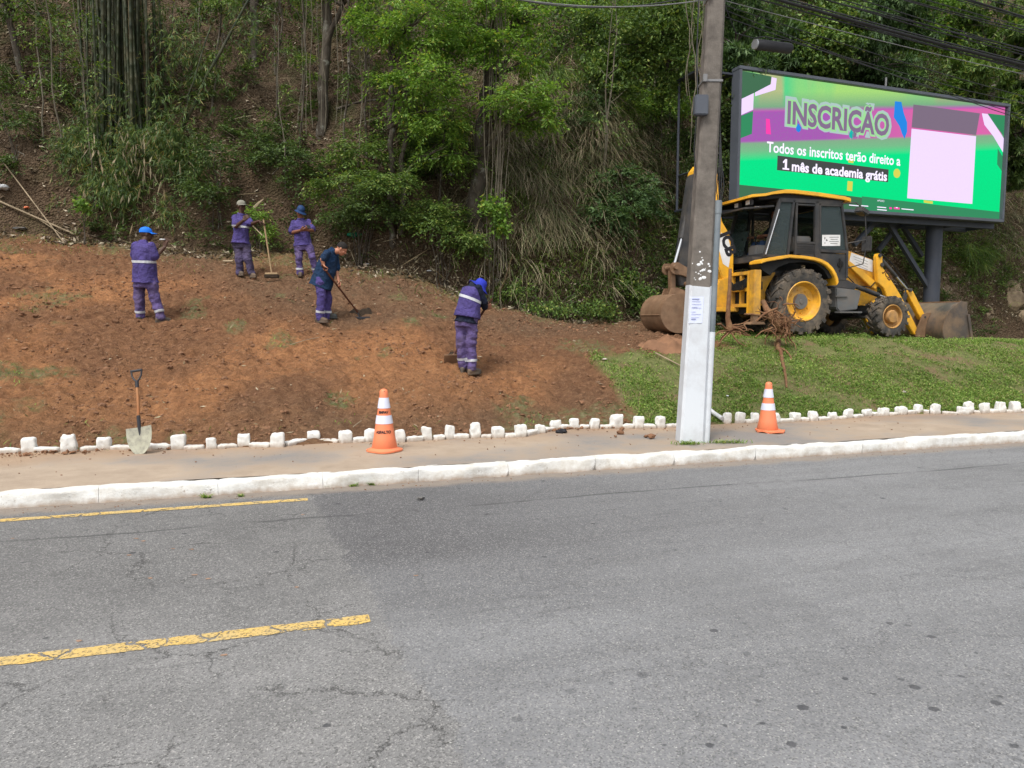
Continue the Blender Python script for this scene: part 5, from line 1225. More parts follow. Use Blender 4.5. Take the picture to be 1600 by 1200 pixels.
    torso(mb, [(mid_h - ax * .13, hu, (hw + .002) * B, .125 * B), (mid_h - ax * .03, hu, (hw + .008) * B, .14 * B), (mid_h + ax * .02, hu, (hw - .02) * B, .12 * B)])
    for s in 'LR':
        h_, k_, a_ = P_['hp' + s], P_['kn' + s], P_['an' + s]
        chain(mb, [h_, k_, a_ + (k_ - a_) * .04], [.088 * B, .080 * B, .072 * B]); mb.capsule(h_.lerp(k_, .22), h_.lerp(k_, .5), .100 * B, .090 * B)
    tm = remeshed(mb, .011, 2, (.030, 7, seed + 5, 1.5)); link("trousers", tm, M[trousers], root)
    if stripes:
        for s in 'LR':
            k_, a_ = P_['kn' + s], P_['an' + s]; q = a_.lerp(k_, .30)
            band(tm, q - b0, (k_ - a_), .020, mat=M['stripe'], parent=root, maxr=.12)
    # boots
    for s in 'LR':
        a_ = P_['an' + s]; t_ = P_['to' + s]; fd = t_ - a_; fd.z = 0; fd = fd.normalized() if fd.length > .02 else Vector((0, -1, 0)); 
        sole = max(a_.z - .085, float(HW(a_.x, a_.y)) + .005); mb = MB()
        mb.capsule(a_ + Vector((0, 0, .03)), Vector((a_.x, a_.y, sole + .06)), .056, .055)
        mb.capsule(Vector((a_.x, a_.y, sole + .045)) - fd * .05, Vector((a_.x, a_.y, sole + .04)) + fd * .15, .046, .040)
        mb.capsule(Vector((a_.x, a_.y, sole + .065)), Vector((a_.x, a_.y, sole + .05)) + fd * .12, .050, .040)
        sd_ = Vector((-fd.y, fd.x, 0)); V = []
        for z_ in (sole - .012, sole + .02):
            for k in range(16):
                a = 2 * math.pi * k / 16; V.append(Vector((a_.x, a_.y, z_)) + fd * (.05 + .148 * math.cos(a)) + sd_ * .050 * math.sin(a))
        mb.add(V, [tuple(reversed(range(16))), tuple(range(16, 32))] + [(k, (k + 1) % 16, 16 + (k + 1) % 16, 16 + k) for k in range(16)])
        link("boot", remeshed(mb, .008, 2), M[boots], root)
    root['label'] = label; FD.append(d); print('PERSON', round(d0, 2), '->', round(d, 2), 'foot gap', round(min(P_['anL'].z, P_['anR'].z) - .085 - float(HW(P_['anL'].x, P_['anL'].y)), 3)); return root, P_, L_, R_, hc, f
def cap(root, L, R, mat, sc=1.0, backpatch=None):
    mb = MB(); n, m = 24, 8; V = []
    for i in range(m + 1):
        t = math.pi / 2 * i / m
        for k in range(n):
            a = 2 * math.pi * k / n; V.append(L(.085 * math.cos(a) * math.sin(t) * sc, (-.012 + .107 * math.sin(a) * math.sin(t)) * sc, (.036 + .098 * math.cos(t) ** .8) * sc if t < 1.57 else .030))
    mb.add(V, [(i * n + k, (i + 1) * n + k, (i + 1) * n + (k + 1) % n, i * n + (k + 1) % n) for i in range(m) for k in range(n)] + [tuple(range(m * n, (m + 1) * n))])
    c = mb.build("cap", M[mat], root, world=True, smooth=60)
    mb = MB(); V = []
    for z_ in (0, -.006):
        for i in range(4):
            for k in range(11):
                a = math.radians(22 + 136 * k / 10); r0 = .094; r1 = .165 + .012 * math.sin(a); rr = r0 + (r1 - r0) * i / 3
                V.append(L(.84 * rr * math.cos(a), -.005 + rr * math.sin(a) * 1.03, .040 + z_ - .02 * (abs(math.cos(a)) ** 2) * i / 3 - .012 * i / 3))
    Fs = []
    for i in range(3):
        for k in range(10):
            q = (i * 11 + k, i * 11 + k + 1, (i + 1) * 11 + k + 1, (i + 1) * 11 + k); Fs += [q, tuple(x + 44 for x in reversed(q))]
    for k in range(10): Fs.append((33 + k, 34 + k, 78 + k, 77 + k))
    mb.add(V, Fs); o = mb.build("cap_brim", M[backpatch or mat], root, world=True, smooth=60)
    return c

# A: man with the light blue cap, left
rA, PA, LA, RA, hA, fA = figure(13.1, foot=(235, 504), label="person in purple uniform and bright blue cap seen from behind, raising one hand", J={
    'shL': (211, 382, .05), 'shR': (238, 383, -.10), 'elL': (212, 402, .22), 'wrL': (236, 391, .34), 'elR': (243, 402, -.08), 'wrR': (257, 386, .02),
    'hpL': (219, 437, .06), 'hpR': (235, 437, -.03), 'knL': (217.5, 464, .06), 'knR': (242, 465, .0), 'anL': (219, 497, .10), 'anR': (251, 496, -.02), 'toL': (226, 501, .6), 'toR': (266, 500, .10),
    'handL': ((.6, .1, .5), (.3, .6, .1), (-.3, 0, 1), .4), 'handR': ((.25, .1, .95), (.5, .8, 0), (-.8, .4, .2), .25, 1)},
    face=(.80, .55, -.02), headc=(229, 366.5, .03), skin='skin_dark', shirt='purple', trousers='purple2', build=1.12, belly=1.1, waist_stripe=(225, 409), hemext=.02, seed=3)
cap(rA, LA, RA, 'cap_blue')
mb = MB(); c = PA['wrR'] + Vector((-.05, 0, .13)); mb.ell(c, (.035, .02, .015)); mb.ell(c + Vector((.04, 0, .0)), (.03, .02, .012)); o = mb.build("paper_scrap", M['trash_white']); tag(o, "small pale scrap held up in the hand of the person with the bright blue cap", "paper scrap")
# B: man leaning a hand on the broom
rB, PB_, LB, RB, hB, fB = figure(16.4, foot=(386, 433), label="person in purple uniform and grey cap resting a hand on an upright broom", J={
    'shL': (366.5, 339, -.05), 'shR': (386, 339, .06), 'elL': (369, 353.5, -.20), 'wrL': (381, 344, -.28), 'elR': (392.5, 350, -.06), 'wrR': (405, 345.5, -.14),
    'hpL': (369.5, 378, 0), 'hpR': (382, 378, .02), 'knL': (373, 400, -.05), 'knR': (387, 401, -.02), 'anL': (375, 427, 0), 'anR': (393, 427.5, 0), 'toL': (383, 432, -.3), 'toR': (404, 432, -.25),
    'handL': ((.6, -.1, .55), (.2, .8, .2), (-.3, 0, 1), 1.3), 'handR': ((.85, -.1, -.35), (-.1, .1, -1), (0, -1, 0), .9)},
    face=(.80, -.55, -.05), headc=(377.5, 322.5, 0), skin='skin_dark', shirt='purple', trousers='purple3', build=1.08, belly=1.12, stripes=False, waist_stripe=(375, 355), hemext=.0, boots='boot_brown', seed=9)
cap(rB, LB, RB, 'cap_grey')
# C: man looking at the phone
rC, PC, LC, RC, hC, fC = figure(16.2, foot=(479, 431), label="person in purple uniform and navy cap looking down at a phone in both hands", J={
    'shL': (457.5, 346.5, 0), 'shR': (482.5, 345.5, 0), 'elL': (456, 363.5, -.05), 'wrL': (470, 360, -.26), 'elR': (489, 360, -.04), 'wrR': (482, 359.8, -.24),
    'hpL': (466, 382, 0), 'hpR': (481, 382, 0), 'knL': (467, 403, -.06), 'knR': (488, 402, -.08), 'anL': (469, 426.5, 0), 'anR': (494, 426, .05), 'toL': (470, 431, -.3), 'toR': (498, 431, -.3),
    'handL': ((.9, -.2, .1), (0, .3, 1), (.1, -.8, .5), .8), 'handR': ((-.7, -.3, .2), (0, .3, 1), (-.1, -.6, .6), .8)},
    face=(.25, -.80, -.50), headc=(469, 330.5, -.03), skin='skin_mid', shirt='purple', trousers='purple2', build=1.0, hemext=.0, boots='boot_brown', seed=17, up=(.1, .4, .9))
cap(rC, LC, RC, 'cap_navy')
mb = MB(); ph = V3(PT(482.5, 354.5, FD[2] - .33)); mb.box(ph, (.075, .15, .010), (.6, .1, .5)); o = mb.build("mobile_phone", M['ink'], bevel=.003, world=True); tag(o, "black mobile phone held by the person in the navy cap", "mobile phone")
# D: man in navy shirt raking
rD, PD_, LD, RD, hD, fD = figure(13.7, foot=(505, 505), label="bareheaded person in navy shirt and purple trousers bending over a rake on the brown earth", J={
    'shL': (511, 394, -.17), 'shR': (524, 396, .16), 'elL': (503.5, 405, -.24), 'wrL': (505.5, 413.5, -.22), 'elR': (525.5, 424, .12), 'wrR': (528.7, 439, .02),
    'hpL': (500, 436, -.10), 'hpR': (508, 437, .10), 'knL': (502.5, 462, -.12), 'knR': (512, 464, .10), 'anL': (499, 498, -.12), 'anR': (511.5, 497, .12), 'toL': (512, 503, -.2), 'toR': (523, 500, .10),
    'handL': ((.15, .0, -1), (.9, .5, 0), (.3, -.7, .5), 1.5), 'handR': ((.5, -.3, -.8), (-.5, -.6, .3), (.1, -.6, .6), 1.5)},
    face=(.78, .10, -.60), headc=(534, 389, .02), skin='skin_light', shirt='navy', trousers='purple', build=1.0, hemext=.12, up=(.6, 0, .8), boots='boot', seed=23, belly=1.32)
mb = MB(); n, m = 20, 8; V = []
for i in range(m + 1):
    t = math.radians(112) * i / m
    for k in range(n):
        a = 2 * math.pi * k / n; fr_ = max(0, math.sin(a)); tt = t * (1 - .38 * fr_); V.append(LD(.079 * math.cos(a) * math.sin(tt), -.014 + .100 * math.sin(a) * math.sin(tt), .032 + .096 * math.cos(tt)))
mb.add(V, [(i * n + k, (i + 1) * n + k, (i + 1) * n + (k + 1) % n, i * n + (k + 1) % n) for i in range(m) for k in range(n)]); mb.build("hair", M['hair'], rD, world=True, smooth=80)
# E: bending man seen from behind
rE, PE, LE, RE, hE, fE = figure(12.2, foot=(733, 584), label="person in purple vest and blue hat stooping over a hoe, seen from behind", J={
    'shL': (727, 452, .12), 'shR': (747, 450, -.02), 'elL': (745, 476, .30), 'wrL': (757, 474, .32), 'elR': (757, 472, .05), 'wrR': (757.5, 481, .16),
    'hpL': (721, 499, .03), 'hpR': (737, 499, -.03), 'knL': (720.5, 531, .02), 'knR': (736, 533, -.02), 'anL': (723.5, 573, .06), 'anR': (738, 576, -.03), 'toL': (730, 576, .4), 'toR': (752, 580, .12),
    'handL': ((.6, .1, -.4), (-.3, -.6, 0), (0, -.5, .8), 1.5), 'handR': ((.55, .1, .15), (.1, .7, .3), (0, -.3, 1), 1.5)},
    face=(.62, .55, -.55), headc=(749, 449, .18), skin='skin_mid', shirt='navy2', trousers='purple2', sleeve='long', build=1.04, hemext=.03, up=(.6, .2, .75), boots='boot_brown', seed=31)
# vest over the long sleeved shirt
mb = MB(); mh = (PE['hpL'] + PE['hpR']) / 2; ms = (PE['shL'] + PE['shR']) / 2; ax = (ms - mh).normalized(); su = (PE['shL'] - PE['shR']).normalized(); hu = (PE['hpL'] - PE['hpR']).normalized()
torso(mb, [(mh + ax * .03, hu, .225, .185), (mh.lerp(ms, .4), (hu + su).normalized(), .185, .165), (mh.lerp(ms, .8), su, .175, .16), (ms, su, .16, .12), (ms + ax * .03, su, .10, .085)])
vm = remeshed(mb, .011, 2, (.014, 8, 44, .8)); link("vest", vm, M['purple'], rE)
band(vm, mh.lerp(ms, .66) - rE.location, ax + Vector((.25, 0, .1)), .022, parent=rE, maxr=.35)
mb = MB(); V = []; n = 28
for (rr, zz) in ((.02, .142), (.06, .135), (.088, .10), (.096, .045), (.13, .022), (.178, .0), (.178, -.006), (.13, .014), (.085, .03)):
    for k in range(n):
        a = 2 * math.pi * k / n; V.append(LE(rr * math.cos(a), -.012 + rr * math.sin(a) * 1.08, zz - (.03 * abs(math.cos(a)) if rr > .12 else 0)))
mb.add(V, [(i * n + k, (i + 1) * n + k, (i + 1) * n + (k + 1) % n, i * n + (k + 1) % n) for i in range(8) for k in range(n)] + [tuple(reversed(range(n)))]); mb.build("hat", M['hat_blue'], rE, world=True, smooth=60)
# operator seated in the cab, facing the rear controls
def bp(X_, Y_, Z_): return BH_O + Matrix.Rotation(BH_A, 3, 'Z') @ Vector((X_, Y_, Z_))
def seated():
    root = empty("person", bp(0, 0, 1.8), "operator in dark shirt and jeans seated inside the backhoe cab, hands on the levers", "person")
    fwd = Matrix.Rotation(BH_A, 3, 'Z') @ Vector((-1, 0, 0)); upv = Vector((0, 0, 1)); sd_ = Matrix.Rotation(BH_A, 3, 'Z') @ Vector((0, 1, 0))
    P_ = dict(hL=bp(.08, .10, 1.90), hR=bp(.08, -.10, 1.90), kL=bp(-.36, .14, 1.95), kR=bp(-.36, -.14, 1.95), aL=bp(-.48, .14, 1.68), aR=bp(-.48, -.14, 1.68), sL=bp(.12, .18, 2.36), sR=bp(.12, -.18, 2.36), eL=bp(-.08, .25, 2.14), eR=bp(-.08, -.25, 2.14), wL=bp(-.40, .22, 2.12), wR=bp(-.40, -.22, 2.12))
    hc = bp(.05, 0, 2.60); mb = MB(); L, R = head_shapes(mb, hc, fwd + Vector((0, 0, -.2)), upv, .98)
    ms, mh = bp(.12, 0, 2.36), bp(.08, 0, 1.90); chain(mb, [ms, hc - upv * .03], [.06, .055]); torso(mb, [(mh, sd_, .13, .11), (ms, sd_, .14, .08)])
    for s in 'LR':
        chain(mb, [P_['s' + s], P_['e' + s], P_['w' + s]], [.05, .042, .028]); chain(mb, [P_['h' + s], P_['k' + s], P_['a' + s]], [.08, .055, .04]); hand(mb, P_['w' + s], fwd + upv * .1, -upv, (sd_ if s == 'R' else -sd_), 1.2)
    link("body", remeshed(mb, .008, 2), M['skin_mid'], root)
    mb = MB(); torso(mb, [(mh, sd_, .17, .14), (mh.lerp(ms, .5), sd_, .17, .14), (ms - upv * .02, sd_, .19, .11), (ms + upv * .03, sd_, .09, .07)])
    for s in 'LR': chain(mb, [P_['s' + s], P_['s' + s].lerp(P_['e' + s], .8)], [.07, .065])
    link("shirt", remeshed(mb, .012, 2, (.012, 9, 60, 1)), M['teal'], root)
    mb = MB()
    for s in 'LR': chain(mb, [P_['h' + s], P_['k' + s], P_['a' + s]], [.10, .08, .07])
    link("trousers", remeshed(mb, .012, 2, (.012, 9, 61, 1)), M['jeans'], root)
    for s in 'LR':
        mb = MB(); mb.capsule(P_['a' + s] + Vector((0, 0, -.03)), P_['a' + s] + fwd * .15 + Vector((0, 0, -.04)), .05, .04); link("boot", remeshed(mb, .01, 2), M['boot'], root)
    mb = MB(); mb.ell(hc + upv * .05 - fwd * .01, (.085, .085, .085), 16, 10); mb.build("hair", M['hair'], root, world=True)
seated()

# ------------------------------------------------------------------ hand tools
def tool(name, label, cat, a, b_, mat, r=.014):
    a, b_ = V3(a), V3(b_); t = empty(name, b_, label, cat); mb = MB(); mb.tube([a, a.lerp(b_, .5), b_], [r, r * 1.05, r], 10); mb.build("handle", M[mat], t, world=True); return t, a, b_
hb = PB_['wrR'] + Vector((.10, -.02, -.02)); g = V3(hit(425, 431)); 
t, a, b_ = tool("broom", "long handled broom standing upright beside the person in the grey cap", "broom", hb + Vector((-.005, 0, .05)), V3(PT(424.5, 427.5, FD[1] - .1)), 'wood', .016)
mb = MB(); mb.box(b_ + Vector((0, 0, -.0)), (.27, .07, .045)); mb.build("head", M['wood'], t, world=True, bevel=.01)
mb = MB(); mb.box(b_ + Vector((0, 0, -.055)), (.30, .10, .075)); mb.build("bristles", M['bristle'], t, world=True, bevel=.012)
t, a, b_ = tool("rake", "dark handled rake held by the person in the navy shirt, its head under swept debris", "rake", PT(502.5, 414, FD[3] - .30), PT(559, 488, hit(559, 498)[1]), 'wood_dark', .016)
mb = MB(); mb.box(b_ + Vector((.03, 0, -.10)), (.40, .035, .04)); mb.tube([b_, b_ + Vector((.03, 0, -.09))], .012, 8)
for k in range(12): mb.tube([b_ + Vector((-.15 + .033 * k, 0, -.11)), b_ + Vector((-.15 + .033 * k, -.04, -.19))], .005, 5)
mb.build("head", M['plastic_black'], t, world=True)
t, a, b_ = tool("hoe", "brown handled hoe held by the stooping person in the blue hat", "hoe", PT(769, 466.5, FD[4] + .30), PT(707, 557, FD[4] + .3), 'wood_dark', .019)
mb = MB(); mb.box(b_ + Vector((-.02, 0, -.04)), (.24, .02, .16), (.5, 0, .2)); mb.tube([b_ + Vector((.04, 0, .05)), b_ + Vector((-.02, 0, -.02))], .022, 8); mb.build("head", M['rust'], t, world=True, bevel=.004)
# ------------------------------------------------------------------ foliage
def nrm(a): return a / np.maximum(np.linalg.norm(a, axis=-1, keepdims=True), 1e-9)
def leaves_mesh(name, C, D, N, L, W, fold=.25):
    """one four-cornered folded leaf per row; C base point, D direction, N rough normal"""
    D = nrm(D); S_ = nrm(np.cross(D, N)); N2 = np.cross(S_, D); L = L[:, None]; W = W[:, None]
    a = C; t = C + D * L - N2 * L * .08; m = C + D * L * .45
    l = m + S_ * W * .5 - N2 * W * fold; r = m - S_ * W * .5 - N2 * W * fold
    V = np.stack([a, r, t, l], 1).reshape(-1, 3); Q = np.arange(len(V)).reshape(-1, 4)
    return mesh_np(name, V, Q)
Zup = np.array([0, 0, 1.0])
def spray_leaves(rng, P, A, Ls, kind, leaf):
    n = len(P); A = nrm(A)
    if kind == 'pinnate':
        K = 26; t = np.linspace(.08, 1, K)[None, :] * np.ones((n, 1)); sgn = np.where(np.arange(K) % 2, 1, -1)[None, :]
        S_ = nrm(np.cross(A, Zup + rng.normal(0, .25, (n, 3))))
        wd = .30 * (1 - .6 * np.abs(t - .45)) * rng.random((n, K))
        base = P[:, None] + A[:, None] * (Ls[:, None] * t)[..., None] + S_[:, None] * (Ls[:, None] * wd * sgn)[..., None] - Zup * (Ls[:, None] * (.28 * t ** 2 + .12 * wd))[..., None] + rng.normal(0, .025, (n, K, 3))
        D = S_[:, None] * sgn[..., None] * .9 + A[:, None] * .7 - Zup * .25 + rng.normal(0, .3, (n, K, 3)); N = Zup + rng.normal(0, .35, (n, K, 3))
        L = leaf[0] * rng.uniform(.6, 1.25, (n, K)); W = leaf[1] * rng.uniform(.7, 1.2, (n, K))
    elif kind == 'rosette':
        K = 13; a = np.linspace(0, 2 * np.pi, K, endpoint=False)[None, :] * 2.4 + rng.random((n, 1)) * 6
        X_ = nrm(np.cross(A, Zup + rng.normal(0, .1, (n, 3)))); Y_ = np.cross(A, X_); rad = X_[:, None] * np.cos(a)[..., None] + Y_[:, None] * np.sin(a)[..., None]
        t = rng.random((n, K)) * .6
        base = P[:, None] - A[:, None] * (Ls[:, None] * t * .5)[..., None]
        D = A[:, None] * .45 + rad * .9 - Zup * .35 + rng.normal(0, .18, (n, K, 3)); N = Zup + A[:, None] * .4 + rng.normal(0, .2, (n, K, 3))
        L = leaf[0] * rng.uniform(.7, 1.2, (n, K)); W = leaf[1] * rng.uniform(.8, 1.2, (n, K))
    elif kind == 'bamboo':
        K = 9; t = rng.random((n, K)); base = P[:, None] + A[:, None] * (Ls[:, None] * t)[..., None] - Zup * (Ls[:, None] * t ** 2 * .5)[..., None]
        D = A[:, None] * .5 - Zup * .75 + rng.normal(0, .42, (n, K, 3)); N = rng.normal(0, 1, (n, K, 3)) + Zup * .5
        L = leaf[0] * rng.uniform(.6, 1.3, (n, K)); W = leaf[1] * rng.uniform(.7, 1.2, (n, K))
    else:                                              # broad
        K = 12; base = P[:, None] + rng.normal(0, 1, (n, K, 3)) * (Ls[:, None, None] * .35)
        D = A[:, None] * .6 + rng.normal(0, .6, (n, K, 3)) - Zup * .2; N = Zup + rng.normal(0, .5, (n, K, 3))
        L = leaf[0] * rng.uniform(.6, 1.25, (n, K)); W = leaf[1] * rng.uniform(.8, 1.2, (n, K))
    f = lambda x: x.reshape(-1, 3)
    return f(base), f(D + 0 * base), f(N + 0 * base), L.ravel(), W.ravel()
def crown_mesh(name, rng, blobs, kind, leaf, spray, gate=.46, gs=1.1, droop=.0, dens=.42):
    Ps, As = [], []
    for (c, r, n) in blobs:
        c = np.array(c, float); r = np.array(r if hasattr(r, '__len__') else (r, r, r * .8), float)
        k = max(4, int(n / 16)); dc = nrm(rng.normal(0, 1, (k, 3))) * rng.random((k, 1)) ** .5 * r                 # foliage pads inside the crown
        sz = rng.uniform(.16, .42, k) * r[0]; which = rng.integers(0, k, int(n * dens)); q = rng.normal(0, .55, (len(which), 3)) * sz[which][:, None] * np.array([1, 1, .28])
        q[:, 2] -= .35 * (q[:, 0] ** 2 + q[:, 1] ** 2) / np.maximum(sz[which], .05)
        p = c + dc[which] + q; d = nrm(q * [1, 1, .4] + .4 * dc[which]) 
        Ps.append(p); a = d * np.array([1, 1, .35]) + rng.normal(0, .35, d.shape); a[:, 2] -= droop; As.append(a)
    P_ = np.concatenate(Ps); A_ = np.concatenate(As); Ls = spray * rng.uniform(.6, 1.3, len(P_))
    return leaves_mesh(name, *spray_leaves(rng, P_, A_, Ls, kind, leaf)), P_
def limb(mb, pts, r0, r1, n=10, wob=.04, seed=0):
    pts = [Vector(p) for p in pts]; r_ = random.Random(seed); out_ = []; m = len(pts)
    for i in range(m - 1):
        for k in range(4):
            t = k / 4; p = pts[i].lerp(pts[i + 1], t); out_.append(p + Vector((r_.gauss(0, wob), r_.gauss(0, wob), 0)) * (1 if i + k else 0))
    out_.append(pts[-1]); rr = [r0 + (r1 - r0) * (i / (len(out_) - 1)) for i in range(len(out_))]; rr[0] *= 1.35
    mb.tube(out_, rr, n)
def tree(label, cat, base, trunk_pts, r0, r1, blobs, kind, leaf, spray, mat, seed, group=None, name="tree", gate=.46, extra=None, droop=.1, crown_name="crown"):
    rng = np.random.default_rng(seed); base = V3(base); t = empty(name, base, label, cat, group)
    mb = MB(); pts = [base + Vector((0, 0, -.3))] + [V3(p) for p in trunk_pts]; limb(mb, pts, r0, r1, 12, .03, seed)
    r_ = random.Random(seed)
    for (c, r, n) in blobs:
        c = V3(c); k = min(len(pts) - 1, 1 + r_.randrange(max(1, len(pts) - 1))); s = min(pts, key=lambda q: (q - c).length + max(0, q.z - c.z) * 2)
        if (s - c).length < .3: continue
        mid = s.lerp(c, .5) + Vector((0, 0, .2)); limb(mb, [s, mid, c], r1 * .75, r1 * .2, 6, .03, seed + 3)
        for j in range(5): limb(mb, [mid, c + Vector((r_.gauss(0, 1), r_.gauss(0, 1), r_.gauss(0, .6))) * (r if not hasattr(r, '__len__') else r[0]) * .6], r1 * .35, .008, 5, .03, seed + j)
    for e in (extra or []): limb(mb, [V3(q) for q in e[0]], e[1], e[2], 10, .03, seed + 9)
    mb.build("trunk", M['bark'], t, world=True, smooth=60)
    me, _ = crown_mesh(crown_name, rng, blobs, kind, leaf, spray, gate, droop=droop, dens=.90 if kind != 'pinnate' else .40); link(crown_name, me, M[mat], t)
    return t
def shrub(label, blobs, kind, leaf, spray, mat, seed, group="shrubs growing on the slope", cat="shrub", gate=.45, stems=True, name="shrub"):
    rng = np.random.default_rng(seed); r_ = random.Random(seed)
    c0 = np.mean([np.array(b_[0]) for b_ in blobs], 0); z0 = float(HW(c0[0], c0[1])); base = Vector((c0[0], c0[1], min(z0, c0[2])))
    t = empty(name, base, label, cat, group); mb = MB()
    for (c, r, n) in blobs:
        rr = r[0] if hasattr(r, '__len__') else r
        for j in range(2): 
            e = V3(c) + Vector((r_.gauss(0, .4), r_.gauss(0, .4), r_.gauss(.1, .25))) * rr; limb(mb, [base + Vector((r_.gauss(0, .1), r_.gauss(0, .1), -.1)), base.lerp(e, .5) + Vector((0, 0, .15)), e], .014, .005, 5, .02, seed + j)
    mb.build("stem", M['bark'], t, world=True)
    me, _ = crown_mesh("foliage", rng, blobs, kind, leaf, spray, gate); link("foliage", me, M[mat], t)
    return t
def B(px, py, d, rpx, n, flat=.8, deep=1.0):
    """blob at a sight line point with a radius given at that distance"""
    r = rpx * d / F; return (PT(px, py, d), (r, r * deep, r * flat), n)
def surf(px, py, off=0.0): p = hit(px, py); return p
def dist(p): return float(p[1])

rg = np.random.default_rng(101)
M['rockface'] = mat_plain('rock_face', (.33, .25, .16), .9, .5, 3, (.11, .08, .055), .8, .9, 18, dscale=3)
# ---- bamboo clump, left
bb0 = hit(200, 332); bd = bb0[1] + .8
t = empty("bamboo_clump", bb0, "tall dense bamboo clump with dark culms and drooping leaves at the left", "bamboo")
rb_ = random.Random(3)
for k in range(94):
    px = 200 + rb_.gauss(0, 27); top = 197 + (px - 203) * (.95 + rb_.gauss(0, .25)) + rb_.gauss(0, 8); dy = rb_.uniform(-.5, 1.6)
    p0 = V3(PT(px, 345, bd + dy)); p0.z = min(float(HW(p0.x, p0.y)), p0.z); p1 = V3(PT(top, -60, bd + dy * 1.3 + rb_.uniform(-.3, .5))); p1 += Vector((0, 0, 1.2)); mid = p0.lerp(p1, .5) + Vector((rb_.gauss(0, .06), 0, 0)); r = rb_.uniform(.030, .052)
    dry = rb_.random() < .07; pts, rr = [], []; jo = rb_.random()
    for j in range(25):
        s = min(1, (j + (jo if 0 < j < 24 else 0)) / 24); q = p0.lerp(mid, s * 2) if s < .5 else mid.lerp(p1, s * 2 - 1); pts.append(q); rr.append(r * (1 - .25 * s))
        if j < 24: pts.append(q + (p1 - p0).normalized() * .02); rr.append(r * 1.18 * (1 - .25 * s)); pts.append(q + (p1 - p0).normalized() * .045); rr.append(r * (1 - .25 * s))
    mb = MB(); mb.tube(pts, rr, 7); mb.build("culm", M['culm_dry' if dry else 'culm'], t, world=True, smooth=60)
for (x0, y0, x1, y1, r) in ((262, 255, 400, -20, .05), (275, 255, 330, 40, .03), (245, 300, 232, 120, .03), (150, 320, 130, 150, .022), (118, 330, 105, 230, .015)):
    mb = MB(); limb(mb, [PT(x0, y0, bd + .2), PT((x0 + x1) / 2 - 8, (y0 + y1) / 2, bd - .2), PT(x1, y1, bd)], r, r * .5, 8, .02, 3); mb.build("culm", M['culm'], t, world=True)
rng = np.random.default_rng(5); Ps, As = [], []
for (px, py, rx, ry, n, dd) in ((205, 262, 80, 62, 900, -.7), (250, 215, 50, 50, 300, -.6), (120, 250, 45, 50, 420, -.5), (285, 275, 45, 45, 400, -.6), (180, 300, 70, 30, 380, -.8), (215, 170, 80, 50, 130, -.5), (150, 160, 30, 60, 120, -.3), (270, 130, 40, 80, 260, -.3), (210, 30, 100, 50, 200, .8), (300, 90, 60, 60, 260, 0), (100, 60, 60, 50, 120, 0), (370, 40, 50, 50, 220, .2), (260, 330, 50, 22, 180, -.8)):
    qx = px + rng.normal(0, .5, n) * rx; qy = py + rng.normal(0, .5, n) * ry; qd = bd + dd + rng.normal(0, .35, n)
    P_ = np.array([PT(a, b_, c) for a, b_, c in zip(qx, qy, qd)]); gg = fbm(P_[:, 0] * 1.6, P_[:, 1], P_[:, 2] * 1.8, 7, 3) > .45; P_ = P_[gg]; P_[:, 2] = np.maximum(P_[:, 2], HW(P_[:, 0], P_[:, 1]) + .1)
    Ps.append(P_); a = rng.normal(0, .6, P_.shape); a[:, 1] -= .3; As.append(a)
P_ = np.concatenate(Ps); A_ = np.concatenate(As)
link("foliage", leaves_mesh("foliage", *spray_leaves(rng, P_, A_, .28 * rng.uniform(.6, 1.4, len(P_)), 'bamboo', (.17, .022))), M['leaf_bamboo'], t)
# dry hanging sheaths
r2 = rng; n = 260; qx = 205 + rng.normal(0, 48, n); qy = 270 + rng.normal(0, 40, n); P_ = np.array([PT(a, b_, bd - .9 + rng.normal(0, .3)) for a, b_ in zip(qx, qy)])
D_ = np.tile(np.array([0, 0, -1.0]), (n, 1)) + rng.normal(0, .25, (n, 3)); link("dry_sheath", leaves_mesh("dry_sheath", P_, D_, rng.normal(0, 1, (n, 3)), rng.uniform(.15, .4, n), rng.uniform(.02, .05, n)), M['straw'], t)

# ---- trees with visible trunks
LP = (.085, .040); LM = (.20, .048); LB = (.11, .075)
def TR(label, bx_, by_, tops, r0, r1, blobs, kind, leaf, spray, mat, seed, d_off=0.0, **kw):
    b_ = hit(bx_, by_); d = b_[1]; pts = [PT(x_, y_, d + dd) for x_, y_, dd in tops]
    bl = [B(x_, y_, d + dd, r, n, fl) for (x_, y_, dd, r, n, fl) in blobs]
    return tree(label, "tree", b_, pts, r0, r1, bl, kind, leaf, spray, mat, seed, group="trees on the wooded slope", **kw)
TR("tree with twin slender trunks and bright feathery crown left of the vine hung trunk", 612, 372, [(611, 300, 0), (609, 200, 0), (613, 100, 0), (616, -60, 0)], .075, .055,
   [(655, 25, -.6, 62, 420, .8), (600, 30, -.3, 45, 200, .8), (672, 120, -.9, 50, 300, .9), (628, 140, -.6, 45, 200, .8), (700, 180, -.8, 38, 170, .8), (720, 60, -.5, 50, 220, .8), (640, -60, -.3, 60, 120, .8), (690, 230, -.5, 30, 110, .8)], 'pinnate', (.10, .042), .42, 'leaf_bright', 11, gate=.44,
   extra=[([hit(626, 368), PT(630, 280, hit(612, 372)[1] + .1), PT(637, 150, hit(612, 372)[1] + .1), PT(642, -40, hit(612, 372)[1] + .2)], .07, .045)])
d7 = hit(745, 372)[1]
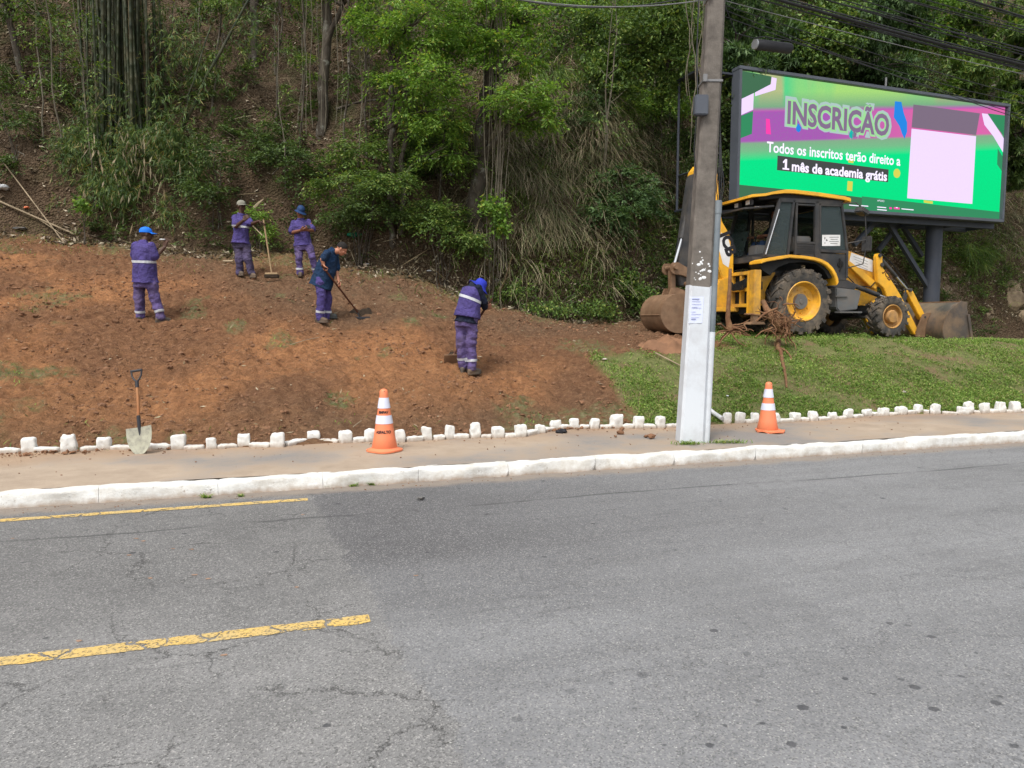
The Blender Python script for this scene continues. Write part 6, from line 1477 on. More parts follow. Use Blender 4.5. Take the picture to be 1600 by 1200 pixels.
TR("large lichen covered tree trunk hung with vines, left of the dry grass slope", 742, 374, [(742, 330, 0), (748, 250, 0), (757, 170, .1), (767, 90, .2), (776, 20, .2), (782, -80, .3)], .20, .13,
   [(815, 150, -.8, 42, 230, .9), (795, 90, -.6, 45, 210, .8), (838, 175, -.9, 25, 120, 1.1), (770, 30, -.5, 60, 260, .7), (840, 20, -.4, 50, 170, .8), (730, 10, -.3, 50, 160, .8), (790, -50, -.3, 60, 120, .7), (780, 175, -.6, 25, 60, .8)], 'pinnate', (.105, .045), .42, 'leaf_bright', 12, gate=.43)
TR("straight dark trunk with pale lichen between the bamboo and the feathery tree", 503, 205, [(505, 150, 0), (508, 80, 0), (512, -60, 0)], .13, .11, [(500, -90, 0, 90, 200, .7), (560, -40, -.5, 45, 100, .7)], 'pinnate', LP, .4, 'leaf_mid', 13)
TR("dark trunk at the top edge of the picture right of the bamboo", 397, 95, [(398, 40, 0), (396, -60, 0)], .12, .10, [(400, -90, 0, 90, 160, .7), (350, -20, -.5, 40, 80, .6)], 'pinnate', LP, .4, 'leaf_dark', 14)
TR("thin tree at the top left edge with shaded foliage", 40, 130, [(20, 60, 0), (-10, -60, 0)], .09, .06, [(20, 0, -.3, 60, 160, .6), (90, 95, 0, 34, 70, .5), (-40, -50, 0, 90, 150, .7)], 'pinnate', LP, .4, 'leaf_dark', 15)
for k, (x0, y0, x1, y1, rr, lab) in enumerate(((428, 190, 436, -60, .03, "slim sapling stem right of the dark trunk at the top edge"), (468, 235, 476, -60, .025, "slim sapling between the two dark trunks"), (536, 262, 545, -60, .03, "slim sapling right of the straight lichen trunk"), (572, 240, 566, -60, .028, "slim sapling just left of the twin slender trunks"), (682, 330, 700, 20, .03, "slim sapling between the twin trunks and the vine hung trunk"), (330, 170, 350, -60, .025, "slim bent sapling right of the bamboo"))):
    TR(lab, x0, y0, [((x0 + x1) / 2 + 4, (y0 + y1) / 2, 0), (x1, y1, 0)], rr, rr * .7, [(x1, max(y1, -30) + 30, -.1, 28, 60, .8), ((x0 + x1) / 2 + 12, (y0 + y1) / 2 + 20, -.1, 20, 36, .7)], 'pinnate', LP, .32, 'leaf_mid' if k % 2 else 'leaf_dark', 30 + k)
# canopy trees behind and above the billboard and along the top right
RT = [("dark leaved tree behind the utility pole at the top", 1040, 150, 60, [(1000, 60, 0, 60, 420, .9), (1060, 30, 0, 60, 420, .9), (960, 110, .2, 45, 240, .8), (1080, 110, .2, 55, 320, .9), (940, 30, .5, 40, 160, .8)], 'broad', (.12, .06), 'leaf_mid'),
      ("long leaved dark tree above the left end of the billboard", 1180, 150, 30, [(1150, 100, .1, 40, 260, .9), (1190, 50, 0, 60, 420, .8), (1240, 95, 0, 50, 320, .6), (1150, 20, .3, 50, 260, .8)], 'rosette', (.24, .045), 'leaf_blue'),
      ("glossy round leaved tree above the left half of the billboard", 1270, 160, 20, [(1280, 60, -.2, 50, 420, .8), (1260, 105, -.2, 40, 260, .5), (1320, 20, .2, 50, 260, .8)], 'broad', (.13, .10), 'leaf_mid'),
      ("dark mango like tree above the middle of the billboard", 1370, 160, 40, [(1350, 70, 0, 60, 420, .8), (1390, 120, 0, 45, 260, .6), (1400, 20, 0, 60, 330, .8), (1330, 120, .3, 35, 160, .5)], 'rosette', (.24, .05), 'leaf_blue'),
      ("bright green tree at the top behind the cables, right of the splice box", 1440, 120, 0, [(1430, 10, .8, 55, 330, .6), (1490, 50, .6, 50, 300, .6), (1380, -10, .8, 45, 200, .6)], 'broad', (.13, .08), 'leaf_bright'),
      ("drooping long leaved tree over the right end of the billboard", 1540, 200, 60, [(1530, 120, -.4, 48, 330, .7), (1480, 150, -.2, 35, 190, .6), (1560, 165, -.5, 38, 220, .7), (1600, 60, -.2, 60, 330, .8), (1545, 40, 0, 55, 330, .8)], 'rosette', (.25, .052), 'leaf_mid'),
      ("tall tree at the right edge beside the billboard", 1600, 290, 80, [(1600, 200, -.2, 45, 300, 1.0), (1590, 270, 0, 32, 160, 1.0), (1630, 120, 0, 70, 330, 1.0), (1585, 140, .2, 35, 150, .8)], 'rosette', (.22, .05), 'leaf_dark'),
      ("dark tree filling the gap between the pole and the billboard frame", 1140, 260, 20, [(1140, 180, .3, 38, 240, 1.3), (1120, 250, .3, 32, 200, 1.0), (1085, 220, .5, 35, 200, 1.0)], 'broad', (.12, .05), 'leaf_dark')]
for i, (lab, bx_, by_, dx, bl, kind, leaf, mat) in enumerate(RT):
    b_ = hit(bx_, by_); d = b_[1] - .3
    bl2 = [B(x_, y_, (25.2 if x_ > 1150 else 20.8) + dd * 1.6 - (x_ > 1150) * (1600 - x_) * .0028, r * 1.05, int(n * 1.1), fl) for (x_, y_, dd, r, n, fl) in bl]
    tree(lab, "tree", b_, [V3(b_) + Vector((0, -.4, 1.5)), V3(bl2[0][0]) + Vector((0, .3, -.6))], .13, .06, bl2, kind, leaf, .34 if kind != 'rosette' else .28, mat, 60 + i, group="trees above the billboard", gate=.40)
# bright overhanging bush and understorey shrubs
for i, (lab, bl, kind, leaf, sp, mat) in enumerate((
    ("bright green bush jutting from the slope left of the pole", [(1010, 158, -.5, 42, 300, .5), (1050, 170, -.6, 34, 220, .6), (972, 166, -.3, 25, 110, .5), (1030, 145, -.4, 25, 120, .4)], 'pinnate', (.10, .04), .4, 'leaf_bright'),
    ("dark broad shrub on the dry slope left of the machine's raised arm", [(985, 295, -.4, 42, 260, .7), (955, 330, -.4, 35, 180, .6), (1015, 320, -.3, 30, 160, .7), (960, 270, -.2, 28, 100, .6)], 'pinnate', (.10, .05), .4, 'leaf_blue'),
    ("shrub in layered sprays left of the vine hung trunk", [(690, 250, -.3, 50, 300, .45), (655, 220, -.1, 40, 200, .45), (700, 205, 0, 40, 180, .4)], 'pinnate', LP, .42, 'leaf_mid'),
    ("layered shrub in front of the twin slender trunks", [(560, 235, -.3, 50, 300, .4), (545, 285, -.5, 55, 330, .4), (600, 275, -.5, 45, 240, .4)], 'pinnate', LP, .42, 'leaf_mid'),
    ("shrub behind the raking person, below the twin trunks", [(580, 320, -.4, 50, 240, .4), (540, 335, -.3, 40, 140, .4)], 'pinnate', LP, .38, 'leaf_dark'),
    ("dark dense shrub at the foot of the vine hung trunk", [(690, 340, -.4, 40, 280, .8), (720, 375, -.4, 30, 170, .6), (668, 315, -.2, 35, 180, .6)], 'pinnate', LP, .38, 'leaf_mid'),
    ("small bright leaved climber on the vine hung trunk", [(770, 325, -.9, 20, 110, 1.3), (776, 350, -.9, 14, 60, 1.0)], 'broad', (.10, .08), .3, 'leaf_bright'),
    ("shrub with feathery leaves above the cap of the person holding the broom", [(400, 335, -.2, 14, 60, 1.2), (405, 352, -.3, 12, 50, 1.2)], 'pinnate', (.09, .03), .3, 'leaf_bright'),
    ("low dark shrub on the leaf litter above the person in the navy cap", [(440, 230, 0, 42, 190, .4), (400, 210, 0, 40, 130, .4), (470, 265, 0, 40, 150, .4)], 'pinnate', LP, .38, 'leaf_dark'),
    ("ferny shrub right of the bamboo foot", [(350, 240, -.1, 45, 150, .4), (330, 290, -.1, 45, 170, .4)], 'pinnate', LP, .38, 'leaf_dark'),
    ("shrub beneath the left end of the billboard behind the cab", [(1095, 330, .2, 34, 200, .8), (1060, 390, 0, 30, 170, .8), (1045, 340, .3, 30, 150, .8)], 'broad', (.10, .05), .3, 'leaf_dark'),
    ("leafy shrub under the billboard right of the cab", [(1400, 385, .5, 38, 220, .7), (1430, 415, .3, 30, 150, .7), (1350, 370, .6, 30, 120, .7)], 'broad', (.12, .06), .3, 'leaf_mid'),
    ("strap leaved clump right of the billboard column", [(1512, 395, -.1, 20, 90, 1.0)], 'bamboo', (.5, .03), .3, 'leaf_mid'),
    ("low green weeds at the slope foot right of the stooping person", [(850, 478, -.3, 40, 180, .22), (920, 482, -.3, 45, 200, .22), (800, 455, -.2, 30, 110, .35)], 'broad', (.08, .045), .25, 'leaf_mid'),
    ("green weeds behind the digging bucket", [(1000, 470, 0, 28, 150, .6), (985, 440, 0, 25, 110, .6), (1040, 430, 0, 25, 110, .8)], 'broad', (.10, .06), .3, 'leaf_mid'),
    ("tall green grass clump high on the dry slope", [(850, 110, -.1, 36, 120, .9), (880, 80, 0, 25, 60, .8)], 'bamboo', (.5, .022), .3, 'leaf_mid'),
    ("shrub on the rocky slope left of the top of the pole", [(925, 150, 0, 40, 190, .8), (900, 185, -.2, 28, 100, .6), (890, 60, 0, 20, 60, .8)], 'pinnate', LP, .38, 'leaf_blue'),
    ("low bush at the left edge of the slope", [(30, 250, 0, 40, 80, .5), (10, 180, 0, 40, 90, .5)], 'pinnate', LP, .36, 'leaf_dark'),
    ("small fresh green plant at the foot of the bamboo", [(127, 318, -.6, 8, 26, .8)], 'broad', (.11, .08), .2, 'leaf_bright'))):
    bl2 = []
    for (x_, y_, dd, r, n, fl) in bl:
        h_ = hit(x_, min(y_ + r * .5, 480)); bl2.append(B(x_, y_, h_[1] - .25 + dd, r, n, fl))
    shrub(lab, bl2, kind, leaf, sp, mat, 200 + i)
# hanging vines
rv = random.Random(8)
for k in range(16):
    x_ = (752 + rv.gauss(22, 9)) if k < 11 else (1088 + rv.gauss(0, 7)); d = hit(x_, 380)[1] - .9 if k < 11 else 17.5
    y1 = rv.uniform(380, 470) if k < 11 else rv.uniform(150, 280); pts = [PT(x_ + rv.gauss(0, 1.2) + 3 * math.sin(j * .9 + k), -60 + (y1 + 60) * j / 12, d + rv.gauss(0, .03)) for j in range(13)]
    mb = MB(); mb.tube(pts, rv.uniform(.006, .014), 5); o = mb.build("hanging_vine", M['vine']); tag(o, "thin bare vine hanging straight down beside the big lichen covered trunk" if k < 11 else "thin dark vine hanging just left of the utility pole", "vine", "vines hanging by the big trunk" if k < 11 else "vines hanging left of the pole")
for k in range(9):
    x_ = rv.uniform(425, 600); d = hit(x_, 260)[1] - .4; pts = [PT(x_ + rv.gauss(0, 1) + 2 * math.sin(j + k), -50 + rv.uniform(.9, 1) * 260 * j / 9, d) for j in range(10)]
    mb = MB(); mb.tube(pts, rv.uniform(.004, .009), 5); o = mb.build("hanging_vine", M['vine']); tag(o, "thin vine hanging among the slim saplings left of the twin trunks", "vine", "vines among the saplings")

# ---- leaf litter, undergrowth, dry grass, lawn as stuff
def scatter(n, u0, u1, k0, k1, pw=1.0):
    """random points on the hillside: u along, k metres above the slope foot"""
    u = rg.uniform(u0, u1, n); k = k0 + (k1 - k0) * rg.random(n) ** pw; v = vhill(u) + k; x, y = uv2xy(u, v); return u, v, np.stack([x, y, H(u, v)], -1)
for k in range(28):
    if k == 0:
        sp = empty("sapling", (0, 0, 0), "", "sapling"); mb = MB(); limb(mb, [(0, 0, -.3), (.05, 0, 1.2), (-.04, .03, 2.6), (.06, 0, 4.4)], .022, .008, 6, .02, 5)
        for j in range(7): limb(mb, [(0, 0, 1.2 + .45 * j), (.35 * math.cos(j * 2.4), .35 * math.sin(j * 2.4), 1.5 + .45 * j)], .007, .003, 4, .01, j)
        mb.build("stem", M['vine'], sp); rq = np.random.default_rng(3); Pq = np.array([(.35 * math.cos(j * 2.4) + rq.normal(0, .08), .35 * math.sin(j * 2.4) + rq.normal(0, .08), 1.5 + .45 * j + rq.normal(0, .1)) for j in range(7) for _ in range(3)]); Aq = Pq * [1, 1, 0] + rq.normal(0, .2, Pq.shape)
        link("foliage", leaves_mesh("foliage", *spray_leaves(rq, Pq, Aq, np.full(len(Pq), .4), 'pinnate', (.09, .04))), M['leaf_mid'], sp, False); o = sp
    else:
        o = sp.copy(); COL.objects.link(o)
        for ch in sp.children: c = ch.copy(); COL.objects.link(c); c.parent = o
    px_ = rv.uniform(60, 720) if k % 4 else rv.uniform(880, 1080); q = hit(px_, rv.uniform(60, 330)); o.location = q; o.rotation_euler = (rv.gauss(0, .06), rv.gauss(0, .06), rv.uniform(0, 6)); s_ = rv.uniform(.55, 1.25); o.scale = (s_, s_, s_ * 1.1)
    tag(o, "thin bare stemmed sapling with sparse leaves rising from the leaf litter", "sapling", "thin saplings on the wooded slope")
u, v, P_ = scatter(3800, -9, 22, -.3, 15, 1.1); n = len(P_); D_ = rg.normal(0, 1, (n, 3)); D_[:, 2] = rg.normal(0, .6, n); P_[:, 2] += .05
tag(link("fallen_twigs", leaves_mesh("fallen_twigs", P_, D_, rg.normal(0, 1, (n, 3)), rg.uniform(.2, 1.1, n), rg.uniform(.010, .022, n), .5), M['straw']), "dry twigs and fallen thin branches lying over the wooded slope", "twigs", kind="stuff")
u, v, P_ = scatter(90000, -9, 22, -.6, 16, 1.2)
den = fbm(u * .9, v * .9, 0, 401, 3); keep = (den > .42); P_ = P_[keep]; n = len(P_)
D_ = rg.normal(0, 1, (n, 3)); D_[:, 2] = D_[:, 2] * .45; P_[:, 2] += rg.random(n) * .06
o = link("leaf_litter", leaves_mesh("leaf_litter", P_, D_, Zup + rg.normal(0, .6, (n, 3)), rg.uniform(.05, .17, n), rg.uniform(.03, .08, n)), M['litter'])
tag(o, "dry brown fallen leaves covering the wooded slope", "leaf litter", kind="stuff")
u, v, P_ = scatter(20000, -9, 24, -.3, 15, 1.0)
den = fbm(u * .75, v * .75, 0, 402, 4) + .10 * sstep(5, 9, u) - .08 * (1 - sstep(-5, -1, u)); keep = den > .50; P_ = P_[keep]
# dense dark wood on the upper slope behind the billboard
_u, _v, _P = scatter(17000, 7, 30, 2.6, 15, .9); _d = fbm(_u * .8, _v * .8, 0, 403, 3) > .42; _u, _P = _u[_d], _P[_d]; _P[:, 2] += rg.uniform(.1, 1.3, len(_P)); _P[:, 1] -= rg.uniform(0, .8, len(_P)); _A = rg.normal(0, 1, _P.shape); _A[:, 1] -= .6
tag(link("dense_thicket", leaves_mesh("dense_thicket", *spray_leaves(rg, _P, _A, rg.uniform(.3, .6, len(_P)), 'broad', (.15, .06))), M['leaf_dark']), "dense dark thicket filling the upper slope behind the billboard", "thicket", kind="stuff")
P_[:, 2] += rg.uniform(.05, .45, len(P_)); A_ = rg.normal(0, 1, P_.shape); A_[:, 2] = np.abs(A_[:, 2]) * .5
o = link("undergrowth", leaves_mesh("undergrowth", *spray_leaves(rg, P_, A_, rg.uniform(.2, .5, len(P_)), 'pinnate', (.085, .042))), M['leaf_dark'])
tag(o, "low dark green undergrowth on the wooded slope", "undergrowth", kind="stuff")
def blades(name, P_, L, W, lean, droop, mat, rng, seg=4, dirs=None):
    n = len(P_); a = rng.random(n) * 6.283; hd = np.stack([np.cos(a), np.sin(a), 0 * a], -1) if dirs is None else nrm(dirs + rng.normal(0, .45, (n, 3)) * [1, 1, 0])
    sd_ = nrm(np.cross(hd, Zup) + rng.normal(0, .2, (n, 3))); V = []
    for j in range(seg + 1):
        t = j / seg; c = P_ + hd * (L * (lean * t + droop * .55 * t * t))[:, None] + Zup * (L * (t - droop * t ** 2))[:, None]; w_ = (W * (1 - t) ** .6 * .5 + .0015)[:, None]
        V += [c - sd_ * w_, c + sd_ * w_]
    V = np.stack(V, 1); m = 2 * (seg + 1); idx = np.arange(n)[:, None] * m; Q = np.concatenate([idx + np.array([[2 * j, 2 * j + 1, 2 * j + 3, 2 * j + 2]]) for j in range(seg)], 0)
    o = link(name, mesh_np(name, V.reshape(-1, 3), Q), M[mat]); return o
# dry grass: placed on the slope by region
def region_pts(boxes, n):
    out_ = []
    for (x0, y0, x1, y1, wgt) in boxes:
        m = int(n * wgt)
        for _ in range(m):
            px, py = rg.uniform(x0, x1), rg.uniform(y0, y1)
            out_.append((px, py))
    return out_
cache = {}
def hitq(px, py):
    k = (round(px / 6), round(py / 6))
    if k not in cache: cache[k] = hit(k[0] * 6, k[1] * 6)
    p = cache[k]; p = p + np.array([rg.normal(0, .16), rg.normal(0, .16), 0]); p[2] = HW(p[0], p[1]); return p
def region_pts(boxes, n):
    out_ = []
    for (x0, y0, x1, y1, wgt) in boxes:
        m = int(n * wgt); out_ += list(zip(rg.normal((x0 + x1) / 2, (x1 - x0) * .36, m), np.minimum(rg.normal((y0 + y1) / 2, (y1 - y0) * .36, m), 470)))
    return out_
pp = region_pts([(790, 140, 900, 300, .34), (900, 170, 1010, 260, .16), (770, 270, 900, 400, .20), (1000, 200, 1130, 330, .12), (1530, 300, 1640, 390, .08), (830, 380, 960, 440, .05), (700, 90, 800, 250, .05)], 13000)
P_ = np.array([hitq(*q) for q in pp]); g_ = fbm(P_[:, 0] * 1.3, P_[:, 1] * 1.3, P_[:, 2] * 1.3, 55, 3) > .40; P_ = P_[g_]
down = np.tile(np.array([.05, -1, 0]), (len(P_), 1))
o = blades("dry_grass", P_, rg.uniform(.35, 1.15, len(P_)), rg.uniform(.006, .016, len(P_)), .40, 1.30, 'drygrass', rg, 5, down); tag(o, "long dry straw coloured grass hanging down the steep slope", "dry grass", kind="stuff")
pp = region_pts([(1470, 330, 1640, 520, .34), (1330, 350, 1480, 475, .2), (1000, 380, 1120, 480, .14), (770, 390, 1000, 480, .2), (560, 380, 760, 430, .12)], 11000)
P_ = np.array([hitq(*q) for q in pp]); n = len(P_); D_ = rg.normal(0, 1, (n, 3)); P_ += rg.normal(0, .05, (n, 3)); P_[:, 1] -= .05
tag(link("bank_litter", leaves_mesh("bank_litter", P_, D_, rg.normal(0, 1, (n, 3)), rg.uniform(.04, .16, n), rg.uniform(.02, .06, n)), M['litter']), "dry leaves and stalks caught on the steep earth bank behind the machine", "leaf litter", kind="stuff")
pp = region_pts([(1480, 330, 1600, 450, .40), (1340, 350, 1480, 450, .3), (1000, 380, 1120, 470, .3)], 1500); P_ = np.array([hitq(*q) for q in pp]); P_[:, 1] -= .1; P_ = P_[fbm(P_[:, 0] * 1.2, P_[:, 1], P_[:, 2] * 1.2, 71, 3) > .47]; A_ = rg.normal(0, .7, P_.shape); A_[:, 1] -= .7
tag(link("bank_weeds", leaves_mesh("bank_weeds", *spray_leaves(rg, P_, A_, rg.uniform(.15, .4, len(P_)), 'pinnate', (.085, .042))), M['leaf_mid']), "leafy weeds on the steep bank under the billboard", "weeds", kind="stuff")
for i, (px_, py_, r_s, lab) in enumerate(((1578, 470, .62, "big tan rock face at the right edge behind the lawn"), (1545, 500, .38, "brown rock at the bank foot right of the front bucket"), (1598, 505, .40, "rock at the right edge of the lawn terrace"))):
    q = hit(px_, py_); bm = bmesh.new(); bmesh.ops.create_icosphere(bm, subdivisions=5, radius=1.0); me = bpy.data.meshes.new("bank_rock"); bm.to_mesh(me); bm.free(); nn = len(me.vertices); co = np.zeros(nn * 3, np.float32); me.vertices.foreach_get("co", co); co = co.reshape(-1, 3)
    kk = 1 + (fbm(co[:, 0] * 1.3 + i, co[:, 1] * 1.3, co[:, 2] * 1.3, 300 + i, 5) - .5) * 1.3 - .25 * np.abs(fbm(co[:, 0] * 3, co[:, 1] * 3, co[:, 2] * 1.5 + i, 310, 3) - .5); co = co * kk[:, None] * np.array([.9, .55, 1.25]) * r_s; me.vertices.foreach_set("co", co.ravel().astype(np.float32))
    me.polygons.foreach_set("use_smooth", [True] * len(me.polygons)); o = link("bank_rock", me, M['rockface']); o.location = (q[0], q[1] + .25, q[2]); tag(o, lab, "rock")
pp = region_pts([(840, 90, 1000, 250, .3), (780, 240, 880, 340, .25), (760, 380, 1000, 470, .25), (1490, 370, 1570, 430, .22), (1040, 360, 1130, 440, .1)], 3500); P_ = np.array([hitq(*q) for q in pp])
o = blades("tall_grass", P_, rg.uniform(.35, .8, len(P_)), rg.uniform(.008, .018, len(P_)), .4, .9, 'grass', rg, 4, np.tile(np.array([0, -1, 0.]), (len(P_), 1))); tag(o, "tufts of tall green grass on the steep slope", "tall grass", kind="stuff")
# litter and stubble along the upper edge of the bank, lawn blades, weeds in the earth
n = 130000; u = rg.uniform(3.6, 17, n); v = 9.55 + (17.0 - 9.55) * rg.random(n) ** 1.7; g_ = grassmask(u, v); patch = fbm(u * 1.6, v * 1.6, 0, 77, 3)
keep = (rg.random(n) < g_ * np.clip((patch - .33) * 5, .12, 1)) & (v > vbase(u) + .05); u, v = u[keep], v[keep]; x, y = uv2xy(u, v); P_ = np.stack([x, y, H(u, v)], -1)
o = blades("lawn_grass", P_, rg.uniform(.03, .075, len(P_)), rg.uniform(.005, .010, len(P_)), .5, .45, 'grass', rg, 2); tag(o, "short green lawn with leafy weeds on the slope beneath the machine", "grass", kind="stuff")
keep = rg.random(len(P_)) < .10; P2 = P_[keep]; A_ = rg.normal(0, 1, P2.shape); A_[:, 2] = .4
o = link("lawn_weeds", leaves_mesh("lawn_weeds", *spray_leaves(rg, P2, A_, np.full(len(P2), .09), 'broad', (.035, .028))), M['grass']); tag(o, "small round leaved weeds growing through the lawn", "weeds", kind="stuff")
n = 26000; u = rg.uniform(-8, 6, n); v = 9.7 + rg.random(n) * 11; vh_ = vhill(u)
edge = sstep(-2.4, -.3, v - vh_) + .8 * sstep(.66, .76, fbm(u * 1.3, v * 1.3, 0, 33, 4)) + .3 * (1 - sstep(.1, .9, v - vbase(u)))
keep = (rg.random(n) < edge * .5 * (fbm(u * 2.5, v * 2.5, 0, 78, 2) > .5)) & (v < vh_ + .4) & (grassmask(u, v) < .5); u, v = u[keep], v[keep]; x, y = uv2xy(u, v); P_ = np.stack([x, y, H(u, v)], -1)
o = blades("sparse_grass", P_, rg.uniform(.04, .12, len(P_)), rg.uniform(.005, .011, len(P_)), .6, .5, 'grass', rg, 2); tag(o, "sparse tufts of grass along the edges of the bare earth", "grass", kind="stuff")
n = 22000; u = rg.uniform(-9, 8, n); v = 9.6 + rg.random(n) * 11.5; keep = (v < vhill(u) + .3) & (grassmask(u, v) < .5) & (rg.random(n) < .12 + .8 * sstep(-3.0, -.5, v - vhill(u))); u, v = u[keep], v[keep]; x, y = uv2xy(u, v); P_ = np.stack([x, y, H(u, v) + .01], -1); n = len(P_)
D_ = rg.normal(0, 1, (n, 3)); D_[:, 2] *= .25; o = link("plant_debris", leaves_mesh("plant_debris", P_, D_, Zup + rg.normal(0, .4, (n, 3)), rg.uniform(.03, .13, n), rg.uniform(.006, .03, n)), M['straw']); tag(o, "scattered straw and leaf debris on the bare earth", "plant debris", kind="stuff")

# ------------------------------------------------------------------ clods and small stones
def rocks(name, P_, r, mat, seed, label, cat, kind=None, flat=.6):
    rng = np.random.default_rng(seed); bm = bmesh.new(); bmesh.ops.create_icosphere(bm, subdivisions=1, radius=1); V0 = np.array([v.co[:] for v in bm.verts]); F0 = np.array([[v.index for v in f.verts] for f in bm.faces]); bm.free()
    n = len(P_); V = V0[None] * (1 + rng.normal(0, .22, (n, len(V0), 1))) * r[:, None, None] * np.stack([rng.uniform(.7, 1.3, n), rng.uniform(.7, 1.3, n), rng.uniform(.5, .9, n) * flat / .6], -1)[:, None]
    V = V + P_[:, None]; Fq = F0[None] + (np.arange(n) * len(V0))[:, None, None]
    o = link(name, mesh_np(name, V.reshape(-1, 3), Fq.reshape(-1, 3)), M[mat]); return tag(o, label, cat, kind=kind)
n = 26000; u = rg.uniform(-9, 7.5, n); v = 9.6 + rg.random(n) ** 1.2 * 9; keep = (grassmask(u, v) < .4) & (v < vhill(u)) & (fbm(u * 1.6, v * 1.6, 0, 88, 3) > .50); u, v = u[keep], v[keep]; x, y = uv2xy(u, v); P_ = np.stack([x, y, H(u, v) + .004], -1)
rocks("earth_clods", P_, .006 + .028 * rg.random(len(P_)) ** 3.6, 'clod', 5, "small clods of turned reddish earth on the bare bank", "earth clods", "stuff")
n = 500; u = rg.uniform(-8, 9, n); v = np.where(rg.random(n) < .75, rg.uniform(9.1, 9.75, n), rg.uniform(8.2, 9.2, n)); x, y = uv2xy(u, v); P_ = np.stack([x, y, 0 * x + .152], -1)
rocks("pavement_crumbs", P_, .003 + .010 * rg.random(n) ** 2, 'clod', 6, "crumbs of earth lying on the pavement along the white stones", "earth crumbs", "stuff")
n = 300; u = rg.uniform(-8, 9, n); v = rg.uniform(VK - .22, VK - .02, n); x, y = uv2xy(u, v); P_ = np.stack([x, y, 0 * x + .002], -1)
rocks("gutter_grit", P_, .002 + .007 * rg.random(n) ** 2, 'clod', 7, "grit and earth lying in the gutter along the kerb", "grit", "stuff")
for i, (px, py, r, lab) in enumerate(((969, 678, .045, "reddish clod on the pavement left of the pole"), (1017, 685, .05, "large reddish clod nearest the pole on the pavement"), (1009, 683, .03, "small clod touching the large one near the pole"), (962, 683, .03, "lower small clod left of the pole"), (972, 672, .035, "clod closest to the white stones left of the pole"))):
    p = np.array([at_uv(px, py)]); p[0, 2] = .15 + r * .5; rocks("earth_clod", p, np.array([r]), 'clod', 30 + i, lab, "earth clod")["group"] = "clods on the pavement"
for i, (px, py) in enumerate(((213, 841), (224, 845), (202, 867), (300, 858), (235, 903), (304, 898), (325, 904), (463, 917), (20, 841), (270, 857), (350, 1023), (122, 1001), (473, 804), (650, 899))):
    r = ray(px, py); p = CAM + r * ((.004 - 1.7) / r[2]); mb = MB(); n = 10; rr = random.Random(i); V = [(p[0] + rr.uniform(.4, 1.3) * .013 * math.cos(a * 6.283 / n) * 1.6, p[1] + rr.uniform(.4, 1.3) * .013 * math.sin(a * 6.283 / n), .004) for a in range(n)] + [(p[0], p[1], .006)]
    mb.add(V, [(a, (a + 1) % n, n) for a in range(n)]); o = mb.build("mud_crumb", mat_plain('mud_crumb', (.34, .22, .15), .9) if i == 0 else bpy.data.materials['mud_crumb']); tag(o, "small smear of reddish mud on the grey asphalt", "mud spot", "reddish mud spots on the road")
n = 900; u = rg.uniform(-9, 7.0, n); v = 9.8 + rg.random(n) ** 1.1 * 8; keep = (grassmask(u, v) < .3) & (v < vhill(u)) & (fbm(u * .9, v * .9, 0, 98, 3) > .47); u, v = u[keep], v[keep]; x, y = uv2xy(u, v); P_ = np.stack([x, y, H(u, v) + .006], -1)
rocks("turned_clods", P_, .02 + .04 * rg.random(len(P_)) ** 2.2, 'clod', 15, "larger clods of freshly turned earth on the bare bank", "earth clods", "stuff", .5)
# kerb weeds
for i, (px, py, s, lab) in enumerate(((323, 778, .05, "small green weed tuft at the kerb foot, leftmost"), (376, 776, .035, "tiny green weed at the kerb foot, second from the left"), (552, 760, .05, "green weed tuft in the gutter left of the stone chip"), (580, 758, .055, "green weed tuft in the gutter right of its neighbour"), (508, 762, .03, "tiny weed in the kerb joint left of the gutter tufts"), (905, 732, .05, "weed tuft at the kerb foot below the pavement clods"), (932, 728, .045, "leafier weed at the kerb foot left of the pole"), (1090, 722, .05, "grassy weed at the kerb foot under the pole"), (1160, 706, .05, "weed growing in the kerb joint right of the pole"))):
    r = ray(px, py); p = CAM + r * ((.0 - 1.7) / r[2]); rng = np.random.default_rng(i); P_ = p + rng.normal(0, .3, (45, 3)) * [s * 1.3, s * .5, 0]; P_[:, 2] = 0
    o = blades("kerb_weed", P_, rng.uniform(.5, 1.3, 45) * s, rng.uniform(.004, .009, 45), .7, .4, 'grass', rng, 3); tag(o, lab, "weed", "weeds along the kerb")
for i, (px, py, w_, lab) in enumerate(((1075, 694, .16, "grass tuft at the foot of the white pole, left side"), (1135, 692, .28, "grass patch on the pavement just right of the pole"))):
    p = np.array(at_uv(px, py)); rng = np.random.default_rng(i + 20); P_ = p + rng.normal(0, .5, (160, 3)) * [w_, .05, 0]; P_[:, 2] = .15
    o = blades("pole_grass", P_, rng.uniform(.03, .08, 160), rng.uniform(.004, .009, 160), .6, .4, 'grass', rng, 3); tag(o, lab, "grass tuft")

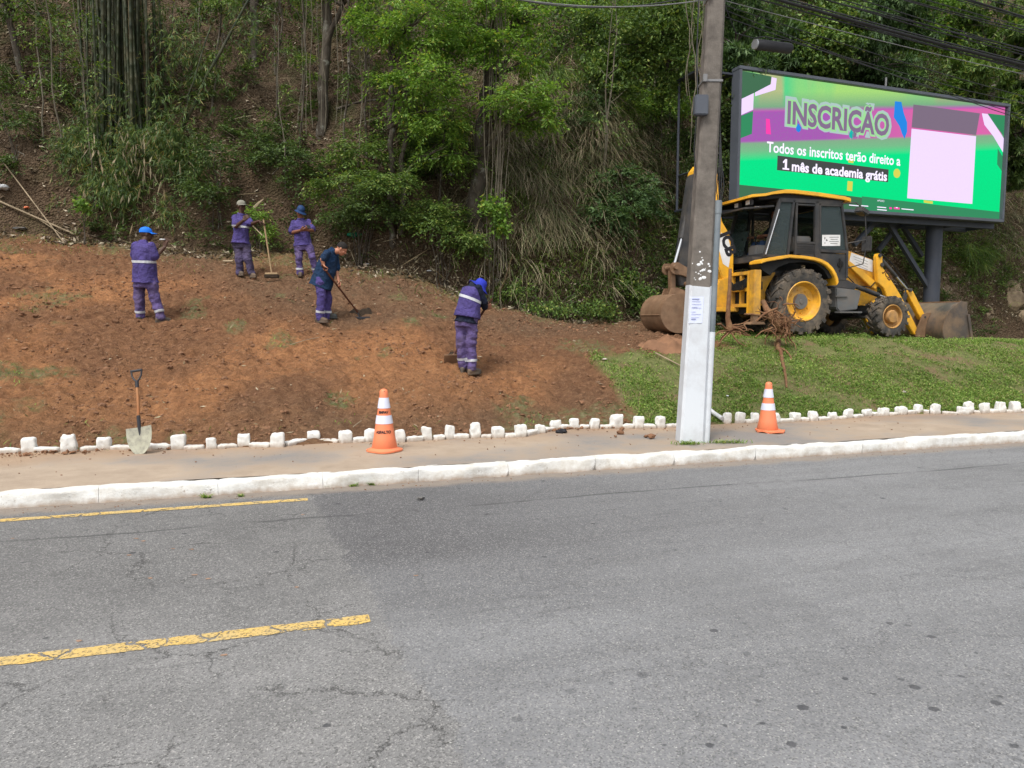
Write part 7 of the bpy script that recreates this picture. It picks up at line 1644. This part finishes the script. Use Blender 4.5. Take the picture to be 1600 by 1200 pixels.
# ------------------------------------------------------------------ uprooted stump with roots in front of the machine
rr = random.Random(21)
def wander(p, d, L, r0, r1, n=7, wob=.25, grav=-.02, floor=True):
    pts, rs = [V3(p)], [r0]; d = Vector(d).normalized()
    for k in range(n):
        d = (d + Vector((rr.gauss(0, wob), rr.gauss(0, wob), rr.gauss(0, wob) + grav))).normalized(); q = pts[-1] + d * L / n
        if floor: q.z = max(q.z, float(HW(q.x, q.y)) + .015)
        pts.append(q); rs.append(r0 + (r1 - r0) * (k + 1) / n)
    return pts, rs
rd_ = BH_O.y - .95 - 1.0
st_ = empty("uprooted_stump", PT(1215, 512, 14.3), "uprooted tree stump with a tangle of brown roots lying beside the rear wheel", "tree stump")
mb = MB(); base = V3(PT(1212, 500, 14.35))
mb.tube([PT(1192, 470, 14.5), PT(1198, 484, 14.4), PT(1208, 498, 14.35), PT(1218, 508, 14.3)], [.045, .06, .09, .10], 10); 
for k in range(20):
    d = Vector((rr.gauss(0, 1), rr.gauss(-.4, .5), rr.gauss(.0, .7))); p_, r_s = wander(base + Vector((rr.gauss(.1, .12), rr.gauss(0, .1), rr.gauss(0, .1))), d, rr.uniform(.3, .75), rr.uniform(.018, .042), .006, 8, .3); mb.tube(p_, r_s, 6)
mb.build("main_roots", M['root'], st_, world=True, smooth=70)
mb = MB()
for k in range(80):
    p = V3(PT(1222 + rr.gauss(0, 10), 505 + rr.gauss(0, 14), 14.3 + rr.gauss(0, .12))); p_, r_s = wander(p, (rr.gauss(0, 1), rr.gauss(0, .6), rr.gauss(-.1, .8)), rr.uniform(.15, .45), .009, .003, 6, .45); mb.tube(p_, r_s, 4)
mb.build("fine_roots", M['root'], st_, world=True, smooth=70)
def root_line(pix, d0, r0, r1, name="hanging_root"):
    pts = []
    for px, py in pix:
        h_ = hit(px, py); pts.append(V3(h_) + Vector((0, -.03, .03)))
    mb = MB(); m = len(pts); mb.tube(pts, [r0 + (r1 - r0) * i / (m - 1) for i in range(m)], 8); mb.build(name, M['root'], st_, world=True, smooth=70)
root_line([(1214, 524), (1216, 536), (1214, 546), (1219, 552), (1221, 566), (1225, 582), (1227, 595), (1228, 609)], 0, .055, .016)
root_line([(1218, 547), (1226, 550), (1232, 556), (1236, 564)], 0, .03, .012)
root_line([(1219, 547), (1212, 548), (1208, 550)], 0, .014, .006)
def loose(name, label, cat, pix, d, r0, r1, mat='root', seed=0, group=None):
    pts = [V3(PT(px, py, d + (dd or 0))) for px, py, dd in pix]; mb = MB(); m = len(pts); mb.tube(pts, [r0 + (r1 - r0) * i / (m - 1) for i in range(m)], 8); o = mb.build(name, M[mat], smooth=70); return tag(o, label, cat, group)
loose("branch_root", "pale broken root sticking out to the left above the root tangle", "root", [(1163, 491, 0), (1175, 491, 0), (1188, 493, 0), (1204, 498, 0)], 14.2, .016, .02)
loose("branch_root", "thick curved root crossing the top of the root tangle toward the wheel", "root", [(1182, 502, 0), (1192, 492, -.05), (1203, 486, 0), (1214, 482, .05)], 14.15, .022, .022)
loose("branch_root", "bare root spreading left along the ground below the rear frame", "root", [(1180, 527, 0), (1190, 518, 0), (1208, 512, 0)], 14.0, .010, .018)
t = empty("uprooted_sapling", PT(1142, 516, 14.0), "thin uprooted sapling trunk standing on its muddy roots at the rear of the machine", "uprooted sapling")
mb = MB(); mb.tube([PT(1141, 420, 14.1), PT(1140, 450, 14.05), PT(1138, 480, 14.0), PT(1137, 497, 14), PT(1141, 516, 14)], [.03, .035, .042, .045, .07], 9); mb.build("trunk", M['root'], t, world=True)
mb = MB()
for k in range(16):
    p = V3(PT(1141 + rr.gauss(0, 3), 512 + rr.gauss(0, 3), 14)); p_, r_s = wander(p, (rr.gauss(.2, 1.2), rr.gauss(-.2, .5), rr.gauss(-.2, .25)), rr.uniform(.3, .8), .022, .006, 7, .3); mb.tube(p_, r_s, 6)
mb.build("roots", M['root'], t, world=True, smooth=70)
# earth heaps by the machine
def heap(name, label, px, py, w_, h_, mat, seed):
    c = hit(px, py); n = 26; V = []; ng = 40
    X_, Y_ = np.meshgrid(np.linspace(-1, 1, ng), np.linspace(-1, 1, ng)); x = c[0] + X_ * w_; y = c[1] + .15 + Y_ * w_ * .6; r = np.sqrt(X_ ** 2 + Y_ ** 2)
    z = HW(x, y) - .03 + h_ * (1 - sstep(.0, 1.0, r)) * (.6 + .8 * fbm(x * 4, y * 4, 0, seed, 3)) + (fbm(x * 14, y * 14, 0, seed, 3) - .5) * .06 * (1 - sstep(.6, 1, r)) - .05 * sstep(.8, 1, r)
    tag(link(name, mesh_np(name, np.stack([x, y, z], -1).reshape(-1, 3), grid_faces(ng, ng), True), M[mat]), label, "earth heap")
heap("earth_heap", "low heap of dark earth and roots left of the pole below the digging bucket", 1045, 548, .75, .22, 'clod', 3)
heap("earth_heap", "heap of reddish earth under the sapling roots right of the pole", 1145, 524, .55, .15, 'clod', 4)
heap("earth_heap", "swept pile of dark debris under the rake", 562, 496, .32, .15, 'bristle', 5)
heap("earth_heap", "small dark debris pile at the hoe left of the stooping person's feet", 712, 562, .24, .14, 'bristle', 6)

# ------------------------------------------------------------------ sticks and rubbish
def stick(label, a, b_, da=0.0, db=0.0, r=.014, mat='stick', cat="stick", lift=.03):
    ha, hb = V3(hit(*a)), V3(hit(*b_)); ha += Vector((0, -.05, lift + da)); hb += Vector((0, -.05, lift + db)); m = ha.lerp(hb, .5); m.z = max(m.z, float(HW(m.x, m.y)) + .02)
    mb = MB(); mb.tube([ha, m, hb], [r, r * .9, r * .7], 7); o = mb.build("stick", M[mat], smooth=70); tag(o, label, cat)
stick("long thin dry cane slanting down the bank at the left edge of the picture", (0, 255), (103, 384), .1, 0, .016)
stick("thick dry cane lying along the bank foot at the left edge", (2, 318), (118, 370), 0, 0, .025)
stick("shorter dry stick crossing the thick cane at the left", (60, 345), (100, 370), 0, 0, .014)
stick("fallen pale branch on the litter right of the bamboo", (290, 235), (372, 256), 0, 0, .018)
stick("thin fallen branch above the pale one right of the bamboo", (300, 232), (360, 222), 0, 0, .010)
stick("short pale bamboo piece on the ground left of the person in the grey cap", (351, 411), (366, 411), 0, 0, .03)
stick("grey stick lying on the earth left of the pole", (1023, 556), (1064, 575), .02, 0, .016)
stick("long pale straw lying on the earth in the middle of the bank", (455, 543), (500, 531), 0, 0, .007)
stick("short pale stick on the earth near the left cone", (553, 672), (566, 660), 0, 0, .008)
stick("fallen dark branch on the litter above the shrubs", (525, 175), (600, 158), 0, 0, .035, 'bark')
p0, p1 = V3(PT(801, 398, 15.2)), V3(hit(775, 472)); mb = MB(); mb.tube([p1, p1.lerp(p0, .5) + Vector((.03, 0, 0)), p0], [.012, .011, .008], 6); tag(mb.build("leaning_cane", M['stick']), "thin pale cane standing slanted behind the stooping person", "cane")
mb = MB(); p0, p1 = V3(PT(407, 325, 17.3)), V3(PT(398, 327, 17.2)); mb.tube([V3(PT(389, 347, 17.4)) , V3(PT(410, 368, 17.0))], [.012, .012], 6); tag(mb.build("stick", M['stick']), "pale stick leaning in the grass between the broom and the grey-capped person", "stick")
mb = MB(); mb.tube([V3(PT(398, 325, 17.5)), V3(PT(405, 317, 17.5)), V3(PT(412, 311, 17.5))], [.05, .03, .01], 6); tag(mb.build("stick", M['stick']), "broken pale cane end above the broom", "stick")
def rag(label, px, py, s, mat, cat, on=True, flat=.5, seed=0):
    c = V3(hit(px, py)) if on else V3(at_uv(px, py)); mb = MB(); mb.ell((0, 0, 0), (s, s * .8, s * flat), 16, 12); me = mb.mesh("litter_piece"); n = len(me.vertices); co = np.zeros(n * 3, np.float32); me.vertices.foreach_get("co", co); co = co.reshape(-1, 3)
    k = 1 + (fbm(co[:, 0] / s * 2.2 + seed, co[:, 1] / s * 2.2, co[:, 2] / s * 2.2, seed, 3) - .5) * 2.2; co *= k[:, None]; me.vertices.foreach_set("co", co.ravel()); o = link("litter_piece", me, M[mat]); o.location = c + Vector((0, -s * .3, s * .3)); tag(o, label, cat); return o
rag("crumpled greyish white plastic bag at the left edge of the bank", 6, 296, .13, 'trash_white', "plastic bag", seed=1)
rag("small orange wrapper among the canes on the left bank", 42, 327, .07, 'cone', "wrapper", seed=2, flat=.3)
rag("green plastic bag caught in the weeds behind the raking person's head", 553, 372, .13, 'trash_green', "plastic bag", seed=3)
rag("grey cloth scrap on the canes at the left", 35, 361, .14, 'greybox', "cloth scrap", seed=4, flat=.2)
rag("white scrap on the grass right of the stooping person's hat", 776, 441, .05, 'trash_white', "paper scrap", seed=5)
rag("small white wrapper on the bank between the two bending people", 670, 426, .05, 'trash_white', "wrapper", seed=6, flat=.3)
rag("white scrap on the leaves above the raking person", 572, 414, .05, 'trash_white', "wrapper", seed=7)
rag("white blossom like scrap on the litter left of the person in the grey cap", 327, 322, .04, 'trash_white', "paper scrap", seed=8)
rag("white litter high in the leaves above the dark shrub", 705, 275, .07, 'trash_white', "paper scrap", seed=9)
rag("pale stone at the corner of the lawn edge", 945, 563, .05, 'lime', "stone", seed=10, flat=.3)
rag("pale stone lying on the lawn toward the right", 1412, 614, .04, 'lime', "stone", seed=11, flat=.5)
rag("small white scrap on the lawn right of the pole", 1137, 620, .025, 'trash_white', "paper scrap", seed=12, flat=.5)
rag("grey stone lump under the rear frame of the machine", 1124, 508, .14, 'greybox', "stone", seed=13, flat=.8)
rag("black crumpled plastic by the white stones left of the pole", 878, 676, .07, 'ink', "plastic scrap", on=False, seed=14, flat=.4)
rag("dark stone chip in the gutter below the kerb", 657, 757, .03, 'greybox', "stone chip", on=False, seed=15).location.z = .02
p = V3(at_uv(1128, 662)); mb = MB(); q0 = V3(hit(1104, 643)) + Vector((0, .0, .06)); mb.tube([q0, q0.lerp(p, .5) + Vector((0, 0, .03)), p + Vector((0, 0, .08))], [.035, .03, .032], 10); tag(mb.build("plastic_pipe_scrap", M['trash_white']), "pale plastic tube scrap lying on the white stones right of the pole", "pipe scrap")
